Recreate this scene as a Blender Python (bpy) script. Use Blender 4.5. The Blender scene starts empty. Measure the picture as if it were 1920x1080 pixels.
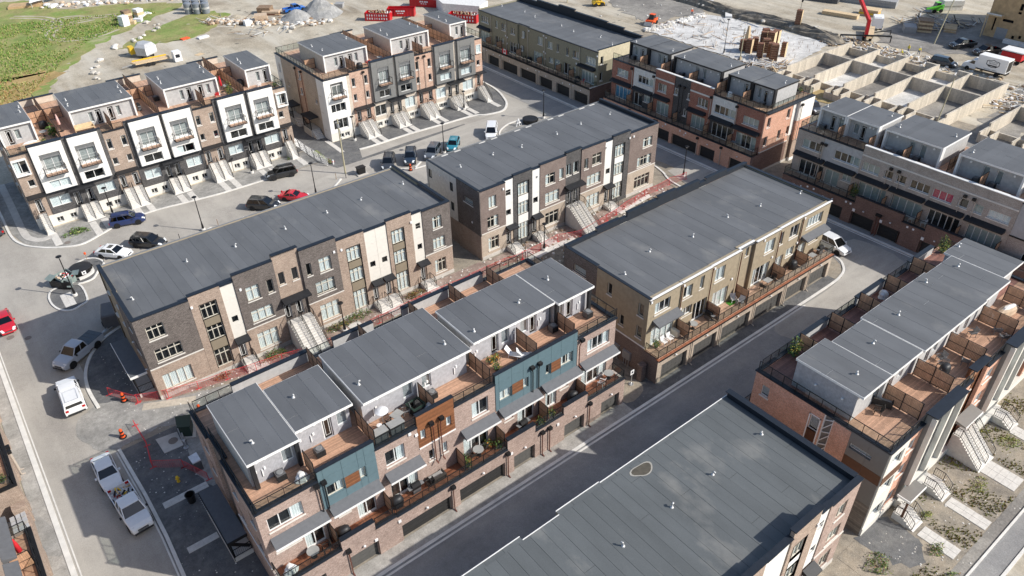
import bpy,bmesh,math,random
from mathutils import Vector,Matrix
random.seed(7)
S=bpy.context.scene
COL=S.collection
PI=math.pi
cd=bpy.data.cameras.new('camera');cam=bpy.data.objects.new('camera',cd);COL.objects.link(cam)
cr=Vector((0.78342282,-0.62131852,-0.01455948));cu=Vector((0.37103536,0.44878936,0.8129704));cf=Vector((0.49857943,0.64230164,-0.58212297))
cam.matrix_world=Matrix(((cr.x,cu.x,-cf.x,0),(cr.y,cu.y,-cf.y,0),(cr.z,cu.z,-cf.z,55),(0,0,0,1)))
cd.sensor_width=36;cd.lens=1414.1/1920*36;cd.clip_start=1;cd.clip_end=2500
S.camera=cam
W=bpy.data.worlds.new('World');S.world=W;W.use_nodes=True
wn=W.node_tree.nodes;wl=W.node_tree.links
sky=wn.new('ShaderNodeTexSky');sky.sky_type='NISHITA';sky.sun_disc=False
SUN_EL=math.radians(35.3);SUN_AZ=math.radians(-50)
sky.sun_elevation=SUN_EL;sky.sun_rotation=math.radians(90)-SUN_AZ
sky.air_density=1.0;sky.dust_density=1.4;sky.ozone_density=1.0
bg=wn['Background'];wl.new(sky.outputs['Color'],bg.inputs['Color']);bg.inputs['Strength'].default_value=0.13
sl=bpy.data.lights.new('sun','SUN');sun=bpy.data.objects.new('sun',sl);COL.objects.link(sun)
sl.energy=4.5;sl.angle=math.radians(0.5);sl.color=(1.0,0.955,0.88)
sd=Vector((math.cos(SUN_EL)*math.cos(SUN_AZ),math.cos(SUN_EL)*math.sin(SUN_AZ),math.sin(SUN_EL)))
sun.rotation_euler=sd.to_track_quat('Z','Y').to_euler();sun.location=(60,0,80)
S.view_settings.view_transform='Standard';S.view_settings.look='None'
S.view_settings.exposure=0.22;S.view_settings.gamma=1;S.view_settings.use_curve_mapping=False
try:
 S.cycles.max_bounces=6;S.cycles.transparent_max_bounces=12
except Exception:pass
M={}
def nodes(name):
 m=bpy.data.materials.new(name);m.use_nodes=True;M[name]=m
 nt=m.node_tree;return m,nt.nodes,nt.links,nt.nodes['Principled BSDF']
def posn(N,L,scale=(1,1,1)):
 g=N.new('ShaderNodeNewGeometry');mp=N.new('ShaderNodeMapping');mp.inputs['Scale'].default_value=scale
 L.new(g.outputs['Position'],mp.inputs['Vector']);return mp.outputs['Vector']
def noise(N,L,vec,sc,det=3,rough=.6):
 n=N.new('ShaderNodeTexNoise');n.inputs['Scale'].default_value=sc;n.inputs['Detail'].default_value=det;n.inputs['Roughness'].default_value=rough
 L.new(vec,n.inputs['Vector']);return n.outputs['Fac']
def ramp(N,L,fac,stops):
 r=N.new('ShaderNodeValToRGB');e=r.color_ramp.elements
 while len(e)<len(stops):e.new(.5)
 for i,(p,c)in enumerate(stops):e[i].position=p;e[i].color=(*c,1)if len(c)==3 else c
 L.new(fac,r.inputs['Fac']);return r.outputs['Color']
def mix(N,L,fac,a,b,mode='MIX'):
 n=N.new('ShaderNodeMix');n.data_type='RGBA';n.blend_type=mode;n.clamp_factor=True
 for s,v in((0,fac),(6,a),(7,b)):
  if isinstance(v,(int,float)):n.inputs[s].default_value=v
  elif isinstance(v,(tuple,list)):n.inputs[s].default_value=(*v[:3],1)
  else:L.new(v,n.inputs[s])
 return n.outputs[2]
def mth(N,L,op,a,b=0.):
 n=N.new('ShaderNodeMath');n.operation=op
 for i,v in((0,a),(1,b)):
  if isinstance(v,(int,float)):n.inputs[i].default_value=v
  else:L.new(v,n.inputs[i])
 return n.outputs[0]
def bump(N,L,P,h,st=.3,dist=.02):
 b=N.new('ShaderNodeBump');b.inputs['Strength'].default_value=st;b.inputs['Distance'].default_value=dist
 L.new(h,b.inputs['Height']);L.new(b.outputs['Normal'],P.inputs['Normal'])
def plain(name,c,rough=.6,metal=0.,var=.12,sc=2.5,spec=.4,fine=0.,coat=0.):
 m,N,L,P=nodes(name)
 v=posn(N,L);n1=noise(N,L,v,sc,4)
 k=1+var;d=1-var
 col=ramp(N,L,n1,[(.3,tuple(x*d for x in c)),(.7,tuple(min(1,x*k)for x in c))])
 if fine:
  n2=noise(N,L,v,30,2);col=mix(N,L,1.,col,ramp(N,L,n2,[(.3,(1-fine,)*3),(.7,(1+fine,)*3)]),'MULTIPLY')
  bump(N,L,P,n2,.25,.02)
 L.new(col,P.inputs['Base Color']);P.inputs['Roughness'].default_value=rough;P.inputs['Metallic'].default_value=metal
 P.inputs['Specular IOR Level'].default_value=spec;P.inputs['Coat Weight'].default_value=coat;P.inputs['Coat Roughness'].default_value=.05
 return m
def wallvec(N,L):
 g=N.new('ShaderNodeNewGeometry');s=N.new('ShaderNodeSeparateXYZ');L.new(g.outputs['Position'],s.inputs[0])
 a=mth(N,L,'ADD',s.outputs[0],s.outputs[1]);c=N.new('ShaderNodeCombineXYZ')
 L.new(a,c.inputs[0]);L.new(s.outputs[2],c.inputs[1]);return c.outputs[0],g,s
def brick(name,c1,c2,mortar,w=.26,h=.085,contrast=1.):
 m,N,L,P=nodes(name)
 v,g,s=wallvec(N,L)
 b=N.new('ShaderNodeTexBrick');L.new(v,b.inputs['Vector'])
 b.inputs['Color1'].default_value=(*c1,1);b.inputs['Color2'].default_value=(*c2,1);b.inputs['Mortar'].default_value=(*mortar,1)
 b.inputs['Scale'].default_value=1;b.inputs['Mortar Size'].default_value=.009;b.inputs['Brick Width'].default_value=w;b.inputs['Row Height'].default_value=h
 b.inputs['Bias'].default_value=-.1
 n1=noise(N,L,g.outputs['Position'],.6,4);n2=noise(N,L,g.outputs['Position'],9,3)
 col=mix(N,L,1.,b.outputs['Color'],ramp(N,L,n1,[(.3,(.86,)*3),(.7,(1.12,)*3)]),'MULTIPLY')
 col=mix(N,L,1.,col,ramp(N,L,n2,[(.35,(.8,)*3),(.7,(1.22,)*3)]),'MULTIPLY')
 L.new(col,P.inputs['Base Color']);P.inputs['Roughness'].default_value=.85;P.inputs['Specular IOR Level'].default_value=.25
 bump(N,L,P,b.outputs['Fac'],-.35,.012);return m
def boards(name,c,axis=0,w=.14,var=.25,rough=.6,gap=.55,streak=True):
 """wood boards: per-board tone along an axis (0 x, 1 y, 2 z, 3 x+y)"""
 m,N,L,P=nodes(name)
 g=N.new('ShaderNodeNewGeometry');s=N.new('ShaderNodeSeparateXYZ');L.new(g.outputs['Position'],s.inputs[0])
 a=s.outputs[axis]if axis<3 else mth(N,L,'ADD',s.outputs[0],s.outputs[1])
 q=mth(N,L,'DIVIDE',a,w);fl=mth(N,L,'FLOOR',q)
 wn_=N.new('ShaderNodeTexWhiteNoise');wn_.noise_dimensions='1D';L.new(fl,wn_.inputs['W'])
 fr=mth(N,L,'FRACT',q);edge=mth(N,L,'LESS_THAN',fr,.1)
 col=ramp(N,L,wn_.outputs['Value'],[(0.,tuple(x*(1-var)for x in c)),(1.,tuple(x*(1+var)for x in c))])
 col=mix(N,L,mth(N,L,'MULTIPLY',edge,gap),col,tuple(x*.25 for x in c))
 n1=noise(N,L,posn(N,L,(3,3,3)),1.2,4)
 col=mix(N,L,1.,col,ramp(N,L,n1,[(.3,(.82,)*3),(.7,(1.14,)*3)]),'MULTIPLY')
 L.new(col,P.inputs['Base Color']);P.inputs['Roughness'].default_value=rough
 return m
def roofmat(name,c,lightpatch=0.):
 m,N,L,P=nodes(name)
 oi=N.new('ShaderNodeObjectInfo');v=posn(N,L)
 col=ramp(N,L,oi.outputs['Random'],[(0.,tuple(x*.93 for x in c)),(1.,tuple(x*1.07 for x in c))])
 n1=noise(N,L,posn(N,L,(1,.35,1)),.5,5);col=mix(N,L,1.,col,ramp(N,L,n1,[(.3,(.88,)*3),(.72,(1.13,)*3)]),'MULTIPLY')
 n2=noise(N,L,v,22,2);col=mix(N,L,1.,col,ramp(N,L,n2,[(.3,(.9,)*3),(.7,(1.1,)*3)]),'MULTIPLY')
 if lightpatch:
  n3=noise(N,L,posn(N,L,(.3,.16,1)),1.0,6,.62);f=ramp(N,L,n3,[(.56,(0,0,0)),(.72,(lightpatch,)*3)])
  col=mix(N,L,f,col,(.42,.40,.36))  # pale streaky patches painted in for light reflected off windows onto the roof
 L.new(col,P.inputs['Base Color']);P.inputs['Roughness'].default_value=.62;P.inputs['Specular IOR Level'].default_value=.35
 bump(N,L,P,n2,.15,.01);return m
def ground(name,cols,sc=.25,fine=8.,rough=.95,spots=None,tracks=None,bumpst=.4,mid=.2):
 m,N,L,P=nodes(name);v=posn(N,L)
 n1=noise(N,L,v,sc,7,.62);k=len(cols)
 col=ramp(N,L,n1,[(.28+.44*i/(k-1),c)for i,c in enumerate(cols)])
 nm=noise(N,L,v,fine/9,5,.7);col=mix(N,L,1.,col,ramp(N,L,nm,[(.3,(1-mid*1.2,)*3),(.7,(1+mid,)*3)]),'MULTIPLY')
 n2=noise(N,L,v,fine,5,.75);col=mix(N,L,1.,col,ramp(N,L,n2,[(.25,(.68,)*3),(.5,(1.,)*3),(.78,(1.35,)*3)]),'MULTIPLY')
 if spots:
  c,th,s2=spots;n3=noise(N,L,v,s2,3,.5);col=mix(N,L,ramp(N,L,n3,[(th,(0,0,0)),(th+.05,(1,1,1))]),col,c)
 if tracks:
  c,vs,amt=tracks;n4=noise(N,L,posn(N,L,vs),1.,5,.6);col=mix(N,L,ramp(N,L,n4,[(.45,(0,0,0)),(.66,(amt,)*3)]),col,c)
 L.new(col,P.inputs['Base Color']);P.inputs['Roughness'].default_value=rough;P.inputs['Specular IOR Level'].default_value=.2
 bump(N,L,P,n2,bumpst,.04);return m
def glassmat(name,tint=(.75,.8,.8),refl=.08,rough=.02):
 m,N,L,P=nodes(name);N.remove(P);out=N['Material Output']
 t=N.new('ShaderNodeBsdfTransparent');t.inputs[0].default_value=(*tint,1);gl=N.new('ShaderNodeBsdfGlossy');gl.inputs['Roughness'].default_value=rough
 lw=N.new('ShaderNodeLayerWeight');lw.inputs[0].default_value=.5;f=mth(N,L,'ADD',mth(N,L,'MULTIPLY',mth(N,L,'POWER',lw.outputs['Facing'],3.),.6),refl)
 mx=N.new('ShaderNodeMixShader');L.new(f,mx.inputs[0]);L.new(t.outputs[0],mx.inputs[1]);L.new(gl.outputs[0],mx.inputs[2]);L.new(mx.outputs[0],out.inputs[0]);return m
brick('brick_dark',(.085,.068,.062),(.15,.125,.115),(.27,.25,.23))
brick('brick_tan',(.30,.215,.165),(.40,.30,.235),(.44,.39,.34))
brick('brick_brown',(.16,.115,.10),(.215,.165,.145),(.27,.24,.22))
brick('brick_beige',(.40,.32,.25),(.47,.39,.31),(.5,.45,.39))
brick('brick_rose',(.30,.205,.17),(.42,.305,.26),(.46,.40,.36))
brick('brick_red',(.27,.095,.06),(.36,.15,.095),(.38,.26,.22))
brick('brick_orange',(.58,.28,.185),(.66,.36,.25),(.6,.48,.4))
brick('brick_peach',(.47,.28,.20),(.56,.37,.28),(.5,.42,.36))
brick('brick_maroon',(.15,.085,.068),(.21,.125,.10),(.24,.19,.17))
brick('brick_grey',(.35,.295,.255),(.44,.385,.34),(.46,.43,.39))
brick('brick_charcoal',(.05,.048,.05),(.10,.095,.095),(.16,.155,.15))
plain('stucco_tan',(.33,.275,.195),.85,fine=.08)
plain('stucco_olive',(.255,.235,.17),.85,fine=.06)
plain('stucco_white',(.66,.645,.61),.8,fine=.05)
plain('stucco_grey',(.42,.42,.42),.8,fine=.06)
plain('stucco_beige',(.56,.49,.41),.85,fine=.06)
plain('pale_siding',(.56,.50,.36),.7)
plain('white_panel',(.80,.785,.75),.5,var=.04)
plain('cream_panel',(.72,.69,.63),.55,var=.05)
plain('taupe_panel',(.25,.21,.155),.55,var=.05)
plain('charcoal_panel',(.19,.19,.185),.5,var=.06)
plain('blue_panel',(.115,.175,.20),.38,var=.06)
plain('grey_panel',(.20,.19,.175),.6,var=.05)
plain('brown_panel',(.12,.055,.03),.5,var=.12)
plain('white_trim',(.80,.79,.77),.5,var=.04)
plain('stone_sill',(.66,.63,.58),.8,var=.06)
plain('concrete',(.50,.475,.44),.85,fine=.1,sc=1.2)
plain('concrete_step',(.60,.575,.535),.85,fine=.08,sc=3)
plain('kerb_concrete',(.68,.66,.62),.85,fine=.1,sc=1.)
plain('frame_white',(.74,.74,.73),.4,var=.03)
plain('frame_cream',(.60,.56,.48),.45,var=.03)
plain('frame_taupe',(.36,.32,.26),.45,var=.05)
plain('black_metal',(.012,.012,.013),.45,var=.2)
plain('navy_cap',(.014,.019,.028),.45,var=.2,spec=.45)
plain('grey_cap',(.20,.205,.21),.4,var=.1)
plain('dark_inside',(.018,.018,.02),.9)
plain('awning_black',(.02,.021,.024),.5,var=.2)
plain('awning_grey',(.12,.125,.135),.6,var=.1,fine=.1)
plain('curtain_white',(.82,.83,.84),.8,var=.06)
plain('curtain_grey',(.42,.47,.46),.8,var=.1)
plain('curtain_blue',(.08,.30,.50),.8,var=.15)
plain('curtain_pink',(.60,.03,.13),.8,var=.1)
plain('copper_pipe',(.13,.045,.03),.4,var=.15)
plain('beige_pipe',(.46,.40,.34),.45,var=.08)
plain('white_plastic',(.82,.82,.82),.4,var=.03)
plain('vent_grey',(.55,.55,.55),.45,.3)
plain('galvanised',(.55,.56,.57),.3,.6,var=.1)
plain('rubber',(.015,.015,.016),.8)
plain('rim_alloy',(.55,.56,.58),.3,.8)
plain('rim_dark',(.10,.10,.11),.35,.6)
plain('lamp_glass',(.85,.86,.85),.15)
plain('head_glass',(.75,.78,.8),.1,spec=.8)
plain('tail_red',(.45,.01,.01),.2)
plain('car_interior',(.03,.03,.032),.7)
plain('garage_grey',(.10,.098,.094),.45,var=.08)
plain('garage_dark',(.03,.03,.031),.45,var=.1)
plain('plant_pot',(.12,.11,.10),.7)
plain('soil',(.08,.055,.04),.95)
plain('plywood',(.50,.345,.19),.75,var=.22,sc=.9)
plain('lumber',(.62,.47,.29),.75,var=.18,sc=3)
plain('old_wood',(.25,.17,.11),.8,var=.35,sc=3)
plain('rust_form',(.20,.095,.06),.75,var=.45,sc=4)
plain('grey_board',(.32,.32,.32),.8,var=.1)
plain('red_paint',(.48,.012,.02),.4,var=.08)
plain('red_mesh',(.62,.05,.06),.5,var=.1)
plain('orange_plastic',(.85,.12,.03),.5)
plain('yellow_paint',(.75,.48,.03),.45)
plain('green_paint',(.13,.55,.05),.4)
plain('dark_green_box',(.02,.04,.03),.5)
plain('blue_sheet',(.10,.38,.70),.5)
plain('tarp_white',(.72,.71,.69),.6,var=.12,sc=2)
plain('tarp_tan',(.55,.42,.30),.7,var=.15,sc=2)
plain('rock',(.50,.47,.42),.9,var=.2,sc=2,fine=.2)
plain('white_rock',(.70,.68,.64),.9,var=.15,sc=2,fine=.15)
plain('cloth_white',(.72,.73,.76),.8,var=.1)
plain('cloth_red',(.55,.02,.03),.7)
plain('cloth_pink',(.70,.45,.42),.8)
plain('cloth_yellow',(.72,.62,.30),.8)
plain('skin',(.50,.30,.20),.6)
plain('jeans',(.04,.08,.16),.85)
plain('shirt_pink',(.62,.45,.44),.85)
plain('hi_vis',(.70,.62,.05),.7)
plain('hair',(.03,.018,.012),.7)
plain('ac_metal',(.11,.11,.115),.5)
plain('wicker',(.045,.04,.036),.8,var=.3,sc=9)
plain('table_grey',(.32,.32,.31),.5)
plain('leaf_green',(.09,.16,.035),.7,var=.4,sc=5)
plain('leaf_dark',(.045,.09,.03),.7,var=.4,sc=5)
plain('leaf_yellow',(.30,.26,.05),.7,var=.4,sc=5)
plain('leaf_brown',(.24,.13,.05),.8,var=.4,sc=5)
plain('flower',(.60,.22,.05),.7)
plain('weed_pale',(.30,.33,.10),.8,var=.35,sc=2)
plain('tank_grey',(.20,.22,.25),.35,var=.12)
plain('turf_green',(.06,.22,.02),.9)
plain('manhole',(.20,.17,.15),.8)
plain('puddle_rim',(.36,.34,.30),.8,var=.15)
plain('puddle',(.10,.085,.06),.08,var=.2,spec=.8)
roofmat('roof_membrane',(.12,.125,.133))
roofmat('roof_patchy',(.112,.121,.124),.3)  # membrane colour with window-reflected light painted in as pale patches
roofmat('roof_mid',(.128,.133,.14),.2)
boards('deck_wood',(.53,.34,.235),0,.14,.18)
boards('deck_wood_y',(.50,.30,.20),1,.14,.18)
boards('deck_dark',(.30,.115,.06),0,.14,.22)
boards('deck_red',(.27,.13,.10),1,.14,.25)
boards('screen_wood',(.50,.30,.19),3,.12,.1,gap=.5)
boards('wood_cladding',(.22,.09,.04),2,.13,.25)
boards('corrugated',(.40,.40,.425),3,.12,.03,gap=.45)
boards('weathered_siding',(.19,.165,.14),2,.22,.3)
boards('formwork_concrete',(.56,.50,.41),3,.6,.14,gap=.2)
glassmat('window_glass',(.93,.96,.96),.06);glassmat('rail_glass',(.88,.91,.9),.04);glassmat('car_glass',(.16,.18,.19),.10)
ground('dusty_asphalt',[(.30,.28,.255),(.36,.335,.30),(.43,.40,.36)],.12,12,tracks=((.48,.45,.40),(.25,.05,1),.6),mid=.05)
ground('street_dusty',[(.31,.29,.265),(.37,.345,.31),(.44,.415,.37)],.12,12,tracks=((.50,.47,.42),(.05,.3,1),.6),mid=.05)
ground('fresh_asphalt',[(.21,.208,.205),(.27,.265,.26),(.35,.34,.325)],.16,14,.85,tracks=((.36,.34,.31),(.05,.3,1),.5),mid=.08)
ground('dark_gravel',[(.105,.106,.112),(.15,.15,.15),(.21,.205,.195)],.4,16,bumpst=.8,spots=((.45,.43,.40),.70,7))
ground('pale_gravel',[(.22,.215,.205),(.31,.30,.28),(.40,.385,.36)],.35,14,bumpst=.8)
ground('site_dirt',[(.24,.20,.15),(.38,.33,.255),(.46,.41,.325),(.52,.47,.385)],.045,2.5,tracks=((.56,.525,.45),(.25,.035,1),.7),spots=((.16,.145,.12),.66,.35),bumpst=.9)
ground('grey_dirt',[(.16,.15,.14),(.25,.235,.215),(.34,.32,.285)],.1,5,spots=((.5,.48,.44),.72,3),bumpst=.8)
ground('yard_dirt',[(.20,.18,.155),(.30,.265,.215),(.40,.335,.255)],.35,9,spots=((.55,.52,.47),.72,5),bumpst=.8)
ground('red_dirt',[(.23,.17,.145),(.31,.235,.20),(.38,.31,.27)],.5,9,bumpst=.8,spots=((.5,.46,.42),.7,6))
ground('rough_soil',[(.10,.09,.075),(.21,.185,.15),(.34,.30,.24)],.8,6,bumpst=1.,spots=((.5,.46,.40),.68,5))
ground('slab_pale',[(.46,.455,.44),(.58,.57,.55),(.68,.67,.65)],.12,5,spots=((.78,.77,.74),.66,1.2))
ground('field_rust',[(.24,.23,.08),(.36,.26,.11),(.42,.30,.14),(.30,.27,.10),(.45,.40,.26)],.07,2)
ground('field',[(.15,.25,.06),(.21,.27,.08),(.30,.28,.12),(.20,.28,.07),(.43,.39,.25)],.07,2,bumpst=.8,spots=((.44,.40,.30),.68,.5))
ground('apron',[(.30,.285,.26),(.38,.36,.33),(.46,.44,.41)],.3,10)
ground('rocky_pile',[(.22,.22,.22),(.30,.30,.295),(.40,.395,.385)],.5,8,bumpst=1.)
ground('dry_grass',[(.30,.24,.12),(.36,.27,.13),(.40,.34,.2)],.3,5)
plain('grass_bright',(.17,.30,.06),.8,var=.3)
plain('grass_straw',(.42,.38,.17),.8,var=.3)
plain('grass_rust',(.38,.22,.09),.8,var=.3)
BASE={}
CACHE={}
class MB:
 def __init__(s):s.v=[];s.f=[];s.m=[]
 def poly(s,pts,mi=0):
  n=len(s.v);s.v+=[tuple(p)for p in pts];s.f.append(tuple(range(n,n+len(pts))));s.m.append(mi);return s
 def box(s,x0,x1,y0,y1,z0,z1,mi=0):
  n=len(s.v);s.v+=[(x,y,z)for z in(z0,z1)for y in(y0,y1)for x in(x0,x1)]
  for q in((0,2,3,1),(4,5,7,6),(0,1,5,4),(2,6,7,3),(0,4,6,2),(1,3,7,5)):s.f.append(tuple(n+i for i in q));s.m.append(mi)
  return s
 def bar(s,p,q,w,h=None,mi=0):
  h=h or w;p=Vector(p);q=Vector(q);d=q-p
  if d.length<1e-5:return s
  a=d.normalized();u=a.cross(Vector((0,0,1)))
  u=Vector((1,0,0))if u.length<1e-3 else u.normalized()
  t=u.cross(a).normalized();n=len(s.v)
  for c in(p,q):
   for(i,j)in((-1,-1),(1,-1),(1,1),(-1,1)):s.v.append(tuple(c+u*(i*w/2)+t*(j*h/2)))
  for f in((3,2,1,0),(4,5,6,7),(0,1,5,4),(1,2,6,5),(2,3,7,6),(3,0,4,7)):s.f.append(tuple(n+i for i in f));s.m.append(mi)
  return s
 def tube(s,p,q,r0,r1=None,n=8,mi=0,caps=True):
  r1=r0 if r1 is None else r1;p=Vector(p);q=Vector(q);a=(q-p).normalized()
  u=a.cross(Vector((0,0,1)));u=Vector((1,0,0))if u.length<1e-3 else u.normalized();t=a.cross(u);k=len(s.v)
  for c,r in((p,r0),(q,r1)):
   for i in range(n):an=2*PI*i/n;s.v.append(tuple(c+u*(r*math.cos(an))+t*(r*math.sin(an))))
  for i in range(n):j=(i+1)%n;s.f.append((k+i,k+j,k+n+j,k+n+i));s.m.append(mi)
  if caps:s.f.append(tuple(k+i for i in range(n))[::-1]);s.m.append(mi);s.f.append(tuple(k+n+i for i in range(n)));s.m.append(mi)
  return s
 def path(s,pts,r,n=6,mi=0):
  for a,b in zip(pts,pts[1:]):s.tube(a,b,r,r,n,mi)
  return s
 def lathe(s,prof,n=12,c=(0,0,0),mi=0):
  k=len(s.v)
  for(r,z)in prof:
   for i in range(n):a=2*PI*i/n;s.v.append((c[0]+r*math.cos(a),c[1]+r*math.sin(a),c[2]+z))
  for j in range(len(prof)-1):
   for i in range(n):b=(i+1)%n;s.f.append((k+j*n+i,k+j*n+b,k+(j+1)*n+b,k+(j+1)*n+i));s.m.append(mi)
  return s
 def prism(s,pts,z0,z1,mi=0):
  k=len(s.v);n=len(pts);s.v+=[(x,y,z0)for x,y in pts]+[(x,y,z1)for x,y in pts]
  s.f.append(tuple(range(k+n,k+2*n)));s.m.append(mi);s.f.append(tuple(range(k+n-1,k-1,-1)));s.m.append(mi)
  for i in range(n):j=(i+1)%n;s.f.append((k+i,k+j,k+n+j,k+n+i));s.m.append(mi)
  return s
 def loft(s,rings,mi=0,close=True,caps=True):
  k=len(s.v);n=len(rings[0])
  for r in rings:s.v+=[tuple(p)for p in r]
  for j in range(len(rings)-1):
   for i in range(n if close else n-1):b=(i+1)%n;s.f.append((k+j*n+i,k+j*n+b,k+(j+1)*n+b,k+(j+1)*n+i));s.m.append(mi)
  if caps:s.f.append(tuple(k+i for i in range(n))[::-1]);s.m.append(mi);s.f.append(tuple(k+(len(rings)-1)*n+i for i in range(n)));s.m.append(mi)
  return s
 def mesh(s,name,mats,org=(0,0,0),smooth=False):
  me=bpy.data.meshes.new(name)
  me.from_pydata([(x-org[0],y-org[1],z-org[2])for x,y,z in s.v],[],s.f)
  if isinstance(mats,str):mats=[mats]
  for m in mats:me.materials.append(M[m])
  if len(mats)>1:me.polygons.foreach_set('material_index',s.m)
  if smooth:me.polygons.foreach_set('use_smooth',[True]*len(me.polygons))
  me.update();return me
 def obj(s,name,mats,parent=None,smooth=False,loc=None):
  """vertices in world coordinates; origin follows the thing's base"""
  b=BASE.get(parent.name,(0,0,0))if parent else(loc or(0,0,0))
  o=bpy.data.objects.new(name,s.mesh(name,mats,b,smooth));COL.objects.link(o)
  if parent:o.parent=parent
  else:o.location=b
  BASE[o.name]=b;return o
def tag(o,label,cat,group=None,kind=None):
 if label:o['label']=label
 if cat:o['category']=cat
 if group:o['group']=group
 if kind:o['kind']=kind
 return o
def thing(name,label,cat,loc=(0,0,0),group=None,rz=0):
 o=bpy.data.objects.new(name,None);COL.objects.link(o);o.location=loc;o.empty_display_size=.5
 BASE[o.name]=tuple(loc);o.rotation_euler=(0,0,rz);return tag(o,label,cat,group)
def struct(name,mb,mats,label=None):
 o=mb.obj(name,mats);o['kind']='structure'
 if label:o['label']=label
 return o
def place(name,me,loc,parent=None,rz=0,child=False):
 """shared mesh at a world place (child=True: same origin as its parent piece)"""
 o=bpy.data.objects.new(name,me);COL.objects.link(o)
 if parent:
  o.parent=parent
  if not child:b=BASE.get(parent.name,(0,0,0));o.location=(loc[0]-b[0],loc[1]-b[1],loc[2]-b[2])
 else:o.location=loc
 BASE[o.name]=tuple(loc);o.rotation_euler=(0,0,rz if not child else 0);return o
def boxmesh(name,dx,dy,dz,mat):
 k=('box',round(dx,2),round(dy,2),round(dz,2),mat)
 if k not in CACHE:CACHE[k]=MB().box(-dx/2,dx/2,-dy/2,dy/2,0,dz).mesh(name,mat)
 return CACHE[k]
def piece(name,x0,x1,y0,y1,z0,z1,mat,parent):
 return place(name,boxmesh(name,x1-x0,y1-y0,z1-z0,mat),((x0+x1)/2,(y0+y1)/2,z0),parent)
def dup(root,loc,label,rz=None,group=None):
 r=root.copy();COL.objects.link(r);r.location=loc
 if rz is not None:r.rotation_euler=(0,0,rz)
 r['label']=label
 if group:r['group']=group
 for ch in list(root.children):
  c=ch.copy();COL.objects.link(c);c.parent=r
  for g in ch.children:d=g.copy();COL.objects.link(d);d.parent=c
 return r
class F:
 """facade plane. n = outward direction; u runs to the right when seen from outside"""
 def __init__(s,n,c):
  s.n=n;s.c=c;s.rot={'-y':0,'-x':-PI/2,'+x':PI/2,'+y':PI}[n]
 def w(s,u,d,z):
  return{'-y':(u,s.c-d,z),'-x':(s.c-d,-u,z),'+x':(s.c+d,u,z),'+y':(-u,s.c+d,z)}[s.n]
 def U(s,a):
  return a if s.n in('-y','+x')else-a
 def bx(s,mb,u0,u1,d0,d1,z0,z1,mi=0):
  a=s.w(u0,d0,z0);b=s.w(u1,d1,z1)
  return mb.box(min(a[0],b[0]),max(a[0],b[0]),min(a[1],b[1]),max(a[1],b[1]),min(z0,z1),max(z0,z1),mi)
def rng(f,a,b):
 a,b=f.U(a),f.U(b);return min(a,b),max(a,b)
def wall(f,name,a,b,z0,z1,mat,ops=(),pr=0.,th=.3,parent=None,rev=.16):
 u0,u1=rng(f,a,b);cl=[];pr+=.005 if f.n[1]=='x' else 0.;u0+=.003;u1-=.003
 for(p,q,r,t)in ops:
  p,q,r,t=max(p,u0),min(q,u1),max(r,z0),min(t,z1)
  if q-p>.02 and t-r>.02:cl.append((p,q,r,t))
 us=sorted({u0,u1}|{x for o in cl for x in o[:2]});zs=sorted({z0,z1}|{x for o in cl for x in o[2:]})
 mb=MB()
 for i in range(len(us)-1):
  for j in range(len(zs)-1):
   cu,cz=(us[i]+us[i+1])/2,(zs[j]+zs[j+1])/2
   if any(o[0]<cu<o[1]and o[2]<cz<o[3]for o in cl):continue
   mb.poly([f.w(us[i],pr,zs[j]),f.w(us[i+1],pr,zs[j]),f.w(us[i+1],pr,zs[j+1]),f.w(us[i],pr,zs[j+1])])
 for(p,q,r,t)in cl:
  e=pr-rev
  if p>u0+.01:mb.poly([f.w(p,pr,r),f.w(p,pr,t),f.w(p,e,t),f.w(p,e,r)])
  if q<u1-.01:mb.poly([f.w(q,pr,r),f.w(q,pr,t),f.w(q,e,t),f.w(q,e,r)])
  if r>z0+.01:mb.poly([f.w(p,pr,r),f.w(q,pr,r),f.w(q,e,r),f.w(p,e,r)])
  if t<z1-.01:mb.poly([f.w(p,pr,t),f.w(q,pr,t),f.w(q,e,t),f.w(p,e,t)])
 e=pr-th
 for u in(u0,u1):mb.poly([f.w(u,pr,z0),f.w(u,pr,z1),f.w(u,e,z1),f.w(u,e,z0)])
 for z in((z0,z1)if z0>.1 else(z1,)):mb.poly([f.w(u0,pr,z),f.w(u1,pr,z),f.w(u1,e,z),f.w(u0,e,z)])
 zb=max(z0,9.8 if z1>9.2 else 3.3)
 if z1>zb and(z1>9.2 or z1<5.2):mb.poly([f.w(u0,e,zb),f.w(u1,e,zb),f.w(u1,e,z1),f.w(u0,e,z1)])
 return mb.obj(name,mat,parent)
CUR=random.Random(3)
def winmesh(w,h,n,tr,fm,door=False):
 k=('win',round(w,1),round(h,1),n,tr,fm,door)
 if k in CACHE:return CACHE[k]
 mb=MB();t=.07;d0,d1=0,.09
 mb.box(-w/2,w/2,d0,d1,0,t);mb.box(-w/2,w/2,d0,d1,h-t,h)
 mb.box(-w/2,-w/2+t,d0+.002,d1-.002,t,h-t);mb.box(w/2-t,w/2,d0+.002,d1-.002,t,h-t)
 for i in range(1,n):
  x=-w/2+w*i/n;mb.box(x-t*.55,x+t*.55,d0+.004,d1-.004,t,h-t)
 if tr:mb.box(-w/2+t,w/2-t,d0+.012,d1-.012,h*.68,h*.68+t*1.1)
 if door:
  for i in range(n):
   x=-w/2+w*i/n;mb.box(x+.06,x+w/n-.06,d0+.012,d1-.012,t,.18)
 CACHE[k]=mb.mesh('window',fm);return CACHE[k]
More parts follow.
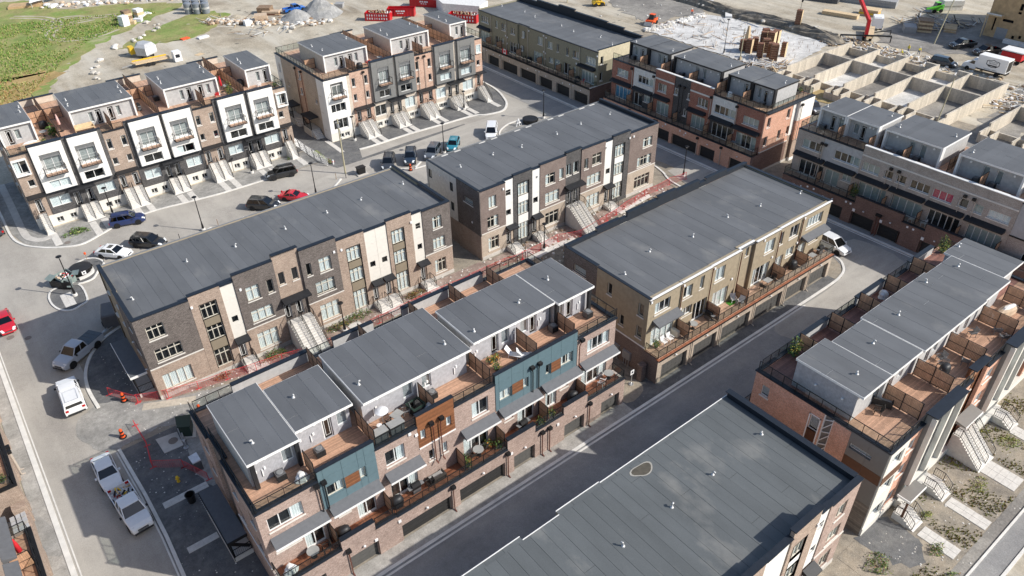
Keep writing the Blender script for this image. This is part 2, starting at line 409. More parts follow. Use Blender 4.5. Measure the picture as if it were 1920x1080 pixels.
def curtainmesh(w,h,kind,mat):
 k=('cur',round(w,1),round(h,1),kind,mat)
 if k in CACHE:return CACHE[k]
 mb=MB();spans={'full':[(-.47,.47)],'left':[(-.47,-.12)],'right':[(.12,.47)],'sides':[(-.47,-.2),(.2,.47)],'blind':[]}[kind]
 if kind=='blind':
  z=h*.97;
  while z>h*.12:mb.box(-w*.46,w*.46,.10,.115,z-.055,z);z-=.085
 for a,b in spans:
  n=max(4,int((b-a)*w/.09));pts=[(w*(a+(b-a)*i/n),.10+(.03 if i%2 else-.0))for i in range(n+1)]
  for p,q in zip(pts,pts[1:]):mb.poly([(p[0],p[1],.04),(q[0],q[1],.04),(q[0],q[1],h-.05),(p[0],p[1],h-.05)])
 CACHE[k]=mb.mesh('curtain',mat);return CACHE[k]
def win(f,a,b,z0,z1,n=2,tr=False,fm='frame_white',cur='auto',cm='curtain_white',sill='stone_sill',parent=None,d=0.,ops=None,name='window',door=False,inset=.13):
 u0,u1=rng(f,a,b);uc=(u0+u1)/2;w,h=u1-u0,z1-z0;loc=f.w(uc,d-inset,z0)
 o=place(name,winmesh(w,h,n,tr,fm,door),loc,parent,f.rot)
 k=('pane',round(w,1),round(h,1))
 if k not in CACHE:CACHE[k]=MB().box(-w/2+.03,w/2-.03,.045,.055,.03,h-.03).mesh('pane','window_glass')
 place('pane',CACHE[k],loc,o,0,True)
 if cur=='auto':cur=CUR.choice(['full','full','sides','left','right',None,None,'full'])
 if cur:place('curtain',curtainmesh(w,h,cur,cm),loc,o,0,True)
 if sill:
  k=('sill',round(w,1),sill)
  if k not in CACHE:CACHE[k]=MB().box(-w/2-.08,w/2+.08,-.13-.07,.0,-.13,-.003).mesh('sill',sill)
  place('sill',CACHE[k],loc,o,0,True)
 if ops is not None:ops.append((u0,u1,z0,z1))
 return o
def front_door(f,a,b,z0,z1,parent,ops,fm='frame_white',panel='black_metal',d=0.):
 u0,u1=rng(f,a,b);uc=(u0+u1)/2;w,h=u1-u0,z1-z0;loc=f.w(uc,d-.12,z0)
 k=('door',round(w,1),round(h,1),fm,panel)
 if k not in CACHE:
  mb=MB();mb.box(-w/2,-w/2+.09,0,.1,0,h);mb.box(w/2-.09,w/2,0,.1,0,h);mb.box(-w/2+.09,w/2-.09,.002,.1,h-.09,h)
  mb.box(-w/2+.1,w/2-.1,.04,.08,0.01,h-.1,1);mb.box(-w/2+.19,w/2-.19,.02,.038,.25,h-.25,0)
  mb.tube((w/2-.18,.0,h*.45),(w/2-.18,.05,h*.45),.03,n=6,mi=2)
  CACHE[k]=mb.mesh('front_door',[fm,panel,'galvanised'])
 o=place('front_door',CACHE[k],loc,parent,f.rot)
 k=('dg',round(w,1),round(h,1))
 if k not in CACHE:CACHE[k]=MB().box(-w/2+.24,w/2-.24,.005,.018,.3,h-.3).mesh('door_glass','car_glass')
 place('door_glass',CACHE[k],loc,o,0,True)
 if ops is not None:ops.append((u0,u1,z0,z1))
 return o
def awning(f,a,b,z,parent,mat='awning_black',dep=.9,drop=.42,fascia=None,name='awning'):
 u0,u1=rng(f,a,b);mb=MB();P=f.w;e=.02
 prof=[(e,z),(dep,z-drop),(dep,z-drop-.16),(e,z-drop-.16)]
 L_=[P(u0,d,zz)for d,zz in prof];R_=[P(u1,d,zz)for d,zz in prof]
 mb.loft([L_,R_])
 o=mb.obj(name,mat,parent)
 if fascia:
  m2=MB();f.bx(m2,u0-.02,u1+.02,dep+.002,dep+.05,z-drop-.17,z-drop+.01);m2.obj('fascia',fascia,o)
 return o
def garage(f,a,b,z0,z1,parent,ops,mat='garage_grey',d=0.,sec=4):
 u0,u1=rng(f,a,b);uc=(u0+u1)/2;w,h=u1-u0,z1-z0;ops.append((u0,u1,z0,z1))
 fr=MB();f.bx(fr,u0,u0+.06,d-.36,d-.3,z0,z1);f.bx(fr,u1-.06,u1,d-.36,d-.3,z0,z1);f.bx(fr,u0+.06,u1-.06,d-.36,d-.3,z1-.06,z1)
 o=fr.obj('garage_door','frame_taupe',parent)
 k=('gd',round(w,2),round(h/sec,3),mat)
 if k not in CACHE:
  mb=MB();hs=h/sec;mb.box(-w/2+.062,w/2-.062,0,.05,.012,hs-.012);ng=max(2,int(w/.65));pw=(w-.2)/ng
  for i in range(ng):x=-w/2+.1+i*pw;mb.box(x+.05,x+pw-.05,-.014,-.001,.07,hs-.07)
  CACHE[k]=mb.mesh('door_panel',mat)
 for i in range(sec):place('door_panel',CACHE[k],f.w(uc,d-.34,z0+h*i/sec),o,f.rot)
 return o
def rail(parent,pts,z,h=1.05,gl=True,sp=1.35,pick=False,name='railing'):
 mb=MB();segs=[]
 for(p,q)in zip(pts,pts[1:]):
  p=Vector((*p,z));q=Vector((*q,z));L_=(q-p).length;n=max(1,round(L_/sp));up=Vector((0,0,1))
  mb.bar(p+up*h,q+up*h,.055,.05);mb.bar(p+up*.1,q+up*.1,.045,.045)
  for i in range(n+1):c=p.lerp(q,i/n);mb.bar(c,c+up*(h+.02),.05)
  if pick:
   k=max(2,int(L_/.14))
   for i in range(k):c=p.lerp(q,(i+.5)/k);mb.bar(c+up*.1,c+up*h,.018)
  else:
   for i in range(n):segs.append((p.lerp(q,i/n),p.lerp(q,(i+1)/n)))
 o=mb.obj(name,'black_metal',parent)
 if gl:
  for a,b in segs:
   w=(b-a).length-.1;k=('gp',round(w,1),round(h,2))
   if k not in CACHE:CACHE[k]=MB().box(-w/2,w/2,-.006,.006,.14,h-.05).mesh('glass_panel','rail_glass')
   c=(a+b)/2;place('glass_panel',CACHE[k],tuple(c),o,math.atan2(b.y-a.y,b.x-a.x))
 return o
def screen(parent,p,q,z,h=1.85,n=None,mat='screen_wood'):
 p=Vector((*p,z));q=Vector((*q,z));L_=(q-p).length;n=n or max(1,round(L_/1.2));up=Vector((0,0,1));mb=MB()
 for i in range(n+1):c=p.lerp(q,i/n);mb.bar(c,c+up*h,.07)
 for zz in(.12,h*.5,h-.02):mb.bar(p+up*zz,q+up*zz,.05,.05)
 o=mb.obj('privacy_screen','black_metal',parent);w=L_/n-.09;hh=h*.5-.12;k=('sp',round(w,2),round(hh,2),mat)
 if k not in CACHE:
  m2=MB();kk=max(3,int(w/.12))
  for i in range(kk):x=-w/2+w*i/kk;m2.box(x+.006,x+w/kk-.006,-.012-.004*(i%2),.012,0,hh)
  CACHE[k]=m2.mesh('screen_panel',mat)
 for i in range(n):
  for zz in(.16,h*.5+.04):c=p.lerp(q,(i+.5)/n)+up*zz;place('screen_panel',CACHE[k],tuple(c),o,math.atan2(q.y-p.y,q.x-p.x))
 return o
def cap(parent,x0,x1,y0,y1,z,mat='navy_cap',h=.07):return piece('parapet_cap',x0,x1,y0,y1,z,z+h,mat,parent)
def ventmesh():
 if 'vent' not in CACHE:
  mb=MB();mb.lathe([(.15,0),(.13,.05),(.065,.06),(.06,.34)],10);mb.tube((0,0,.3),(-.12,0,.38),.065,.07,8);mb.tube((-.12,0,.38),(-.16,0,.3),.07,.075,8)
  CACHE['vent']=mb.mesh('roof_vent','vent_grey',smooth=True)
 return CACHE['vent']
def vents(parent,lst,z):
 for i,(x,y)in enumerate(lst):place('roof_vent',ventmesh(),(x,y,z),parent,(i*1.7)%6)
def strips(parent,x0,x1,y0,y1,z,mat='roof_membrane',along='y',w=1.0,seed=1):
 """roofing membrane: each strip a sheet with lapped seams"""
 r=random.Random(seed);n=max(1,round(((x1-x0)if along=='y' else(y1-y0))/w))
 for i in range(n):
  dz=.01 if i%2 else .0;g=.009 if mat=='roof_patchy' else .006
  if along=='y':a,b=x0+(x1-x0)*i/n,x0+(x1-x0)*(i+1)/n;cut=r.uniform(y0+1,y1-1)
  else:a,b=y0+(y1-y0)*i/n,y0+(y1-y0)*(i+1)/n;cut=r.uniform(x0+1,x1-1)
  mb=MB()
  lo,hi=(y0,y1)if along=='y' else(x0,x1)
  parts=[(lo,cut-.01,0),(cut+.01,hi,.006)]if(hi-lo)>5 and i%(2 if mat=='roof_patchy' else 3)==0 else[(lo,hi,0)]
  for(p,q,e)in parts:
   if along=='y':mb.box(a+g,b-g,p,q,z,z+.015+dz+e)
   else:mb.box(p,q,a+g,b-g,z,z+.015+dz+e)
  mb.obj('roof_membrane',mat,parent)
def deckboards(parent,x0,x1,y0,y1,z,along='x',mat='deck_wood',w=.14,name='decking',holes=()):
 mb=MB();r=random.Random(int(x0*7+y0));
 if along=='x':
  y=y0
  while y<y1-.02:mb.box(x0,x1,y+.006,min(y+w,y1)-.006,z-.03,z+r.uniform(-.003,.003));y+=w
 else:
  x=x0
  while x<x1-.02:mb.box(x+.006,min(x+w,x1)-.006,y0,y1,z-.03,z+r.uniform(-.003,.003));x+=w
 o=mb.obj(name,mat,parent);o['kind']='stuff';return o
def steps(f,a,b,ztop,n,parent,d0=0.,tread=.28,mat='concrete_step',name='entry_stairs',side=True,dep=1.1):
 """stairs running straight out of the facade, with a landing"""
 u0,u1=rng(f,a,b);mb=MB();D=d0+dep+n*tread
 f.bx(mb,u0,u1,d0,d0+dep,0,ztop);
 L_=[f.w(u0+.0,d0+dep,ztop-.2),f.w(u0,D,-.02),f.w(u0,d0+dep,-.02)];R_=[f.w(u1,d0+dep,ztop-.2),f.w(u1,D,-.02),f.w(u1,d0+dep,-.02)]
 mb.loft([L_,R_]);o=mb.obj(name,mat,parent);r=ztop/n
 for i in range(n-1):
  da=d0+dep+i*tread;z=ztop-r*(i+1);p=f.w(u0+.02,da-.02,0);q=f.w(u1-.02,da+tread,0)
  piece('step',min(p[0],q[0]),max(p[0],q[0]),min(p[1],q[1]),max(p[1],q[1]),z-.14,z,mat,o)
 return o,D
def stair_rail(f,us,ztop,n,parent,d0=0.,tread=.28,dep=1.1,h=.95):
 up=Vector((0,0,h));D=d0+dep+(n-1)*tread
 for u in us:
  mb=MB()
  a=Vector(f.w(u,d0+.1,ztop));b=Vector(f.w(u,d0+dep,ztop));c=Vector(f.w(u,D,.15));e=Vector(f.w(u,D+.1,.15))
  for p,q in((a,b),(b,c)):
   mb.bar(p+up,q+up,.05);mb.bar(p+up*.12,q+up*.12,.035)
   k=max(2,int((q-p).length/.16))
   for i in range(k+1):
    x=p.lerp(q,i/k);mb.bar(x,x+up,.05 if i in(0,k)else .018)
  mb.obj('railing','black_metal',parent)
def downpipe(f,a,ztop,zbot,parent,mat='copper_pipe',d=.0,head=True,jog=0.):
 u=f.U(a);mb=MB()
 if head:
  u0=u;f.bx(mb,u-.2,u+.2,d+.02,d+.34,ztop-.1,ztop+.22,1)
 pts=[f.w(u,d+.14,ztop),f.w(u+jog,d+.14,ztop-.55)]if jog else[f.w(u,d+.14,ztop)]
 pts.append(f.w(u+jog,d+.14,zbot+.15));mb.path([pts[0]]+pts[1:],.055,6);mb.bar(f.w(u+jog,d+.14,zbot+.15),f.w(u+jog,d+.45,zbot+.03),.1)
 return mb.obj('downpipe',[mat,'black_metal'],parent)
def wlight(f,a,z,parent,d=0.):
 k=('wl',f.n)
 if k not in CACHE:
  CACHE[k]=MB().box(-.09,.09,-.02,.02,0,.2,1).lathe([(.0,.1),(.09,.1),(.11,.2),(.0,.24)],8,(0,-.12,0)).mesh('wall_light',['white_plastic','galvanised'])
 return place('wall_light',CACHE[k],f.w(f.U(a),d+.03,z),parent,f.rot)
def meterbox(f,a,z,parent,w=.3,h=.35,d=0.,mat='white_plastic',name='utility_box'):
 u=f.U(a);mb=MB();f.bx(mb,u-w/2,u+w/2,d+.01,d+.1,z,z+h);return mb.obj(name,mat,parent)
def panels(f,a,b,z0,z1,cols,rows,mat,parent,ops=(),pr=.03,name='cladding_panel'):
 """cladding panels with open joints; each a piece, cut round the openings"""
 u0,u1=rng(f,a,b)
 us=[u0+(u1-u0)*i/cols for i in range(cols+1)]if isinstance(cols,int)else[u0]+sorted(f.U(c)for c in cols)+[u1]
 zs=[z0+(z1-z0)*i/rows for i in range(rows+1)]if isinstance(rows,int)else[z0]+list(rows)+[z1]
 for i in range(len(us)-1):
  for j in range(len(zs)-1):
   p,q,r,t=us[i]+.012,us[i+1]-.012,zs[j]+.012,zs[j+1]-.012
   cl=[(max(o[0],p),min(o[1],q),max(o[2],r),min(o[3],t))for o in ops];cl=[c for c in cl if c[1]-c[0]>.01 and c[3]-c[2]>.01]
   xs=sorted({p,q}|{x for c in cl for x in c[:2]});ys=sorted({r,t}|{x for c in cl for x in c[2:]});mb=MB()
   for ii in range(len(xs)-1):
    for jj in range(len(ys)-1):
     cx,cy=(xs[ii]+xs[ii+1])/2,(ys[jj]+ys[jj+1])/2
     if any(c[0]<cx<c[1]and c[2]<cy<c[3]for c in cl):continue
     mb.poly([f.w(xs[ii],pr,ys[jj]),f.w(xs[ii+1],pr,ys[jj]),f.w(xs[ii+1],pr,ys[jj+1]),f.w(xs[ii],pr,ys[jj+1])])
   if not mb.f:continue
   e=pr-.028
   for u in(p,q):mb.poly([f.w(u,pr,r),f.w(u,pr,t),f.w(u,e,t),f.w(u,e,r)])
   for z in(r,t):mb.poly([f.w(p,pr,z),f.w(q,pr,z),f.w(q,e,z),f.w(p,e,z)])
   mb.obj(name,mat,parent)
def core(parent,x0,x1,y0,y1,z1,z0=0.,mat='dark_inside',name='structure_core'):
 return MB().box(x0,x1,y0,y1,z0,z1).obj(name,mat,parent)
def roofslab(parent,x0,x1,y0,y1,z0,z1,mat='white_trim'):
 return MB().box(x0,x1,y0,y1,z0,z1).obj('roof_edge',mat,parent)
def c_front(b,f,o,pal,names,tops,skip_lower=False,lowz=4.05):
 """street front with seven brick and panel bays. o: local list of u-edges in world x; pal: materials"""
 pass
def tri_window_col(b,f,a,c,ops,spandrel,dark=None,z0=.9,cm='curtain_white',cur='auto',zt=9.3):
 """column of three windows with spandrel panels between, inside a black frame"""
 for(p,q)in((7.42,9.25),(4.55,6.4),(z0,3.25)):win(f,a,c,p,q,3,True,'frame_cream',cur,cm,None,b,0,ops)
 for(p,q)in((6.4,7.42),(3.25,4.55)):
  u0,u1=rng(f,a,c);mb=MB();f.bx(mb,u0,u1,-.28,-.05,p+.01,q-.01);mb.obj('spandrel_panel',spandrel,b);ops.append((u0,u1,p,q))
 u0,u1=rng(f,a,c);mb=MB()
 f.bx(mb,u0-.07,u0,-.1,.03,z0,zt);f.bx(mb,u1,u1+.07,-.1,.03,z0,zt);f.bx(mb,u0-.07,u1+.07,-.1,.03,zt-.03,zt+.05);mb.obj('bay_frame','black_metal',b)
def front_block(b,f,s,P,x_left=None,heights=None):
 """s = shift of the pattern, laid out for x 6.3..43.6"""
 H=dict(seg1=10.35,seg2=10.75,w1=10.55,seg3=11.25,seg4=11.8,seg5=11.25,seg6=10.75,w2=10.55,seg7=10.85,w3=10.5,seg8=10.35)
 if heights:H.update(heights)
 ops=[];X=lambda v:v+s
 lo=-1e9 if x_left is None else x_left
 def W(a,c,z0,z1,**k):
  if X(a)>lo:win(f,X(a),X(c),z0,z1,parent=b,ops=ops,fm='frame_cream',**k)
 W(7.2,8.9,7.45,9.1,n=3,tr=True,cur=P.get('cur1'));W(7.25,9.9,4.6,6.2,n=4,tr=True,cur=None);W(7.1,10.1,.95,2.9,n=4,tr=False,cur='full')
 if X(12.6)>lo:tri_window_col(b,f,X(12.65),X(14.35),ops,P['span'],cur=None)
 W(17.5,18.95,7.45,9.25,n=2,tr=True,cur='full');W(19.8,20.5,7.5,9.2,n=1,cur=None);W(17.45,19.85,4.6,6.2,n=3,tr=True,cur='full');W(17.45,19.8,.85,3.1,n=3,tr=True,cur='full')
 W(21.25,21.95,7.75,9.35,n=1,cur='full',d=-.25);W(22.8,23.5,7.75,9.35,n=1,cur='full',d=-.25)
 W(24.4,25.0,7.7,9.35,n=1,cur=None);W(25.95,27.4,7.5,9.35,n=2,tr=True,cur='full');W(25.1,27.4,4.75,6.5,n=3,tr=True,cur='blind');W(25.1,27.45,1.,3.3,n=3,tr=True,cur='full')
 if X(29)>lo:tri_window_col(b,f,X(29.4),X(31.1),ops,P['span'],cur='full',z0=.6)
 if X(35)>lo:tri_window_col(b,f,X(35.3),X(36.95),ops,P['span'],cur='full',z0=.6)
 for a,c,z in((32.1,32.8,5.5),(33.7,34.4,5.5),(38.65,39.3,8.2),(38.65,39.3,5.3),(15.4,16.05,5.65)):
  if X(a)>lo:win(f,X(a),X(c),z,z+.78,1,False,'black_metal',None,sill=None,parent=b,ops=ops,d=-.1)
 W(41.0,42.3,7.3,9.0,n=2,tr=True,cur='sides');W(40.85,42.6,4.4,6.0,n=3,tr=True,cur='full');W(40.85,42.5,.9,2.85,n=3,tr=True,cur='left')
 for a,c,z in((15.25,16.05,.75),(21.1,21.9,3.1),(22.5,23.3,3.1),(32.0,32.7,.7),(33.75,34.45,.7),(38.75,39.45,.6)):
  if X(a)>lo:front_door(f,X(a),X(c),z,z+2.15,b,ops,d=-.25 if 21<a<23 else-.1)
 B=lambda n,a,c,z0,z1,m,pr=0.:wall(f,n,max(X(a),lo),X(c),z0,z1,m,ops,pr,.3,b)if X(c)>lo else None
 D,T=P['dark'],P['tan']
 B('brick_wall',6.3,11.8,4.12,H['seg1'],D);B('brick_wall',6.3,11.8,.5,4.0,P['low'])
 B('brick_wall',11.8,15.05,.5,H['seg2'],P['col1'],.02)
 B('panel_wall',15.05,16.5,3.6,H['w1'],P['white'],-.12);B('brick_wall',15.05,16.5,.0,3.6,P['low'],-.12)
 B('brick_wall',16.5,20.95,4.12,H['seg3'],D,.03);B('brick_wall',16.5,20.95,.5,4.0,P['low'],.03)
 B('brick_wall',20.95,23.9,5.9,H['seg4'],P['mid'],-.25);B('stone_wall',20.95,23.9,0,5.9,P['recess'],-.25)
 B('brick_wall',23.9,28.3,4.12,H['seg5'],D,.03);B('brick_wall',23.9,28.3,.5,4.0,P['low'],.03)
 B('brick_wall',28.3,31.8,.5,H['seg6'],P['col1'],.02)
 B('panel_wall',31.8,34.75,3.3,H['w2'],P['white'],-.12);B('brick_wall',31.8,34.75,0,3.3,P['low'],-.12)
 B('brick_wall',34.75,38.15,.5,H['seg7'],P['col2'],.02)
 B('panel_wall',38.15,39.6,3.4,H['w3'],P['white'],-.12);B('brick_wall',38.15,39.6,0,3.4,P['low'],-.12)
 B('brick_wall',39.6,43.6,4.12,H['seg8'],D);B('brick_wall',39.6,43.6,.5,4.0,P['low'])
 for a,c in((6.3,11.8),(16.5,20.95),(23.9,28.3),(39.6,43.6)):
  if X(c)>lo:mb=MB();f.bx(mb,*rng(f,max(X(a),lo),X(c)),-.2,.07,4.0,4.12);mb.obj('stone_band','stone_sill',b)
 for a,c in((6.3,15.04),(16.5,20.95),(23.9,31.8),(34.75,38.15),(39.6,43.6)):
  if X(c)>lo:mb=MB();f.bx(mb,*rng(f,max(X(a),lo),X(c)),-.3,.05,-.05,.5);mb.obj('foundation','concrete',b)
 for a,c,cols in((15.06,16.49,1),(31.81,34.74,2),(38.16,39.59,1)):
  if X(a)>lo:panels(f,X(a),X(c),3.62,H['w1']-.02,cols,(5.2,6.9,8.6),P['white'],b,ops,-.085)
 for a,c in((15.0,16.55),(31.85,33.2),(33.4,34.8),(38.3,39.8)):
  if X(a)>lo:awning(f,X(a),X(c),3.7,b,'awning_black',.85,.3)
 if X(20.7)>lo:awning(f,X(20.9),X(24.1),6.25,b,'awning_black',1.0,.25)
 keys=[('seg1',6.3,11.8),('seg2',11.8,15.05),('w1',15.05,16.5),('seg3',16.5,20.95),('seg4',20.95,23.9),('seg5',23.9,28.3),('seg6',28.3,31.8),('w2',31.8,34.75),('seg7',34.75,38.15),('w3',38.15,39.6),('seg8',39.6,43.6)]
 for k,a,c in keys:
  if X(c)<lo:continue
  a2=max(X(a),lo);z=H[k];mb=MB();f.bx(mb,*rng(f,a2,X(c)),-.42,.1,z,z+.08);mb.obj('parapet_cap','navy_cap',b)
  mb=MB();f.bx(mb,*rng(f,a2+.002,X(c)-.002),-.34,-.301,9.95,z);mb.obj('parapet_back','navy_cap',b)
 for x,z in((11.9,9.3),(17.0,9.2),(27.9,9.4),(28.8,9.3),(38.0,9.4)):
  if X(x)>lo:meterbox(f,X(x),z,b,.22,.28,.03)
 return ops
def out_stairs(b,f,s,lo=-1e9):
 X=lambda v:v+s
 for(a,c,zt,n,us)in((15.0,16.6,.75,4,2),(20.95,23.9,3.1,15,3),(31.7,34.9,.7,4,3),(38.4,40.0,.6,3,2)):
  if X(a)<lo:continue
  o,D=steps(f,X(a)+.05,X(c)-.05,zt,n,b,0.,.27,dep=1.0)
  u0,u1=rng(f,X(a)+.08,X(c)-.08);k=[u0,u1]if us==2 else[u0,(u0+u1)/2,u1]
  stair_rail(f,k,zt,n,b,0.,.27,1.0)
PAL6=dict(dark='brick_dark',tan='brick_tan',low='brick_tan',col1='brick_tan',col2='brick_tan',mid='brick_tan',white='cream_panel',span='taupe_panel',recess='brick_dark',cur1=None)
PAL7=dict(dark='brick_brown',tan='brick_tan',low='brick_beige',col1='brick_charcoal',col2='brick_charcoal',mid='brick_charcoal',white='white_panel',span='white_panel',recess='brick_brown',cur1='sides')
b=R6=thing('townhouse_block','long flat-roofed brown brick block at centre left behind the red mesh fence','townhouses',(25,75,0),'flat-roofed townhouse blocks')
f=F('-y',68.3);front_block(b,f,0,PAL6);out_stairs(b,f,0)
core(b,6.7,43.2,68.72,81.0,9.9)
fw=F('-x',6.3);ops=[]
for(y,z,w_,h_)in((71.2,7.6,1.1,1.2),(71.2,4.7,1.1,1.2),(75.6,5.7,.8,1.5),(75.6,8.,.8,1.3),(79.5,7.6,.9,1.4),(79.5,4.6,.9,1.4)):win(fw,y-w_/2,y+w_/2,z,z+h_,1,False,'frame_cream',parent=b,ops=ops)
wall(fw,'brick_wall',68.3,75.0,3.9,10.35,'brick_dark',ops,0,.3,b);wall(fw,'brick_wall',68.3,75.0,0,3.9,'brick_tan',ops,0,.3,b)
wall(fw,'stucco_wall',75.0,81.3,0,10.25,'stucco_tan',ops,-.12,.3,b)
fn=F('+y',81.3);wall(fn,'stucco_wall',6.3,43.6,0,10.0,'stucco_tan',(),0,.3,b);fe=F('+x',43.6);ops=[]
wall(fe,'brick_wall',68.3,75.0,0,10.35,'brick_dark',(),0,.3,b);wall(fe,'stucco_wall',75.0,81.3,0,10.25,'stucco_tan',(),-.1,.3,b)
strips(b,6.65,43.25,68.66,81.25,9.93,'roof_mid','y',1.05,6)
for a in(cap(b,6.2,6.62,68.4,74.9,10.35),cap(b,6.3,6.7,75.0,81.3,10.2),cap(b,43.3,43.7,68.4,75.0,10.35),cap(b,43.25,43.6,75.0,81.3,10.3)):pass
cap(b,6.7,43.2,81.2,81.42,9.96,'grey_cap',.06)
vents(b,[(7.6,72.7),(14.3,76.2),(19.6,75.7),(25.6,75.7),(31.1,76.0),(35.8,76.2),(42.0,76.4)],9.95)
wlight(fw,72.6,5.,b);wlight(fw,70,3.,b)
po=MB().box(4.45,6.1,69.7,76.9,2.95,3.12).obj('porch_roof','awning_grey',b)
MB().box(4.4,4.45,69.65,76.95,2.9,3.15).box(4.4,6.1,69.62,69.7,2.9,3.15).obj('fascia','white_trim',po)
MB().box(4.7,6.25,70.0,76.6,0,.5).obj('porch','concrete_step',b);mb=MB()
for y in(70.1,73.3,76.5):mb.bar((4.75,y,.5),(4.75,y,2.95),.12)
mb.obj('porch_post','black_metal',b);rail(b,[(6.2,70.05),(4.75,70.05),(4.75,73.2)],.5,.95,False,1.4,True)
ops=[];
b=R7=thing('townhouse_block','flat-roofed brown brick block with white panels at centre, dug-up ground before it','townhouses',(64,75,0),'flat-roofed townhouse blocks')
s7=dict(seg1=10.2,seg2=10.7,w1=10.5,seg3=10.75,seg4=11.1,seg5=10.7,seg6=10.6,w2=10.5,seg7=10.85,w3=10.5,seg8=10.35)
f=F('-y',68.0);ops=[]
def W7(a,c,z0,z1,n=2,tr=True,**k):win(f,a,c,z0,z1,n,tr,'frame_cream',parent=b,ops=ops,**k)
W7(49.3,50.5,7.3,9.0,2,False);W7(49.0,50.75,4.4,6.1,3);W7(49.05,50.75,1.1,3.0,3)
tri_window_col(b,f,54.05,55.85,ops,'white_panel',cur='full',z0=.7)
W7(58.75,60.4,7.4,9.0,2);W7(61.2,61.95,7.5,9.1,1,False);W7(58.75,61.25,4.5,6.2,3);W7(58.8,61.2,1.1,3.1,3)
for a in(62.5,63.85):W7(a,a+.9,7.5,9.2,1,False,d=-.1)
W7(65.75,66.5,7.5,9.1,1,False);W7(67.25,68.95,7.6,9.3,2);W7(66.4,69.0,4.6,6.3,3);W7(66.5,69.0,1.0,3.1,3)
tri_window_col(b,f,71.65,73.55,ops,'white_panel',cur='full',z0=.7)
W7(77.4,79.3,7.2,8.7,2,cur='sides');W7(76.5,79.4,4.3,5.9,4);W7(76.2,79.4,.8,2.8,4,cur=None)
for a,z in((52.1,8.1),(52.1,5.2),(56.7,5.4),(70.1,5.3)):win(f,a,a+.8,z,z+.85,1,False,'black_metal',None,sill=None,parent=b,ops=ops,d=-.1)
for a,z,d in((52.1,.7,-.1),(56.55,.8,-.1),(62.75,3.0,-.1),(63.85,3.0,-.1),(70.1,.6,-.1)):front_door(f,a,a+.8,z,z+2.1,b,ops,d=d)
for(a,c,z,m,lz)in((48.0,52.0,10.2,'brick_brown','brick_beige'),(57.8,62.35,10.75,'brick_brown','brick_beige'),(65.2,69.7,10.7,'brick_brown','brick_beige'),(74.6,80.4,10.35,'brick_brown','brick_beige')):
 wall(f,'brick_wall',a,c,4.02,z,m,ops,0,.3,b);wall(f,'brick_wall',a,c,.5,3.9,lz,ops,0,.3,b);m1=MB();f.bx(m1,a,c,-.2,.06,3.9,4.02);m1.obj('stone_band','stone_sill',b)
 m1=MB();f.bx(m1,a,c,-.3,.05,-.05,.5);m1.obj('foundation','concrete',b)
for(a,c,z,m)in((53.3,56.5,10.7,'brick_charcoal'),(62.35,65.2,11.05,'brick_charcoal'),(71.15,74.6,10.85,'brick_charcoal')):wall(f,'brick_wall',a,c,0,z,m,ops,-.02 if a!=62.35 else-.12,.3,b)
for(a,c)in((52.0,53.3),(56.5,57.8),(69.7,71.15)):
 wall(f,'brick_wall',a,c,0,3.6,'brick_beige',ops,-.12,.3,b);wall(f,'panel_wall',a,c,3.6,10.5,'white_panel',ops,-.12,.3,b);panels(f,a,c,3.62,10.48,1,(5.2,6.9,8.6),'white_panel',b,ops,-.085)
for(a,c,z)in((48,52,10.2),(52,53.3,10.5),(53.3,56.5,10.7),(56.5,57.8,10.5),(57.8,62.35,10.75),(62.35,65.2,11.05),(65.2,69.7,10.7),(69.7,71.15,10.5),(71.15,74.6,10.85),(74.6,80.4,10.35)):
 cap(b,a,c,67.9,68.42,z);MB().box(a+.002,c-.002,68.301,68.34,9.9,z).obj('parapet_back','navy_cap',b)
for a,c in((51.95,53.6),(56.4,57.9),(69.7,71.4)):awning(f,a,c,3.75,b,'awning_black',.85,.3)
awning(f,62.2,65.4,6.2,b,'awning_black',1.0,.25)
for(a,c,zt,n,us)in((52.0,53.8,.7,4,2),(56.5,58.0,.8,4,2),(62.5,65.1,3.0,15,3),(69.9,71.6,.6,3,2)):
 o,D=steps(f,a,c,zt,n,b,0.,.27,dep=1.0);stair_rail(f,[a+.05,c-.05]if us==2 else[a+.05,(a+c)/2,c-.05],zt,n,b,0.,.27,1.0)
core(b,48.4,80.0,68.42,79.8,9.85)
fw=F('-x',47.9);ops=[]
win(fw,69.5,71.5,7.55,8.35,1,False,'frame_cream','blind',parent=b,ops=ops)
for y,z in((79.4,7.7),(74.4,7.7),(74.4,4.8)):win(fw,y-.38,y+.38,z,z+1.3,1,False,'black_metal',None,sill=None,parent=b,ops=ops)
wall(fw,'brick_wall',68.0,73.1,3.7,10.2,'brick_dark',ops,0,.3,b);wall(fw,'brick_wall',68.0,73.1,0,3.7,'brick_tan',ops,0,.3,b)
wall(fw,'stucco_wall',73.1,80.2,3.6,10.1,'stucco_white',ops,-.08,.3,b);wall(fw,'brick_wall',73.1,80.2,0,3.6,'brick_tan',ops,-.08,.3,b)
fe=F('+x',80.4);wall(fe,'brick_wall',68.0,80.2,4,10.35,'brick_brown',(),0,.3,b);wall(fe,'brick_wall',68.0,80.2,0,4,'brick_beige',(),0,.3,b)
wall(F('+y',80.2),'stucco_wall',47.9,80.4,0,9.9,'stucco_white',(),0,.3,b)
strips(b,48.25,80.0,68.36,80.15,9.88,'roof_membrane','y',1.05,7)
cap(b,47.8,48.2,68.4,73.1,10.2);cap(b,47.9,48.2,73.1,80.2,10.1);cap(b,80.1,80.5,68.4,80.2,10.35);cap(b,48.3,80,80.1,80.3,9.95,'grey_cap',.06)
MB().box(80.02,80.098,68.4,80.1,9.9,10.35).obj('parapet_back','navy_cap',b)
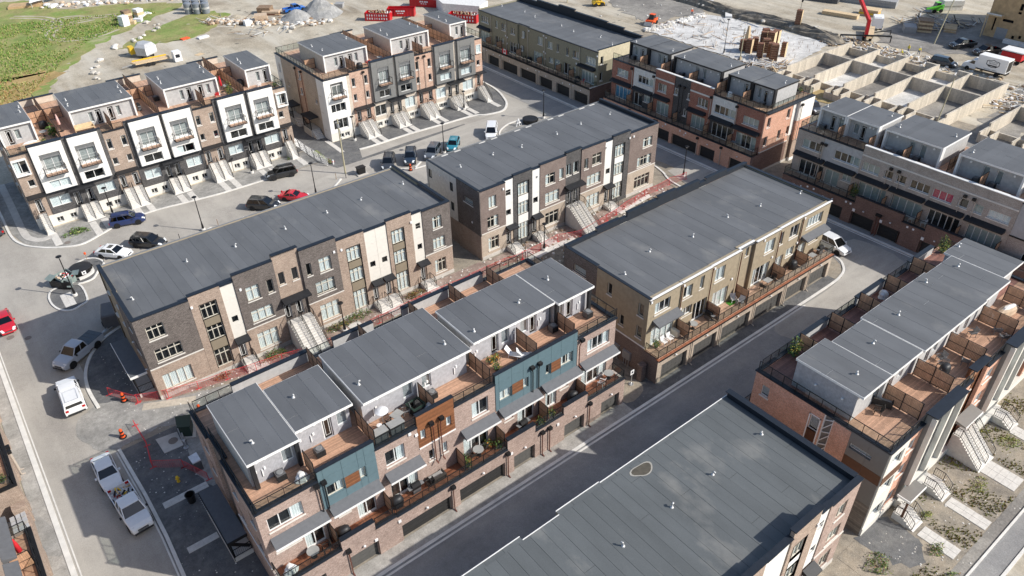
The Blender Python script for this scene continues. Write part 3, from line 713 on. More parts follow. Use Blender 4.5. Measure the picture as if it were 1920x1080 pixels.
vents(b,[(50.5,75.7),(56.0,75.9),(60.5,75.2),(67.1,75.3),(72.1,75.7),(77.9,75.6)],9.9)
meterbox(fw,76.9,8.9,b,.2,.2);meterbox(fw,69.8,5.,b,.2,.2)
for x,z in((51.6,9.3),(57.4,9.2),(69.9,9.5),(74.4,9.6),(75.2,9.6)):meterbox(f,x,z,b,.22,.28,.03)
b=R9=thing('townhouse_block','tan stucco flat-roofed block right of centre with red-brown decks above its garages','townhouses',(63,45,0),'flat-roofed townhouse blocks')
f=F('-y',39.3);ops=[]
def W9(a,c,z0,z1,n=2,**k):win(f,a,c,z0,z1,n,False,'frame_white',parent=b,ops=ops,**k)
W9(48.9,51.2,7.5,8.95,3,cur='left');W9(53.2,54.6,7.45,9.05,2,cur='right');W9(55.8,56.45,7.6,9.3,1,cur='full');W9(58.4,60.0,7.3,9.1,2,cur='full')
W9(63.9,64.45,8.2,9.4,1,cur='full',d=-.4);W9(67.1,68.9,7.3,9.05,2,cur='full');W9(69.85,70.5,7.5,9.2,1,cur=None);W9(71.8,73.5,7.5,9.2,2,cur=None);W9(75.1,78.3,7.6,9.1,5,cur='full')
W9(53.4,54.95,5.0,6.2,2,cur='left');W9(71.9,73.4,4.9,6.1,2,cur='full');W9(76.6,78.5,4.95,5.9,2,cur='full')
def SL(f,a,c,z0,z1,n=2,cur='auto',cm='curtain_white',d=0.,ops=ops,fm='frame_white',par=None):return win(f,a,c,z0,z1,n,False,fm,cur,cm,None,par,d,ops,'sliding_door',True)
SL(f,48.7,52.2,3.38,5.9,4,'full',par=b);SL(f,55.2,57.5,3.38,6.0,3,None,par=b);SL(f,58.5,61.2,3.38,5.8,3,'full',par=b);SL(f,65.6,68.7,3.38,5.9,4,'sides',par=b);SL(f,69.8,71.4,3.38,5.7,2,'full',par=b);SL(f,74.3,76.0,3.38,5.7,2,'full',par=b)
for a,c,z,pr in((47.9,52.75,9.85,0),(52.75,57.45,9.9,.05),(57.45,62.4,9.9,0),(62.4,65.1,9.9,-.35),(65.1,69.5,9.9,0.02),(69.5,73.95,9.95,0.),(73.95,79.6,9.95,.05)):
 wall(f,'stucco_wall',a,c,3.3,z,'stucco_tan',ops,pr,.5,b)
 piece('roof_edge',a-.01,c+.01,39.3-pr-.14,39.3-pr+.1,z,z+.09,'white_trim',b)
 piece('gutter',a,c,39.3-pr-.1,39.3-pr-.005,z-.14,z-.005,'black_metal',b)
awning(f,48.7,52.5,6.95,b,'awning_grey',1.0,.35);awning(f,74.5,79.3,6.95,b,'awning_grey',1.0,.35)
for x in(52.8,57.6,62.5,69.6,74.0):downpipe(f,x,9.6,3.4,b,'copper_pipe',.0,False)
for x,z in((48.2,9.4),(53.1,9.3),(58.0,9.3),(66.6,9.4),(74.3,9.4),(53.0,6.3),(61.5,6.4),(68.9,6.2),(73.8,6.2)):meterbox(f,x,z,b,.22,.24,.03)
g=F('-y',37.3);gops=[]
for i,(a,c)in enumerate(((48.6,52.6),(53.7,57.5),(58.4,63.4),(64.4,69.5),(70.4,74.4),(75.0,79.0))):garage(g,a,c,0,2.3,b,gops);wlight(g,(a+c)/2,2.62,b)
wall(g,'brick_wall',47.9,79.5,0,3.22,'brick_beige',gops,0,.35,b,.4);piece('deck_edge',47.85,79.6,37.18,37.62,3.22,3.3,'deck_dark',b)
piece('gutter',47.9,79.5,37.1,37.175,3.12,3.26,'black_metal',b)
for x in(53.2,58.0,64.0,69.9,74.7):downpipe(g,x,3.1,0,b,'beige_pipe',0,False)
deckboards(b,48.0,79.4,37.4,39.28,3.4,'y','deck_wood');MB().box(48,79.4,37.66,39.29,3.0,3.36).obj('deck_frame','old_wood',b)
rail(b,[(48.0,39.2),(48.0,37.42),(79.4,37.42),(79.4,39.2)],3.4,1.05,True,1.3)
for x in(52.75,57.7,62.7,69.5,74.0):screen(b,(x,39.25),(x,37.55),3.4,1.9,1)
core(b,48.3,79.2,39.95,51.6,9.78);core(b,48.3,79.1,38.2,39.9,2.98);
fw=F('-x',47.9);ops=[]
for a,c,z0,z1 in((48.5,50.5,7.7,8.7),(44.5,45.2,7.5,9.0),(42.5,43.2,4.6,6.0),(39.9,40.7,7.3,8.9),(39.9,40.7,4.5,6.0)):win(fw,a,c,z0,z1,1,False,'frame_cream','blind' if a>48 else None,parent=b,ops=ops)
wall(fw,'brick_wall',46.85,52.1,0,10.1,'brick_dark',ops,.03,.3,b);wall(fw,'stucco_wall',39.3,46.85,3.75,10.0,'stucco_tan',ops,0,.3,b)
wall(fw,'brick_wall',37.3,46.85,0,3.25,'brick_brown',(),0,.3,b);wall(fw,'brick_wall',39.3,46.85,3.25,3.62,'brick_brown',(),0,.3,b);piece('stone_band',47.82,48.1,39.3,46.8,3.62,3.75,'white_trim',b)
fe=F('+x',79.6);wall(fe,'stucco_wall',39.3,52.1,3.3,10.0,'stucco_tan',(),0,.3,b);wall(fe,'brick_wall',37.3,52.1,0,3.25,'brick_beige',(),-.05,.3,b)
fb=F('+y',52.1)
for(a,c,z,m)in((47.9,52.6,10.2,'brick_dark'),(52.6,56.2,10.6,'brick_tan'),(56.2,57.4,10.4,'cream_panel'),(57.4,62.6,10.9,'brick_dark'),(62.6,65.8,11.15,'brick_tan'),(65.8,70.1,10.9,'brick_dark'),(70.1,71.4,10.4,'cream_panel'),(71.4,75.4,10.7,'brick_tan'),(75.4,79.6,10.3,'brick_dark')):
 wall(fb,'brick_wall',a,c,0,z,m,(),.0,.3,b);cap(b,a,c,51.72,52.22,z);MB().box(a+.002,c-.002,51.77,51.798,9.85,z).obj('parapet_back','navy_cap',b)
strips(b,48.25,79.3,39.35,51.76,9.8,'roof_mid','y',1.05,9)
cap(b,47.78,48.25,46.85,51.7,10.12);cap(b,47.85,48.2,39.2,46.85,10.0);cap(b,79.25,79.7,39.3,51.7,10.0,'navy_cap',.07)
vents(b,[(49.4,44.2),(54.6,45.6),(60.6,44.6),(67.1,44.9),(72.2,44.1),(78.5,42.9)],9.82)
mb=MB()
for y in(44.9,43.2,41.5):mb.box(47.62,47.88,y-.55,y+.55,.9,1.9);[mb.tube((47.74,y-.35+.35*i,0),(47.74,y-.35+.35*i,.9),.06,n=6)for i in range(3)]
mb.obj('meter_cabinet','galvanised',b)
for y in(46.3,38.8):MB().box(46.9,47.6,y-.3,y+.3,0,2.1).box(46.85,47.65,y-.35,y+.35,2.1,2.2).obj('brick_pier','brick_brown',b)
b=R11=thing('townhouse_block','flat-roofed block at the bottom whose grey roof carries a small brown puddle','townhouses',(25,20,0),'flat-roofed townhouse blocks')
P11=dict(PAL6);P11.update(dark='brick_rose',low='brick_rose',col1='brick_tan',col2='brick_tan',white='white_panel',mid='brick_tan',span='white_panel')
f=F('-y',13.5);front_block(b,f,-.3,P11,14.0,dict(seg5=11.3,seg6=10.8,w2=10.7,seg7=11.3,w3=10.6,seg8=10.3));out_stairs(b,f,-.3,14.0)
core(b,14.0,42.9,13.9,25.5,9.8)
fe=F('+x',43.3);ops=[]
wall(fe,'brick_wall',13.5,25.8,4.0,10.3,'brick_rose',(),0,.3,b);wall(fe,'brick_wall',13.5,25.8,0,3.9,'brick_tan',(),0,.3,b)
fb=F('+y',25.8);ops=[]
for a in(18,24,30.5,36):win(fb,a,a+1.6,7.4,9.0,2,False,'frame_white','full',parent=b,ops=ops);win(fb,a,a+2.4,3.4,5.9,3,False,'frame_white','full',sill=None,parent=b,ops=ops,name='sliding_door',door=True)
gops=[];gb=F('+y',27.8)
for a in(15,20.5,25.5,31,37):garage(gb,a,a+4,0,2.2,b,gops)
for a,c,pr in((14.0,20.4,.1),(20.4,23.8,-.25),(23.8,28.1,.12),(28.1,43.3,0.02)):
 wall(fb,'stucco_wall',a,c,3.3,9.8,'stucco_tan',ops,pr,.5,b);piece('roof_edge',a,c,25.8+pr-.0,25.8+pr+.06,9.75,9.87,'white_trim',b);strips(b,a,c,25.5,25.8+pr,9.81,'roof_patchy','y',1.5,12)
wall(gb,'brick_wall',14.0,43.3,0,3.3,'brick_rose',gops,0,.35,b,.4);deckboards(b,14.0,43.2,25.85,27.6,3.4,'y','deck_wood');MB().box(14,43.2,25.82,27.4,3.0,3.36).obj('deck_frame','old_wood',b)
rail(b,[(14.0,27.65),(43.2,27.65),(43.2,25.9)],3.4,1.05,True,1.3)
strips(b,14.0,42.88,13.86,25.5,9.82,'roof_patchy','y',.98,11)
cap(b,42.85,43.42,13.95,25.9,10.3);MB().box(42.89,42.99,13.9,25.7,9.82,10.3).obj('parapet_back','navy_cap',b)
vents(b,[(41.6,21.2),(35.3,21.0),(30.6,20.9),(25.5,20.8),(19.0,20.5)],9.84)
r=random.Random(2);pts=[(1+.12*math.sin(3*a)+.1*math.cos(2*a+1))for a in[2*PI*i/22 for i in range(22)]]
for k,(nm,m,sc,z)in enumerate((('puddle_rim','puddle_rim',.98,9.862),('puddle','puddle',.84,9.866))):
 MB().prism([(31.5+1.0*sc*p*math.cos(2*PI*i/22),24.7+.6*sc*p*math.sin(2*PI*i/22))for i,p in enumerate(pts)],z-.004,z).obj(nm,m,b)
def penthouse(b,x0,x1,y0,y1,zd,zt,wallm,trim,front,ov=.45,seed=0,strip='y',roofm='roof_membrane',inset=None,roofpoly=None):
 """rooftop room: walls, overhanging roof slab with membrane. front = '-y' / '-x' etc side that carries doors"""
 i=inset or dict()
 wx0,wx1,wy0,wy1=x0+i.get('l',.12),x1-i.get('r',.12),y0+i.get('f',ov),y1-i.get('k',.12)
 core(b,wx0+.3,wx1-.3,wy0+.36,wy1-.3,zt-.35,zd,'dark_inside')
 MB().box(x0,x1,y0,y1,zt-.24,zt-.02).obj('roof_edge',trim,b)
 strips(b,x0+.04,x1-.04,y0+.04,y1-.04,zt-.02,roofm,strip,1.02,seed)
 return wx0,wx1,wy0,wy1
def ops_doors(f,b,lst,ops,fm='frame_white'):
 for it in lst:
  k,a,z=it[:3];a=abs(a)-(0 if f.n=='-y' else(it[3]if len(it)>3 else .85))
  if k=='d':front_door(f,a,a+.85,z,z+2.1,b,ops,fm,'frame_white' if len(it)>3 else 'black_metal')
  else:win(f,a,a+(it[3]if len(it)>3 else .8),z,z+(it[4]if len(it)>4 else 1.5),1,False,fm,None,parent=b,ops=ops,sill=None)
b=R8=thing('townhouse_block','near block of rose brick and slate-blue panels with rooftop rooms and terraces','townhouses',(25,46,0),'townhouse blocks with rooftop terraces')
f=F('-y',39.2);ops=[]
def W8(a,c,z0,z1,n=2,cur='auto',fm='frame_white',**k):win(f,a,c,z0,z1,n,False,fm,cur,parent=b,ops=ops,**k)
W8(7.15,9.95,7.6,9.1,3,'right');W8(17.2,19.0,7.5,9.2,2,'right');W8(20.6,21.1,8.4,9.5,1,'full',sill=None);W8(23.15,23.65,8.3,9.4,1,'full',sill=None);W8(25.8,27.55,7.5,9.3,2,'left');W8(39.4,42.3,7.6,9.2,4,'sides')
W8(12.0,13.5,7.85,9.1,2,'right','frame_cream',sill=None);W8(14.85,15.4,7.85,9.1,1,'full','frame_cream',sill=None);W8(28.8,30.15,7.75,8.95,2,'full','frame_cream',sill=None);W8(31.5,32.1,7.75,8.95,1,'full','frame_cream',sill=None)
W8(34.15,34.75,7.8,9.1,1,None,'frame_cream',sill=None);W8(36.0,37.5,7.8,9.1,2,'sides','frame_cream',sill=None)
for a,c in((13.55,14.8),(30.2,31.45),(34.8,35.95)):
 m=MB();f.bx(m,a,c,-.02,.07,7.8,9.05);m.obj('timber_panel','wood_cladding',b)
W8(7.2,9.15,5.1,6.0,3,'full');W8(12.5,13.5,5.1,6.0,2,'right');W8(21.2,21.75,5.45,6.7,1,None);W8(22.5,23.05,5.45,6.7,1,'full');W8(29.3,30.3,4.9,5.8,2,'left');W8(36.0,37.0,4.9,5.8,2,'full')
for a,c,n,cur in((9.45,11.1,2,'left'),(14.1,15.8,2,'left'),(17.3,19.9,3,'right'),(24.7,27.4,3,'left'),(30.8,32.8,2,'left'),(34.2,35.6,2,'sides'),(38.8,42.2,4,'sides')):SL(f,a,c,3.38,5.75,n,cur,ops=ops,par=b)
for a,c,z0,z1,m,nm in((6.5,11.5,3.3,10.08,'brick_rose','brick_wall'),(16.4,20.35,3.3,10.08,'brick_rose','brick_wall'),(24.0,28.35,3.3,10.08,'brick_rose','brick_wall'),(38.0,43.1,3.3,10.08,'brick_rose','brick_wall'),(11.5,16.4,3.3,6.75,'brick_rose','brick_wall'),(28.35,38.0,3.3,6.85,'brick_rose','brick_wall'),(20.35,24.0,3.3,7.5,'brick_rose','brick_wall')):wall(f,nm,a,c,z0,z1,m,ops,0,.3,b)
wall(f,'timber_wall',20.35,24.0,7.62,11.3,'wood_cladding',ops,.02,.25,b);piece('stone_band',20.35,24.0,39.12,39.4,7.5,7.62,'white_trim',b)
wall(f,'panel_wall',11.5,16.4,6.75,11.12,'blue_panel',ops,.02,.25,b);wall(f,'panel_wall',28.35,38.0,6.85,11.12,'blue_panel',ops,.02,.25,b)
panels(f,11.5,16.4,6.76,11.12,(11.95,13.5,14.85,15.45),(7.8,9.15,10.15),'blue_panel',b,ops,.055);panels(f,28.35,38.0,6.86,11.12,(28.75,30.17,31.48,33.2,34.78,35.98,37.55),(7.7,9.1,10.1),'blue_panel',b,ops,.055)
for a,c in((7.0,11.5),(11.8,16.3),(16.95,20.3),(24.5,28.2),(28.6,33.15),(33.6,38.1),(38.45,43.0)):awning(f,a,c,6.95,b,'awning_grey',.95,.38,'white_trim')
for x,lo_,m,jog in((11.25,3.4,'black_metal',.1),(11.85,6.5,'black_metal',0),(21.6,5.2,'copper_pipe',.15),(22.6,5.2,'copper_pipe',-.15),(32.4,6.6,'black_metal',.1),(33.3,6.6,'black_metal',-.1),(38.5,6.8,'copper_pipe',-.3)):downpipe(f,x,9.85,lo_,b,m,.05,True,jog)
for a,c,z in((11.5,16.4,11.12),(20.35,24.0,11.3),(28.35,38.0,11.12)):cap(b,a-.02,c+.02,39.1,39.5,z)
for a,c in((6.4,11.5),(16.4,20.35),(24.0,28.35),(38.0,43.2)):
 cap(b,a,c,39.08,39.55,10.08,'navy_cap',.14);rail(b,[(a+.05,39.25),(c-.05,39.25)],10.22,1.0,True,1.2)
for x0,x1 in((11.5,16.4),(20.35,24.0),(28.35,38.0)):MB().box(x0,x1,39.502,39.53,10,11.1).obj('parapet_back','stucco_grey',b)
g=F('-y',37.5);gops=[]
for a,c in((7.2,9.9),(12.1,14.7),(16.95,22.0),(22.9,27.95),(29.0,31.5),(35.2,37.8),(40.1,42.6)):garage(g,a,c,0,1.95,b,gops,'garage_dark' if c-a>4 else 'garage_grey');wlight(g,(a+c)/2,2.3,b)
for a,c,z in((6.45,11.6,3.4),(11.6,14.63,4.45),(14.63,16.65,3.5),(16.65,28.3,3.35),(28.3,31.55,4.5),(31.55,35.05,3.55),(35.05,38.1,4.5),(38.1,43.25,3.4)):
 wall(g,'brick_wall',a,c,0,z,'brick_rose',gops,0,.32,b,.32);cap(b,a,c,37.42,37.86,z,'navy_cap',.1)
 if z<4:rail(b,[(a+.08,37.62),(c-.08,37.62)],z+.1,1.0,True,1.25)
wall(F('-x',6.45),'brick_wall',37.5,39.2,0,3.4,'brick_rose',(),0,.3,b);wall(F('+x',43.25),'brick_wall',37.5,39.2,0,3.4,'brick_rose',(),0,.3,b)
rail(b,[(43.1,37.62),(43.1,39.15)],3.5,1.0,True,1.2);rail(b,[(6.6,37.62),(6.6,39.15)],3.5,1.0,True,1.2)
MB().box(6.8,42.9,37.83,39.19,2.9,3.32).obj('deck_frame','old_wood',b);deckboards(b,6.8,42.95,37.86,39.18,3.38,'y','deck_dark')
core(b,6.9,42.8,38.4,39.1,2.88)
for x in(12.0,22.15,28.2,32.3,33.2,38.35):downpipe(g,x,3.0,0,b,'copper_pipe',0)
for x,z in((16.8,2.6),(34.3,2.6),(14.5,2.1),(28.7,2.5),(19.6,9.7),(20.2,9.2)):meterbox(g if z<4 else f,x,z,b,.26,.26,.0)
for x in(11.55,16.5,23.9,28.25,33.35,38.1):screen(b,(x,39.15),(x,37.9),3.38,1.9,1)
fw=F('-x',6.5);ops=[]
for y,z in((50.6,7.3),(50.6,4.6),(44.3,7.4),(44.3,4.4),(40.8,7.4),(40.8,4.4)):win(fw,y-.5,y+.5,z,z+1.3,1,False,'frame_white',None,parent=b,ops=ops)
wall(fw,'brick_wall',39.2,45.9,0,10.08,'brick_rose',ops,0,.3,b);wall(fw,'brick_wall',45.9,48.9,0,10.08,'brick_dark',ops,-.25,.3,b);wall(fw,'brick_wall',48.9,52.7,0,10.08,'brick_rose',ops,0,.3,b)
piece('stone_band',6.44,6.7,39.2,45.85,3.6,3.72,'white_trim',b)
for y0,y1,x in((39.1,45.9,6.42),(45.9,48.9,6.66),(48.9,52.8,6.42)):cap(b,x,x+.42,y0,y1,10.08,'navy_cap',.12);rail(b,[(x+.2,y0+.1),(x+.2,y1-.05)],10.2,1.0,True,1.2)
fe=F('+x',43.1);wall(fe,'brick_wall',39.2,52.7,0,10.08,'brick_rose',(),0,.3,b);cap(b,42.75,43.2,39.5,52.75,10.08,'navy_cap',.12);rail(b,[(42.95,39.3),(42.95,52.5)],10.2,1.0,True,1.2)
fb=F('+y',52.7);wall(fb,'brick_wall',6.5,43.1,0,10.05,'brick_rose',(),0,.3,b)
for a,c in((10.2,17.4),(19.8,24.0),(27.2,36.9)):wall(fb,'parapet_wall',a,c,10.05,11.1,'stucco_grey',(),0.02,.3,b);cap(b,a,c,52.35,52.85,11.1,'navy_cap',.08)
for a,c in((6.9,10.2),(17.4,19.8),(24.0,27.2),(36.9,42.8)):cap(b,a,c,52.4,52.8,10.06,'navy_cap',.1);rail(b,[(a,52.6),(c,52.6)],10.16,1.0,True,1.2)
core(b,6.95,42.7,39.57,52.3,9.9)
deckboards(b,6.85,42.72,39.5,52.4,10.0,'x','deck_wood_y')
def pent8(x0,x1,y0,y1,ffr,items,seed,wm='corrugated',sidem='stucco_grey'):
 a,c,d,e=penthouse(b,x0,x1,y0,y1,10,13.1,wm,'white_trim','-y',.75,seed)
 ff=F('-y',d);oo=[];ops_doors(ff,b,items,oo);wall(ff,'siding_wall',a,c,10,12.86,wm,oo,0,.3,b)
 wall(F('-x',a),'siding_wall',d,e,10,12.86,sidem,(),0,.3,b);wall(F('+x',c),'siding_wall',d,e,10,12.86,sidem,(),0,.3,b);wall(F('+y',e),'siding_wall',a,c,10,12.86,sidem,(),0,.3,b)
 return ff
f1=pent8(7.35,11.5,41.15,49.2,0,[('w',10.1,10.7,.9,1.9)],81);f2=pent8(11.55,16.45,42.0,48.0,0,[('d',13.9,10.05),('w',15.2,10.7,.9,1.8)],82)
f3=pent8(17.05,27.6,41.4,49.1,0,[('w',21.0,10.6,1.0,1.9),('w',22.9,10.6,.9,1.9)],83);f4=pent8(28.2,37.6,41.9,47.9,0,[('d',30.6,10.05),('w',31.8,10.5,.9,1.9),('w',34.0,10.6,.9,1.8),('d',35.1,10.05)],84)
f5=pent8(37.65,42.2,41.5,47.9,0,[('w',38.3,10.6,.7,1.8),('d',39.3,10.05)],85)
for x,y in((7.75,41.55),(11.3,41.6),(7.75,48.6),(37.9,42.0),(41.85,41.8)):piece('post',x-.16,x+.16,y-.16,y+.16,10,12.86,'awning_black',b)
vents(b,[(8.6,43.0),(13.1,45.6),(17.9,43.6),(26.2,43.4),(29.2,43.2),(34.9,44.0),(39.4,45.1)],13.1)
for ff,xs in((f1,(8.2,8.9)),(f2,(12.2,13.3)),(f3,(18.6,23.6,26.6)),(f4,(29.2,33.4,36.6)),(f5,(41.2,))):
 for i,x in enumerate(xs):
  m=MB();m.tube(ff.w(x,.0,12.3),ff.w(x,.09,12.3),.17,n=14);m.obj('wall_lamp','white_plastic',b)
  m=MB();ff.bx(m,x-.5,x-.42,.02,.1,10.6,11.3);ff.bx(m,x-.3,x-.15,.02,.1,11.2,11.45);m.obj('conduit','white_plastic',b)
for p,q in(((11.52,41.2),(11.52,39.55)),((16.75,42.6),(16.75,39.55)),((22.4,42.0),(22.4,39.6)),((28.1,42.6),(28.1,39.55)),((33.4,42.5),(33.4,39.6)),((37.9,42.1),(37.9,39.55)),((17.2,49.2),(17.2,52.3)),((27.9,49),(27.9,52.3)),((37.3,48),(37.3,52.3)),((32.6,48),(32.6,52.3)),((22.4,49.2),(22.4,52.3))):screen(b,p,q,10.0,1.85)
po=MB().box(4.72,6.35,44.4,51.0,2.6,2.75).obj('porch_roof','awning_grey',b)
MB().box(4.66,4.718,44.35,51.05,2.5,2.78).box(4.66,6.35,44.32,44.398,2.5,2.78).obj('fascia','black_metal',po)
MB().box(4.8,6.45,44.5,50.9,0,.55).obj('porch','concrete_step',b);m=MB()
for y in(44.6,47.7,50.8):m.bar((4.9,y,.55),(4.9,y,2.6),.13)
m.bar((4.9,44.6,2.3),(6.3,44.6,1.0),.2);m.obj('porch_post','black_metal',b);rail(b,[(6.4,44.55),(4.9,44.55),(4.9,47.7)],.55,.95,False,1.4,True);rail(b,[(4.85,44.5),(4.85,48)],.2,.4,False,1.4,True)
m=MB()
for i in range(26):m.lathe([(0,0),(.035,.03),(0,.07)],5,(4.62,44.5+i*.25,2.44))
m.obj('string_lights','lamp_glass',po)['kind']='stuff'
b=R10=thing('townhouse_block','orange brick block at right with timber roof decks on both sides','townhouses',(70,20,0),'townhouse blocks with rooftop terraces')
XE=79.6
fw=F('-x',47.3);ops=[]
for a,c,z0,z1 in((24.4,25.2,7.9,9.1),(24.4,25.2,5.4,6.4),(21.4,22.1,5.3,6.3)):win(fw,a,c,z0,z1,1,False,'frame_white','blind',parent=b,ops=ops)
win(fw,19.45,20.35,7.6,9.2,1,False,'frame_white','blind',sill=None,parent=b,ops=ops);win(fw,19.45,20.35,4.1,5.9,1,False,'frame_white',None,sill=None,parent=b,ops=ops)
m=MB();fw.bx(m,-20.35,-19.45,-.1,-.02,5.9,7.6);m.obj('spandrel_panel','brown_panel',b);ops.append((-20.35,-19.45,5.9,7.6))
m=MB();fw.bx(m,-20.45,-20.352,-.1,.05,4.0,9.3);fw.bx(m,-19.448,-19.35,-.1,.05,4.0,9.3);fw.bx(m,-20.45,-19.35,-.1,.05,9.21,9.3);m.obj('window_surround','white_trim',b)
win(fw,14.7,16.6,8.35,8.95,1,False,'frame_white','blind',sill=None,parent=b,ops=ops)
wall(fw,'brick_wall',19.2,26.0,0,10.05,'brick_orange',ops,0,.3,b);wall(fw,'panel_wall',18.35,19.2,0,10.1,'grey_panel',(),-.2,.3,b);wall(fw,'brick_wall',16.75,18.35,0,9.95,'brick_orange',(),.04,.3,b)
wall(fw,'panel_wall',13.5,16.75,3.75,10.1,'grey_panel',ops,.06,.3,b);wall(fw,'siding_wall',13.5,16.75,0,3.7,'weathered_siding',(),.03,.3,b)
panels(fw,13.5,16.75,7.5,10.05,(15.1,),1,'grey_panel',b,ops,.09);panels(fw,13.5,16.75,6.4,7.5,(15.1,),1,'brown_panel',b,ops,.09);panels(fw,13.5,16.75,3.8,6.4,(15.1,),1,'grey_panel',b,ops,.09)
m=MB()
for k in range(4):
 z=4.2+k*1.4;m.bar(fw.w(-19.1,-.1,z),fw.w(-18.45,-.1,z+1.0),.07);m.bar(fw.w(-19.1,-.1,z+1.0),fw.w(-18.45,-.1,z+1.35),.07)
fw.bx(m,-19.2,-19.12,-.2,-.02,0,10);fw.bx(m,-18.43,-18.35,-.2,-.02,0,10);m.obj('white_trellis','white_trim',b)
ff=F('-y',13.5);ops=[]
bays=[(47.36,50.3,'pale'),(50.3,52.5,'brick'),(52.5,57.6,'tall'),(57.6,60.6,'brick'),(60.6,63.4,'recess'),(63.4,66.4,'brick'),(66.4,71.4,'tall'),(71.4,74.5,'brick'),(74.5,77.3,'recess'),(77.3,XE,'brick')]
for i,(a,c,k)in enumerate(bays):
 mid=(a+c)/2;w_=min(1.0,(c-a)*.3)
 if k=='pale':
  for z0,z1 in((7.7,9.3),(4.6,6.1),(1.3,2.9)):win(ff,a+.5,c-.5,z0,z1,2,False,'frame_white','full',parent=b,ops=ops)
  wall(ff,'panel_wall',a,c,0,10.05,'cream_panel',ops,.1,.4,b);m=MB();ff.bx(m,a,c,.1,.14,6.4,7.3);m.obj('timber_panel','brown_panel',b)
 elif k=='brick':
  for z0,z1 in((7.6,9.2),(4.6,6.2),(1.2,2.8)):win(ff,mid-w_,mid+w_,z0,z1,2 if w_>.8 else 1,False,'frame_white','full',parent=b,ops=ops)
  wall(ff,'brick_wall',a,c,0,10.05,'brick_orange',ops,0,.3,b)
 elif k=='tall':
  for z0,z1 in((7.5,9.6),(4.4,6.4),(1.2,2.9)):
   win(ff,a+.5,mid-.15,z0,z1,2,False,'frame_white','full',parent=b,ops=ops,d=.35,sill=None);win(ff,mid+.4,c-.4,z0,z1,2,False,'frame_white',None,parent=b,ops=ops,d=.35,sill=None)
  wall(ff,'panel_wall',a,c,0,11.1,'charcoal_panel',ops,.35,.6,b)
  m=MB()
  for u0,u1 in((a,a+.3),(mid-.1,mid+.3),(c-.3,c)):ff.bx(m,u0,u1,.36,.75,3.2,10.95)
  ff.bx(m,a,c,.36,.7,3.0,3.2);m.obj('pilaster','cream_panel',b);cap(b,a-.05,c+.05,12.7,13.7,11.1,'navy_cap',.09)
 else:
  for z0,z1 in((7.5,9.3),(4.5,6.2)):win(ff,a+.6,c-.6,z0,z1,2,False,'frame_white','full',parent=b,ops=ops,d=-.4)
  front_door(ff,a+.3,a+1.15,2.6,4.0+.7,b,ops,d=-.4);front_door(ff,c-1.15,c-.3,2.6,4.7,b,ops,d=-.4)
  wall(ff,'timber_wall',a,c,0,11.0,'wood_cladding',ops,-.4,.25,b);cap(b,a,c,13.45,14.2,11.0,'navy_cap',.09);awning(ff,a-.2,c+.2,5.5,b,'grey_panel',1.1,.2,'white_trim')
 m=MB();ff.bx(m,a,c,-.3,.16 if k!='tall' else .76,-.05,.9);m.obj('foundation','cream_panel',b)
for a,c,k in bays:
 if k in('pale','brick'):cap(b,a,c,13.38,13.82,10.06,'navy_cap',.12);rail(b,[(a+.05,13.6),(c-.05,13.6)],10.18,1.0,True,1.1)
for(y0,y1)in((13.4,16.75),(16.75,18.35),(18.35,26.1)):cap(b,47.2,47.65,y0,y1,10.1,'navy_cap',.12)
rail(b,[(47.42,13.6),(47.42,25.9)],10.22,1.0,True,1.25)
fb=F('+y',26.0);wall(fb,'brick_wall',47.3,XE,3.3,10.05,'brick_orange',(),0,.3,b)
for i in range(13):
 a=47.8+i*4.9
 if a+4.9>XE:break
 if i%2==0:cap(b,a-(.5 if i==0 else 0),a+4.9,25.72,26.12,10.06,'navy_cap',.12);rail(b,[(a,25.9),(a+4.8,25.9)],10.18,1.0,True,1.2)
 else:wall(fb,'parapet_wall',a,a+4.9,10.05,11.0,'stucco_grey',(),.02,.3,b);cap(b,a,a+4.9,25.65,26.15,11.0,'navy_cap',.08)
 if i:screen(b,(a,25.6),(a,23.0),10.0,1.85,2)
wall(F('+y',27.7),'brick_wall',47.3,XE,0,3.3,'brick_orange',(),0,.3,b);MB().box(47.4,XE,26.0,27.4,3.0,3.3).obj('deck_frame','old_wood',b);deckboards(b,47.4,79,26.05,27.6,3.4,'y','deck_red');rail(b,[(47.5,26.1),(47.5,27.6),(78,27.6)],3.4,1.05,True,1.3)
core(b,47.75,XE-.3,14.35,25.6,9.9);deckboards(b,47.6,XE,13.8,17.6,10.0,'x','deck_wood_y');deckboards(b,47.6,XE,17.6,25.7,10.0,'y','deck_red')
def pent10(x0,x1,y0,y1,seed,doors):
 a,c,d,e=penthouse(b,x0,x1,y0,y1,10,13.0,'stucco_grey','white_trim','-y',.5,seed,'y','roof_mid')
 oo=[];q=F('-y',d);ops_doors(q,b,doors,oo);wall(q,'siding_wall',a,c,10,12.76,'stucco_grey',oo,0,.3,b)
 wall(F('-x',a),'siding_wall',d,e,10,12.76,'corrugated',(),0,.3,b);wall(F('+x',c),'siding_wall',d,e,10,12.76,'stucco_grey',(),0,.3,b);wall(F('+y',e),'siding_wall',a,c,10,12.76,'stucco_grey',(),0,.3,b)
pent10(48.1,52.3,17.0,23.2,101,[('w',51.0,10.5)]);pent10(52.35,57.2,17.0,22.6,102,[('d',53.4,10.05),('w',55,10.6)])
pent10(57.3,68.5,16.85,22.85,103,[('d',59.3,10.05),('w',60.6,10.6),('w',64.5,10.6),('d',66.5,10.05)]);pent10(68.4,73.4,16.95,22.65,104,[('d',70.3,10.05)])
pent10(73.45,77.8,17.6,23.4,105,[('d',75.3,10.05)])
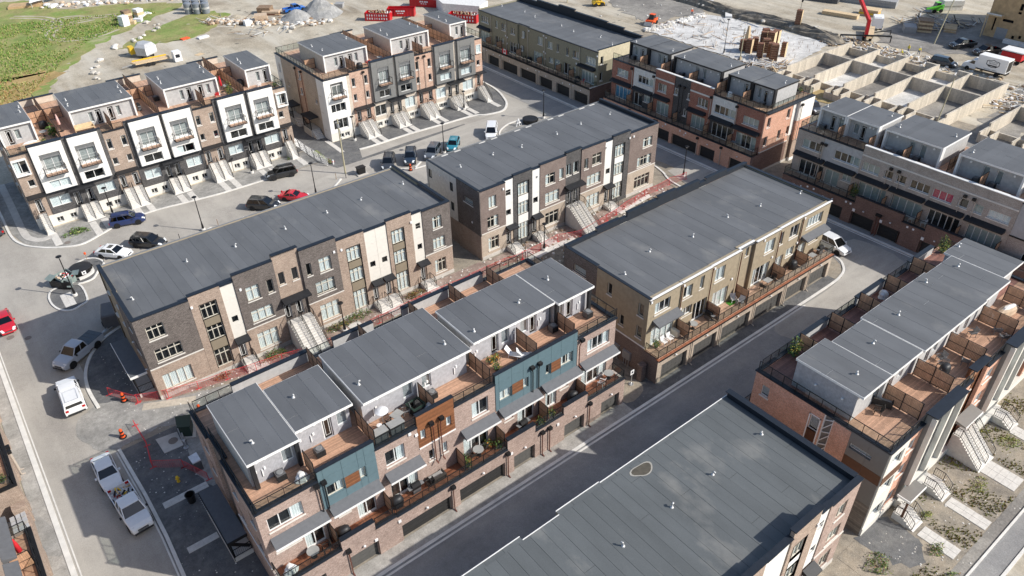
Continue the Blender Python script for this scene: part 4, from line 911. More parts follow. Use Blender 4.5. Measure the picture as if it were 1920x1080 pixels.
wall(F('+x',XE),'brick_wall',13.5,26,0,10.05,'brick_orange',(),0,.3,b);cap(b,XE-.4,XE+.05,13.9,25.7,10.06,'navy_cap',.12);rail(b,[(XE-.2,13.6),(XE-.2,25.9)],10.18,1.0,True,1.25)
vents(b,[(50.2,18.9),(54.8,20.2),(60.2,20.9),(67.0,21.9),(72.0,21.3),(75.6,23.0)],13.0)
for x in(52.5,57.45,63.2,69.4,74.6):screen(b,(x,17.2),(x,14.1),10.0,1.85,2)
piece('post',51.7,52.0,17.1,17.4,10,12.76,'stucco_grey',b)
for y,z in((18.6,11.6),(21.0,11.4)):wlight(F('-x',48.22),y,z,b)
for(x,zt,n,w_)in((51.2,.75,4,1.7),(56.2,.75,4,1.7),(62.0,2.6,13,3.0),(69.6,.75,4,1.7)):
 d0=.0 if zt>2 else .76
 o,D=steps(ff,x-.0,x+w_,zt,n,b,d0,.2 if zt>2 else .28,dep=.7 if zt>2 else 1.0,mat='concrete_step')
 stair_rail(ff,[x+.06,x+w_/2,x+w_-.06]if zt>2 else[x+.06,x+w_-.06],zt,n,b,d0,.2 if zt>2 else .28,.7 if zt>2 else 1.0)
po=MB().box(51.0,53.6,11.8,12.9,3.0,3.12).obj('porch_roof','grey_panel',b);MB().box(50.95,53.65,11.74,11.8,2.9,3.14).box(50.93,50.998,11.74,12.9,2.9,3.14).obj('fascia','white_trim',po)
MB().bar((51.3,12.0,.7),(51.3,12.0,3.0),.16).obj('porch_post','brown_panel',b)
def sidepent(b,x0,x1,y0,y1,zd,zt,trim,items,seed,wm='stucco_grey',sm='stucco_grey',frame=None,ov=.55,roofm='roof_mid'):
 """rooftop room whose doors face west"""
 core(b,x0+ov+.36,x1-.4,y0+.4,y1-.4,zt-.35,zd)
 MB().box(x0,x1,y0,y1,zt-.24,zt-.02).obj('roof_edge',trim,b);strips(b,x0+.04,x1-.04,y0+.04,y1-.04,zt-.02,roofm,'x',1.02,seed)
 if frame:
  for y in(y0,y1-.25):piece('post',x0+.02,x0+ov+.1,y,y+.25,zd,zt-.24,frame,b)
 q=F('-x',x0+ov);oo=[];ops_doors(q,b,items,oo);
 wall(q,'siding_wall',y0+.12,y1-.12,zd,zt-.24,wm,oo,0,.3,b)
 wall(F('-y',y0+.12),'siding_wall',x0+ov,x1-.12,zd,zt-.24,sm,(),0,.3,b);wall(F('+y',y1-.12),'siding_wall',x0+ov,x1-.12,zd,zt-.24,sm,(),0,.3,b);wall(F('+x',x1-.12),'siding_wall',y0+.12,y1-.12,zd,zt-.24,sm,(),0,.3,b)
 return q
b=R4=thing('townhouse_block','red brick block with black-framed rooftop rooms, right of the olive block','townhouses',(101,76,0),'townhouse blocks with rooftop terraces')
f=F('-x',95.6);ops=[]
def W4(a,c,z0,z1,n=2,cur='auto',cm='curtain_grey',**k):win(f,a,c,z0,z1,n,False,'frame_white',cur,cm,parent=b,ops=ops,**k)
W4(91.6,88.9,7.5,8.8,3);W4(86.6,83.05,7.55,8.9,4,'right');W4(81.9,80.0,7.4,8.8,2);W4(78.3,77.6,7.8,8.9,1,None);W4(75.5,74.9,7.8,8.8,1,None);W4(73.3,71.2,7.4,8.8,3,None);W4(69.9,65.8,7.3,8.7,4,'right');W4(64.3,61.4,7.3,8.6,3,'full')
W4(84.9,83.5,4.6,5.8,2);W4(76.0,75.4,4.8,6.0,1)
for a,c,n,cm,cur in((91.8,88.0,4,'curtain_blue','full'),(87.2,85.2,2,'curtain_grey',None),(81.9,79.1,3,'curtain_grey','full'),(74.2,71.4,3,'curtain_grey','full'),(69.9,65.9,4,'curtain_grey',None),(65.1,61.3,4,'curtain_grey','sides')):SL(f,a,c,3.4,5.7,n,cur,cm,ops=ops,par=b)
for a,c,z0,z1,m,pr in((92.8,87.6,3.3,10.0,'brick_red',0),(87.6,82.6,6.7,10.0,'stucco_white',-.03),(87.6,82.6,3.3,6.7,'brick_charcoal',-.03),(82.6,78.4,3.3,10.95,'brick_red',0),(78.4,75.0,3.3,10.9,'brick_charcoal',-.1),(75.0,70.4,3.3,10.95,'brick_red',0),(70.4,65.75,6.7,10.0,'stucco_white',-.03),(70.4,65.75,3.3,6.7,'brick_charcoal',-.03),(65.75,60.6,3.3,10.0,'brick_red',0)):
 wall(f,'stucco_wall' if 'stucco' in m else 'brick_wall',a,c,z0,z1,m,ops,pr,.3,b)
m=MB();f.bx(m,-82.6,-78.42,.0,.06,9.35,9.6);f.bx(m,-74.98,-70.42,0,.06,9.35,9.6);m.obj('stone_band','stone_sill',b)
for a,c in((87.6,82.6),(70.4,65.75)):
 m=MB();u0,u1=rng(f,a,c);f.bx(m,u0,u1,-.0,.06,6.62,6.72);f.bx(m,(u0+u1)/2-.04,(u0+u1)/2+.04,-.02,.01,9.0,10.0);m.obj('white_trim','white_trim',b)
for a,c in((92.7,87.8),(87.3,82.8),(82.5,79.0),(74.9,71.3),(70.3,65.9),(65.6,60.9)):awning(f,a,c,6.75,b,'awning_black',.8,.35)
for a,c in((82.6,78.4),(78.4,75.0),(75.0,70.4)):cap(b,95.5,95.95,c,a,10.95,'white_trim',.09)
for a,c in((92.9,82.6),(70.4,60.5)):cap(b,95.5,95.9,c,a,10.0,'navy_cap',.1);rail(b,[(95.7,c+.05),(95.7,a-.05)],10.1,1.0,True,1.25)
for y,j in((88.0,.2),(82.9,.2),(77.2,.15),(76.2,-.15),(70.6,0),(65.6,.1)):downpipe(f,y,9.5,5.2,b,'beige_pipe' if j in(.2,.1,0)else 'black_metal',.02,True,j)
g=F('-x',94.0);gops=[]
for a,c in((91.0,87.2),(85.5,81.5),(79.9,77.1),(76.5,71.2),(70.5,67.4),(64.5,61.7)):garage(g,a,c,0,1.95,b,gops,'garage_dark');wlight(g,(a+c)/2,2.4,b)
wall(g,'brick_wall',93.0,60.6,0,3.3,'brick_orange',gops,0,.34,b,.34);cap(b,93.92,94.36,60.5,93.1,3.3,'navy_cap',.1)
rail(b,[(95.5,60.72),(94.15,60.72),(94.15,92.9),(95.5,92.9)],3.4,1.05,True,1.25)
for y in(80.5,80.0,71.0,66.2,86.4):downpipe(g,y,2.9,0,b,'beige_pipe')
for x,z in((73.6,2.8),(66.3,2.6),(78,2.9),(74.8,2.8)):meterbox(g,x,z,b,.25,.25)
MB().box(94.36,95.58,60.9,92.8,2.9,3.3).obj('deck_frame','old_wood',b);deckboards(b,94.37,95.58,60.9,92.8,3.38,'x','deck_wood_y')
for y in(87.7,82.7,77.0,70.5,65.7):screen(b,(94.3,y),(95.5,y),3.38,1.8,1)
fs=F('-y',60.4);ops=[]
for a,c,z0,z1 in((96.3,97.1,7.5,9.1),(101.2,102.0,7.7,9.2),(96.2,97.1,4.4,6.0),(99.6,100.4,4.7,6.2),(101.9,102.7,4.8,6.2)):win(fs,a,c,z0,z1,1,False,'frame_white',None,parent=b,ops=ops)
wall(fs,'brick_wall',95.6,102.6,3.75,10.0,'brick_orange',ops,0,.3,b);wall(fs,'brick_wall',95.6,102.6,0,3.6,'brick_maroon',(),.02,.3,b);piece('stone_band',95.6,102.6,60.33,60.6,3.6,3.75,'stone_sill',b)
wall(fs,'panel_wall',102.6,103.6,4.5,10.0,'white_panel',(),.04,.3,b);wall(fs,'brick_wall',102.6,103.6,0,4.5,'brick_tan',(),.0,.3,b)
wall(fs,'panel_wall',103.6,107.4,6.8,10.0,'white_panel',(),.5,.8,b);wall(fs,'brick_wall',103.6,107.4,3.6,6.7,'brick_orange',(),.45,.8,b);wall(fs,'brick_wall',103.6,107.4,.5,3.5,'brick_tan',(),.45,.8,b);wall(fs,'foundation',103.6,107.4,0,.5,'white_trim',(),.5,.8,b)
piece('foundation',95.7,103.58,60.3,60.39,0,.35,'concrete',b);downpipe(fs,104.0,9.4,3.6,b,'beige_pipe',.5)
cap(b,95.5,107.5,60.25-.4,60.7,10.0,'navy_cap',.1);rail(b,[(95.75,60.45),(107.3,60.45),(107.3,71)],10.1,1.05,True,1.25)
MB().box(93.95,95.6,60.35,60.6,0,3.3).obj('brick_wall','brick_maroon',b)
wall(F('+x',107.4),'brick_wall',60.4,92.9,0,10.0,'brick_red',(),0,.3,b);wall(F('+y',92.9),'brick_wall',95.6,107.4,0,10.0,'brick_charcoal',(),0,.3,b)
for y0,y1 in((71,80),(82,92.9)):wall(F('+x',107.4),'parapet_wall',y0,y1,10.0,11.0,'stucco_grey',(),.02,.3,b)
cap(b,107.0,107.5,71,93,10.98 if 0 else 11.0,'navy_cap',.08)
core(b,95.97,107.1,60.75,92.6,9.9);core(b,94.5,95.55,61,92.6,2.85);deckboards(b,95.93,107.05,60.72,92.6,10.0,'x','deck_wood_y')
def fr(y0,y1,items,seed):return sidepent(b,97.9,104.0,y0,y1,10,13.0,'awning_black',items,seed,frame='awning_black')
f1=fr(82.1,86.85,[('w',-84.9,10.6,.7,1.7),('d',-84.0,10.05)],41);f2=fr(86.9,91.2,[('d',-89.0,10.05),('w',-90.5,10.7)],42);f3=fr(71.1,81.1,[('w',-76.6,10.6,.7,1.7),('w',-75.2,10.6,.7,1.7)],43);f4=fr(65.35,69.85,[('d',-67.0,10.05)],44);f5=fr(61.1,65.3,[('w',-64.4,10.6,.6,1.7),('d',-63.4,10.05)],45)
for q,ys in((f1,(83.2,)),(f2,(90.6,)),(f3,(79.8,77.9,73.6,72.1)),(f4,(69,68)),(f5,(62,))):
 for y in ys:m=MB();m.tube(q.w(-y,0,12.2),q.w(-y,.1,12.2),.14,n=12);m.obj('wall_lamp','white_plastic',b)
for y in(86.8,82.0,76.0,70.3,65.3):screen(b,(96.0,y),(98.3,y),10,1.85,2)
screen(b,(98.4,81.6),(106.8,81.6),10,1.85,6);screen(b,(98.4,70.4),(106.8,70.4),10,1.85,6)
vents(b,[(98.4,90.2),(99.6,82.9),(98.5,79.4),(101,71.8),(99.2,69.0),(101.2,61.8)],13.0)
b=R5=thing('townhouse_block','grey brick block at right edge with white-framed rooftop rooms','townhouses',(101,38,0),'townhouse blocks with rooftop terraces')
f=F('-x',94.9);ops=[]
def W5(a,c,z0,z1,n=2,cur='auto',cm='curtain_grey',**k):win(f,a,c,z0,z1,n,False,'frame_white',cur,cm,parent=b,ops=ops,**k)
W5(53.3,50.2,7.5,8.8,3,'left');W5(48.2,44.3,7.5,8.8,4,'right');W5(43.9,41.4,7.4,8.65,3,'full');W5(40.7,39.5,7.5,8.6,1,None);W5(39.0,37.7,7.5,8.65,1,None);W5(37.1,34.5,7.4,8.6,3,None);W5(34.1,31.5,7.3,8.55,3,'full','curtain_pink');W5(30.8,29.6,7.4,8.6,1,None);W5(29.0,27.8,7.4,8.55,1,'full');W5(27.2,24.6,7.4,8.5,3,'full','curtain_white')
W5(46.3,44.9,4.9,5.9,2);W5(22.6,19.8,7.3,8.4,3);W5(22.0,19.0,3.5,4.6,3)
for a,c,n,cur in((53.1,49.2,4,None),(48.9,46.7,2,'full'),(43.7,39.7,4,'full'),(38.9,34.7,4,'full'),(33.8,29.8,5,None),(28.8,24.7,5,'full'),):SL(f,a,c,3.45,5.7,n,cur,'curtain_grey',ops=ops,par=b)
wall(f,'brick_wall',54.2,50.0,3.3,9.95,'brick_grey',ops,0,.3,b);wall(f,'stucco_wall',50.0,44.2,6.6,9.95,'stucco_grey',ops,-.03,.3,b);wall(f,'brick_wall',50.0,44.2,3.3,6.6,'brick_grey',ops,-.03,.3,b)
wall(f,'brick_wall',44.2,34.2,3.3,10.85,'brick_grey',ops,.02,.3,b);wall(f,'brick_wall',34.2,24.1,3.3,10.85,'brick_grey',ops,.0,.3,b);wall(f,'stucco_wall',24.1,10,6.3,10.6,'stucco_grey',ops,-.1,.3,b);wall(f,'brick_wall',24.1,10,3.3,6.3,'brick_grey',ops,-.1,.3,b)
m=MB();f.bx(m,-44.2,-24.1,.022,.07,9.45,9.65);m.obj('stone_band','stone_sill',b)
m=MB();f.bx(m,-50,-44.2,-.02,.05,6.5,6.62);f.bx(m,-24.1,-10,-.08,.0,6.15,6.32);m.obj('band','black_metal',b)
for a,c in((54.0,49.3),(49.0,44.5),(44.1,39.6),(39.3,34.6),(34.3,29.6),(29.3,24.6)):awning(f,a,c,6.8,b,'awning_black',.8,.35)
cap(b,94.78,95.3,24.1,44.2,10.85,'white_trim',.09);cap(b,94.8,95.2,44.2,54.3,9.95,'navy_cap',.1);cap(b,94.8,95.3,10,24.1,10.6,'navy_cap',.08)
rail(b,[(95.0,44.3),(95.0,54.1),(106.5,54.1)],10.05,1.05,True,1.25)
for y,j in((50.2,.12),(49.6,.3),(39.9,.35),(38.8,-.3),(30.2,.35),(29.1,-.3)):downpipe(f,y,9.0,4.0,b,'beige_pipe',.02,True,-j)
g=F('-x',93.2);gops=[]
for a,c in((52.5,49.5),(47.6,44.2),(42.8,39.5),(38.8,35.7),(33.0,29.5),(28,24.5)):garage(g,a,c,0,1.95,b,gops,'garage_dark');wlight(g,(a+c)/2,2.5,b);meterbox(g,max(a,c)-.25,2.1,b,.35,.4)
for a,c,z in((54.3,42.7,3.35),(42.7,35.9,4.45),(35.9,32.8,3.4),(32.8,24,4.45),(24,10,4.45)):wall(g,'brick_wall',a,c,0,z,'brick_maroon',gops,0,.34,b,.34);cap(b,93.12,93.56,c,a,z,'navy_cap',.1)
rail(b,[(94.8,54.2),(93.35,54.2),(93.35,42.8)],3.45,1.05,True,1.25);rail(b,[(93.35,35.8),(93.35,32.9)],3.5,1.05,True,1.25)
for y in(39.3,38.9):downpipe(g,y-.15,3.0,0,b,'copper_pipe')
for y,z in((43.9,3.7),(43.2,3.65),(35.0,3.0),(34.2,3.0),(50,2.8),(49,2.8)):meterbox(g,y,min(z,2.9),b,.24,.24)
MB().box(93.56,94.88,10,54.1,2.9,3.3).obj('deck_frame','old_wood',b);deckboards(b,93.57,94.88,24,54.1,3.38,'x','deck_wood_y');core(b,93.7,94.85,10,54,2.85)
for y in(49.3,44.3,39.4,34.5,29.5,24.6):screen(b,(93.6,y),(94.8,y),3.38,1.85,1)
wall(F('+y',54.3),'brick_wall',94.9,107,0,9.95,'brick_grey',(),0,.3,b);wall(F('+x',107),'brick_wall',10,54.3,0,10.0,'brick_grey',(),0,.3,b)
core(b,95.27,106.7,10,54,9.9);deckboards(b,95.23,106.7,12,54.0,10.0,'x','deck_wood_y')
def fr5(y0,y1,items,seed,x1=104.0):return sidepent(b,97.0,x1,y0,y1,10,13.0,'white_trim',items,seed,frame='white_trim',ov=.7,roofm='roof_membrane')
q1=fr5(48.75,52.9,[('d',-51.4,10.05),('w',-50.2,10.7)],51,103.2);q2=fr5(43.95,48.7,[('w',-47.9,10.6),('d',-46.8,10.05)],52,103.2);q3=fr5(35.3,43.1,[('w',-39.8,10.4,.75,1.9),('w',-38.3,10.4,.75,1.9)],53,104.5);q4=fr5(25.4,33.3,[('w',-30.3,10.4,.75,1.9),('w',-28.7,10.4,.75,1.9)],54,104.5);q5=fr5(15,23.5,[],55,104.5)
for q,ys in((q1,(49.6,)),(q2,(45.5,45.0)),(q3,(41.6,36.6)),(q4,(31.9,26.7))):
 for y in ys:m=MB();m.tube(q.w(-y,0,12.2),q.w(-y,.1,12.2),.14,n=12);m.obj('wall_lamp','white_plastic',b)
for y in(48.7,44.1,39.3,29.5):screen(b,(95.3,y),(97.5,y),10,1.85,2)
screen(b,(97.4,43.4),(106.6,43.4),10,1.85,7);screen(b,(97.4,34.2),(106.6,34.2),10,1.85,7)
vents(b,[(97.9,52.4),(101.6,44.9),(98.9,42.2),(101.6,36.0),(98.6,32.4),(101.5,26.3)],13.0)
b=R3=thing('townhouse_block','olive stucco flat-roofed block at top centre with black garage doors','townhouses',(102,115,0),'flat-roofed townhouse blocks')
f=F('-x',96.4);ops=[]
def W3(a,c,z0,z1,n=2,cur='auto'):win(f,a,c,z0,z1,n,False,'frame_white',cur,'curtain_grey',parent=b,ops=ops)
W3(133.1,130.6,7.6,8.9,4,None);W3(128.2,127.4,7.5,8.9,1,'full');W3(126.1,124.7,7.4,8.8,2,'right');W3(123.1,121.7,7.3,8.6,2,None);W3(119.4,118.9,7.4,8.6,1,'full');W3(114.4,113.0,7.3,8.8,2,'full');W3(111.4,110.0,7.3,8.6,2,'full');W3(108.7,108.1,7.2,8.7,1,None);W3(106.0,105.3,7.2,8.7,1,None);W3(104.1,102.5,7.2,8.6,2,'right');W3(100.5,97.9,7.1,8.5,3,'full')
W3(126.2,125.4,4.8,5.7,2,'left');W3(120,119.3,4.6,5.6,1,'full');W3(110.9,109.7,4.6,5.6,2,'full');W3(103.9,103.2,4.6,5.6,1,'full')
for a,c,n,cur in((133.8,130.2,4,'full'),(128.4,126.8,2,None),(123.4,120.7,3,None),(115.7,112.9,3,'full'),(109.3,107.7,2,'full'),(106.6,104.6,2,None),(101.6,98.1,4,'full')):SL(f,a,c,3.4,5.7,n,cur,'curtain_grey',ops=ops,par=b)
for a,c,pr in((134.2,129.5,0),(129.5,124.4,.05),(124.4,120.9,0),(120.9,117.5,-.4),(117.5,112.2,0),(112.2,102.2,.05),(102.2,97.3,0)):
 wall(f,'stucco_wall',a,c,3.3,9.75,'stucco_olive',ops,pr,.5,b);piece('gutter',96.4-pr-.14,96.4-pr+.15,c,a,9.75,9.86,'black_metal',b)
awning(f,134.1,129.6,6.75,b,'awning_black',.8,.35);awning(f,102.3,97.8,6.75,b,'awning_black',.8,.35)
for y in(129.6,124.3,117.4,112.1,102.1):downpipe(f,y,9.6,3.4,b,'taupe_panel' if 0 else 'beige_pipe',.05,False)
for y,z in((124.7,6.4),(124.1,6.2),(112.5,6.1),(112,5.9),(117.1,9.1),(112.6,9.2),(103,6.2),(97.6,5.2),(97.5,9.0),(111.8,9.0),(124.2,4.9),(112.1,4.8)):meterbox(f,y,z,b,.24,.28,.06)
g=F('-x',94.6);gops=[]
for a,c in((134.1,130.6),(128.7,125.0),(123.8,118.8),(117.8,112.9),(111.7,107.9),(106.7,102.9),(101.6,97.8)):garage(g,a,c,0,2.05,b,gops,'garage_dark');meterbox(g,(a+c)/2,2.4,b,.16,.16)
wall(g,'brick_wall',134.2,97.3,0,3.2,'brick_beige',gops,0,.34,b,.34);cap(b,94.5,95.0,97.2,134.2,3.2,'black_metal',.14)
rail(b,[(96.3,97.4),(94.75,97.4),(94.75,134)],3.34,1.05,True,1.3)
for y in(112.3,102.3,124.2,129.6):downpipe(g,y,3.0,0,b,'beige_pipe',0,False);meterbox(g,y+.5,2.7,b,.2,.22);meterbox(g,y-.5,2.7,b,.2,.22)
MB().box(94.95,96.38,97.4,134,2.9,3.25).obj('deck_frame','old_wood',b);deckboards(b,94.97,96.3,97.5,134,3.36,'x','deck_wood_y');core(b,95,96.3,97.6,133.9,2.85)
for y in(129.8,126.1,119.6,113.0,107.3,103.6):screen(b,(94.95,y),(96.3,y),3.36,1.85,1)
fs=F('-y',97.3);ops=[]
win(fs,97.0,97.7,7.4,8.9,1,False,'frame_white',None,parent=b,ops=ops);win(fs,97.0,97.7,4.3,5.9,1,False,'frame_white',None,parent=b,ops=ops)
wall(fs,'siding_wall',96.4,107.8,7.9,10.2,'pale_siding',ops,.0,.3,b);wall(fs,'stucco_wall',96.4,107.8,3.6,7.9,'stucco_olive',ops,-.02,.3,b);wall(fs,'brick_wall',94.6,107.8,0,3.5,'brick_maroon',(),.0,.3,b);piece('stone_band',94.6,107.8,97.22,97.5,3.5,3.6,'stone_sill',b);cap(b,96.3,107.9,97.25,97.6,10.2)
fe=F('+x',107.8)
for a,c,z in((97.3,102,10.5),(102,106.6,10.9),(106.6,116,11.1),(116,121,11.5),(121,128,11.1),(128,134.2,10.7)):wall(fe,'brick_wall',a,c,0,z,'brick_dark',(),0,.3,b);cap(b,107.4,107.95,a,c,z);MB().box(107.46,107.49,a+.002,c-.002,9.8,z).obj('parapet_back','navy_cap',b)
wall(F('+y',134.2),'stucco_wall',96.4,107.8,0,10.0,'stucco_olive',(),0,.3,b)
core(b,96.95,107.4,97.7,133.8,9.7);strips(b,96.5,107.42,97.55,134.1,9.75,'roof_mid','x',1.02,3)
vents(b,[(101.9,133.0),(102.8,126.4),(102.0,122.1),(102.1,113.9),(101.4,109.6),(102.9,103.6),(101.4,98.9)],9.77)
def juliet(b,f,a,c,z0,z1,ops,d,pr,louvre=True,fm='frame_white'):
 """recessed opening with slider, shade louvres and a little balcony"""
 win(f,a+.35,c-.1,z0,z1-.55,2,False,fm,CUR.choice(['full','sides',None]),'curtain_white',None,b,d-.22,None,'sliding_door',True)
 m=MB();f.bx(m,a,c,d-.5,d-.42,z0-.05,z1);m.obj('recess_back','stucco_grey' if louvre else 'charcoal_panel',b)
 ops.append((a,c,z0,z1));m=MB()
 for i in range(4):f.bx(m,a,c,d-.2,d-.02,z1-.12-i*.16,z1-.08-i*.16)
 if louvre:m.obj('louvre','galvanised',b)
 m=MB();f.bx(m,a-.1,c+.1,d+.0,d+.95,z0-.22,z0-.08);bo=m.obj('balcony','navy_cap',b)
 m=MB();f.bx(m,a-.04,c+.04,d+.02,d+.9,z0-.078,z0-.03);m.obj('decking','deck_wood',bo)
 y0,y1=f.w(0,d+.04,0)[1],f.w(0,d+.9,0)[1]
 rail(b,[(a-.05,y0),(a-.05,y1),(c+.05,y1),(c+.05,y0)],z0-.05,1.05,False,.7)
def volume(b,f,a,c,z0,z1,mat,pr,ops,wA,wB,cols=3,rows=(6.9,9.2,11.0),side='brick_charcoal'):
 juliet(b,f,wA[0],wA[1],7.95,10.75,ops,pr,pr)
 win(f,wB[0],wB[1],5.45,6.75,2,False,'frame_white',CUR.choice(['left',None,'full']),'curtain_white',None,b,pr-.1,ops)
 wall(f,'panel_wall',a,c,z0,z1,mat,ops,pr,pr+.3,b,.35);panels(f,a+.01,c-.01,z0+.02,z1-.02,(wA[0],wA[1]),rows,mat,b,ops,pr+.035)
 m=MB();f.bx(m,a-.03,c+.03,-.3,pr+.08,z1,z1+.1);m.obj('parapet_cap','navy_cap',b);m=MB();f.bx(m,a,c,.0,pr+.05,z0-.12,z0);m.obj('soffit_band','navy_cap',b)
def bigstairs(b,f,a,c,zt=2.4,n=12,rails=3,d0=.02,dep=.35,tread=.175):
 o,D=steps(f,a,c,zt,n,b,d0,tread,dep=dep);u=[a+.06,c-.06]if rails==2 else[a+.06,(a+c)/2,c-.06];stair_rail(f,u,zt,n,b,d0,tread,dep);return D
def pent1(b,x0,x1,y0,y1,zd,zt,items,seed,wm='stucco_grey',sm='stucco_beige',partwall=None):
 a,c,d,e=penthouse(b,x0,x1,y0,y1,zd,zt,wm,'white_trim','-y',.3,seed,'y','roof_mid',dict(l=.12,r=.12,f=.45,k=.12))
 q=F('-y',d);oo=[];ops_doors(q,b,items,oo);wall(q,'siding_wall',a,c,zd,zt-.24,wm,oo,0,.3,b)
 for nn,cc,p,r_ in(('-x',a,d,e),('+x',c,d,e),('+y',e,a,c)):wall(F(nn,cc),'siding_wall',p,r_,zd,zt-.24,sm,(),0,.3,b)
 for x in(x0,x1-.22):piece('post',x,x+.22,y0+.04,y0+.3,zd,zt-.24,'white_trim',b)
 return q
def rowhouse(b,f,x0,x1,yk,ztop,vols,bricks,pents,fm,volmat,brickm,base,side,zd,opsx,entries,gwins,found=1.6):
 pass
b=R1=thing('townhouse_block','long row of stacked town houses with white panel bays at left, beside the grassy field','townhouses',(24,124,0),'stacked town houses along the street')
f=F('-y',114.8);ops=[]
VV=[(6.45,10.6,7.35,9.95),(11.3,15.3,11.9,14.45),(19.5,23.8,20.2,22.8),(24.3,28.4,25.0,27.6),(32.55,36.7,33.4,36.0),(37.4,41.4,38.0,40.5)]
for a,c,p,q in VV:volume(b,f,a,c,5.2,12.15,'white_panel',.55,ops,(p,q),(p,q))
for a,c in((15.95,18.9),(28.8,31.85)):
 for x,z0,z1 in((a+.1,8.8,10.35),(c-.85,8.8,10.35),(a+.1,6.35,7.4),(c-.85,6.35,7.4)):win(f,x,x+.72,z0,z1,1,False,'frame_white',None,parent=b,ops=ops)
 for x in(a+.15,c-1.0):front_door(f,x,x+.85,2.45,4.5,b,ops)
 awning(f,a-.1,c+.1,5.3,b,'awning_black',.9,.12)
win(f,4.05,5.7,8.7,10.5,2,False,'frame_white','left',parent=b,ops=ops,d=.25,sill=None);win(f,4.95,5.75,6.5,7.5,1,False,'frame_white',None,parent=b,ops=ops);front_door(f,4.75,5.55,2.4,4.5,b,ops);awning(f,4.0,6.4,5.35,b,'awning_black',1.0,.15)
win(f,41.9,43.45,8.8,10.5,2,False,'frame_white','left',parent=b,ops=ops,d=.25,sill=None);win(f,41.85,42.6,6.55,7.6,1,False,'frame_white',None,parent=b,ops=ops);front_door(f,41.85,42.65,2.5,4.6,b,ops);awning(f,41.5,43.7,5.4,b,'awning_black',.9,.12)
for a,c in((3.95,5.8),(41.8,43.6)):
 m=MB()
 for u0,u1,z0,z1 in((a,a+.12,8.6,10.6),(c-.12,c,8.6,10.6),(a,c,8.42,8.6),(a,c,10.6,10.75)):f.bx(m,u0,u1,.0,.45,z0,z1)
 m.obj('window_surround','white_trim',b)
for a,c in((6.6,9.2),(12.85,15.3),(19.65,22.0),(25.9,28.3),(32.65,35.0),(38.65,41.2)):win(f,a,c,2.7,4.25,2,False,'frame_white','full',parent=b,ops=ops)
for a in(9.65,11.35,22.6,24.0,35.75,37.2):front_door(f,a,a+.85,2.0,4.1,b,ops,d=-.1)
for a,c in((9.1,12.6),(22.3,25.4),(35.3,38.7)):awning(f,a,c,4.95,b,'awning_black',1.3,.12)
for a in(6.5,8.3,13.2,14.4,19.8,21.4,26.1,27.6,32.9,34.3,38.8,40.2):win(f,a,a+.85,.35,1.15,2,False,'frame_white',None,parent=b,ops=ops,sill=None)
for i,(a,c)in enumerate(((4.0,6.3),)):wall(f,'brick_wall',a,c,1.7,11.3,'brick_tan',ops,0,.3,b)
wall(f,'brick_wall',41.5,43.6,1.7,11.4,'brick_tan',ops,0,.3,b)
for a,c in((15.9,18.95),(28.75,31.9)):wall(f,'brick_wall',a,c,1.7,11.35,'brick_tan',ops,0,.3,b)
for a,c in((6.3,15.9),(18.95,28.75),(31.9,41.5)):wall(f,'brick_wall',a,c,1.7,12.1,'brick_charcoal',ops,.1,.4,b)
wall(f,'foundation',4.0,43.6,-.05,1.7,'cream_panel',ops,.13,.4,b)
for a,c,n_,z in((4.5,5.6,12,2.35),(9.9,12.35,10,1.95),(16.0,18.8,12,2.4),(22.5,25.1,10,1.95),(28.9,31.7,12,2.45),(35.6,38.3,10,2.1),(41.7,43.0,12,2.45)):bigstairs(b,f,a,c,z,n_,2 if c-a<2 else 3,.14)
for a,c,z in((4.0,6.3,11.3),(15.9,18.95,11.35),(28.75,31.9,11.35),(41.5,43.6,11.4),(6.3,15.9,12.1),(18.95,28.75,12.1),(31.9,41.5,12.1)):m=MB();f.bx(m,a,c,-.35,.12,z,z+.1);m.obj('parapet_cap','navy_cap',b)
for a,c,z in((4.05,6.2,11.4),(16.0,18.85,11.45),(28.85,31.8,11.45),(41.6,43.5,11.5)):rail(b,[(a,114.95),(c,114.95)],z-.05,.9,True,1.2)
rail(b,[(43.4,115),(43.4,119)],11.4,1.0,True,1.2);rail(b,[(4.1,115),(4.1,124)],11.4,1.0,True,1.2)
for nn,cc in(('-x',4.0),('+x',43.6)):
 fx_=F(nn,cc);oo=[]
 for y in(117.5,121,125.5,130):
  for z in(3.1,6.0,8.8):win(fx_,y-.45,y+.45,z,z+1.4,1,False,'frame_white',None,parent=b,ops=oo)
 wall(fx_,'brick_wall',114.8,121,0,11.3,'brick_tan',oo,0,.3,b);wall(fx_,'brick_wall',121,127.5,0,11.3,'stucco_beige',oo,-.2,.3,b);wall(fx_,'brick_wall',127.5,133.6,0,11.3,'brick_tan',oo,0,.3,b)
wall(F('+y',133.6),'brick_wall',4.0,43.6,0,11.3,'brick_tan',(),0,.3,b)
for a,c in((8.6,13.6),(21.8,26.8),(34.8,39.8)):wall(F('+y',133.6),'parapet_wall',a,c,11.2,12.3,'stucco_beige',(),.02,.3,b);cap(b,a-.2,c+.2,133.2,133.8,12.3)
core(b,4.35,43.25,115.15,133.25,11.1);
for a,c,yy in((4.35,43.3,(115.1,133.25)),):deckboards(b,a,c,yy[0],yy[1],11.2,'y','deck_wood')
P=[]
P.append(pent1(b,.2+3.95,8.5,118.7,127.9,11.2,14.1,[('d',4.9,11.25),('w',6.0,11.8,.7,1.4)],11))
P.append(pent1(b,13.2,22.0,118.6,127.7,11.2,14.1,[('w',15.6,11.7,.6,1.5),('d',16.5,11.25),('d',18.2,11.25),('w',19.4,11.7,.6,1.5)],12))
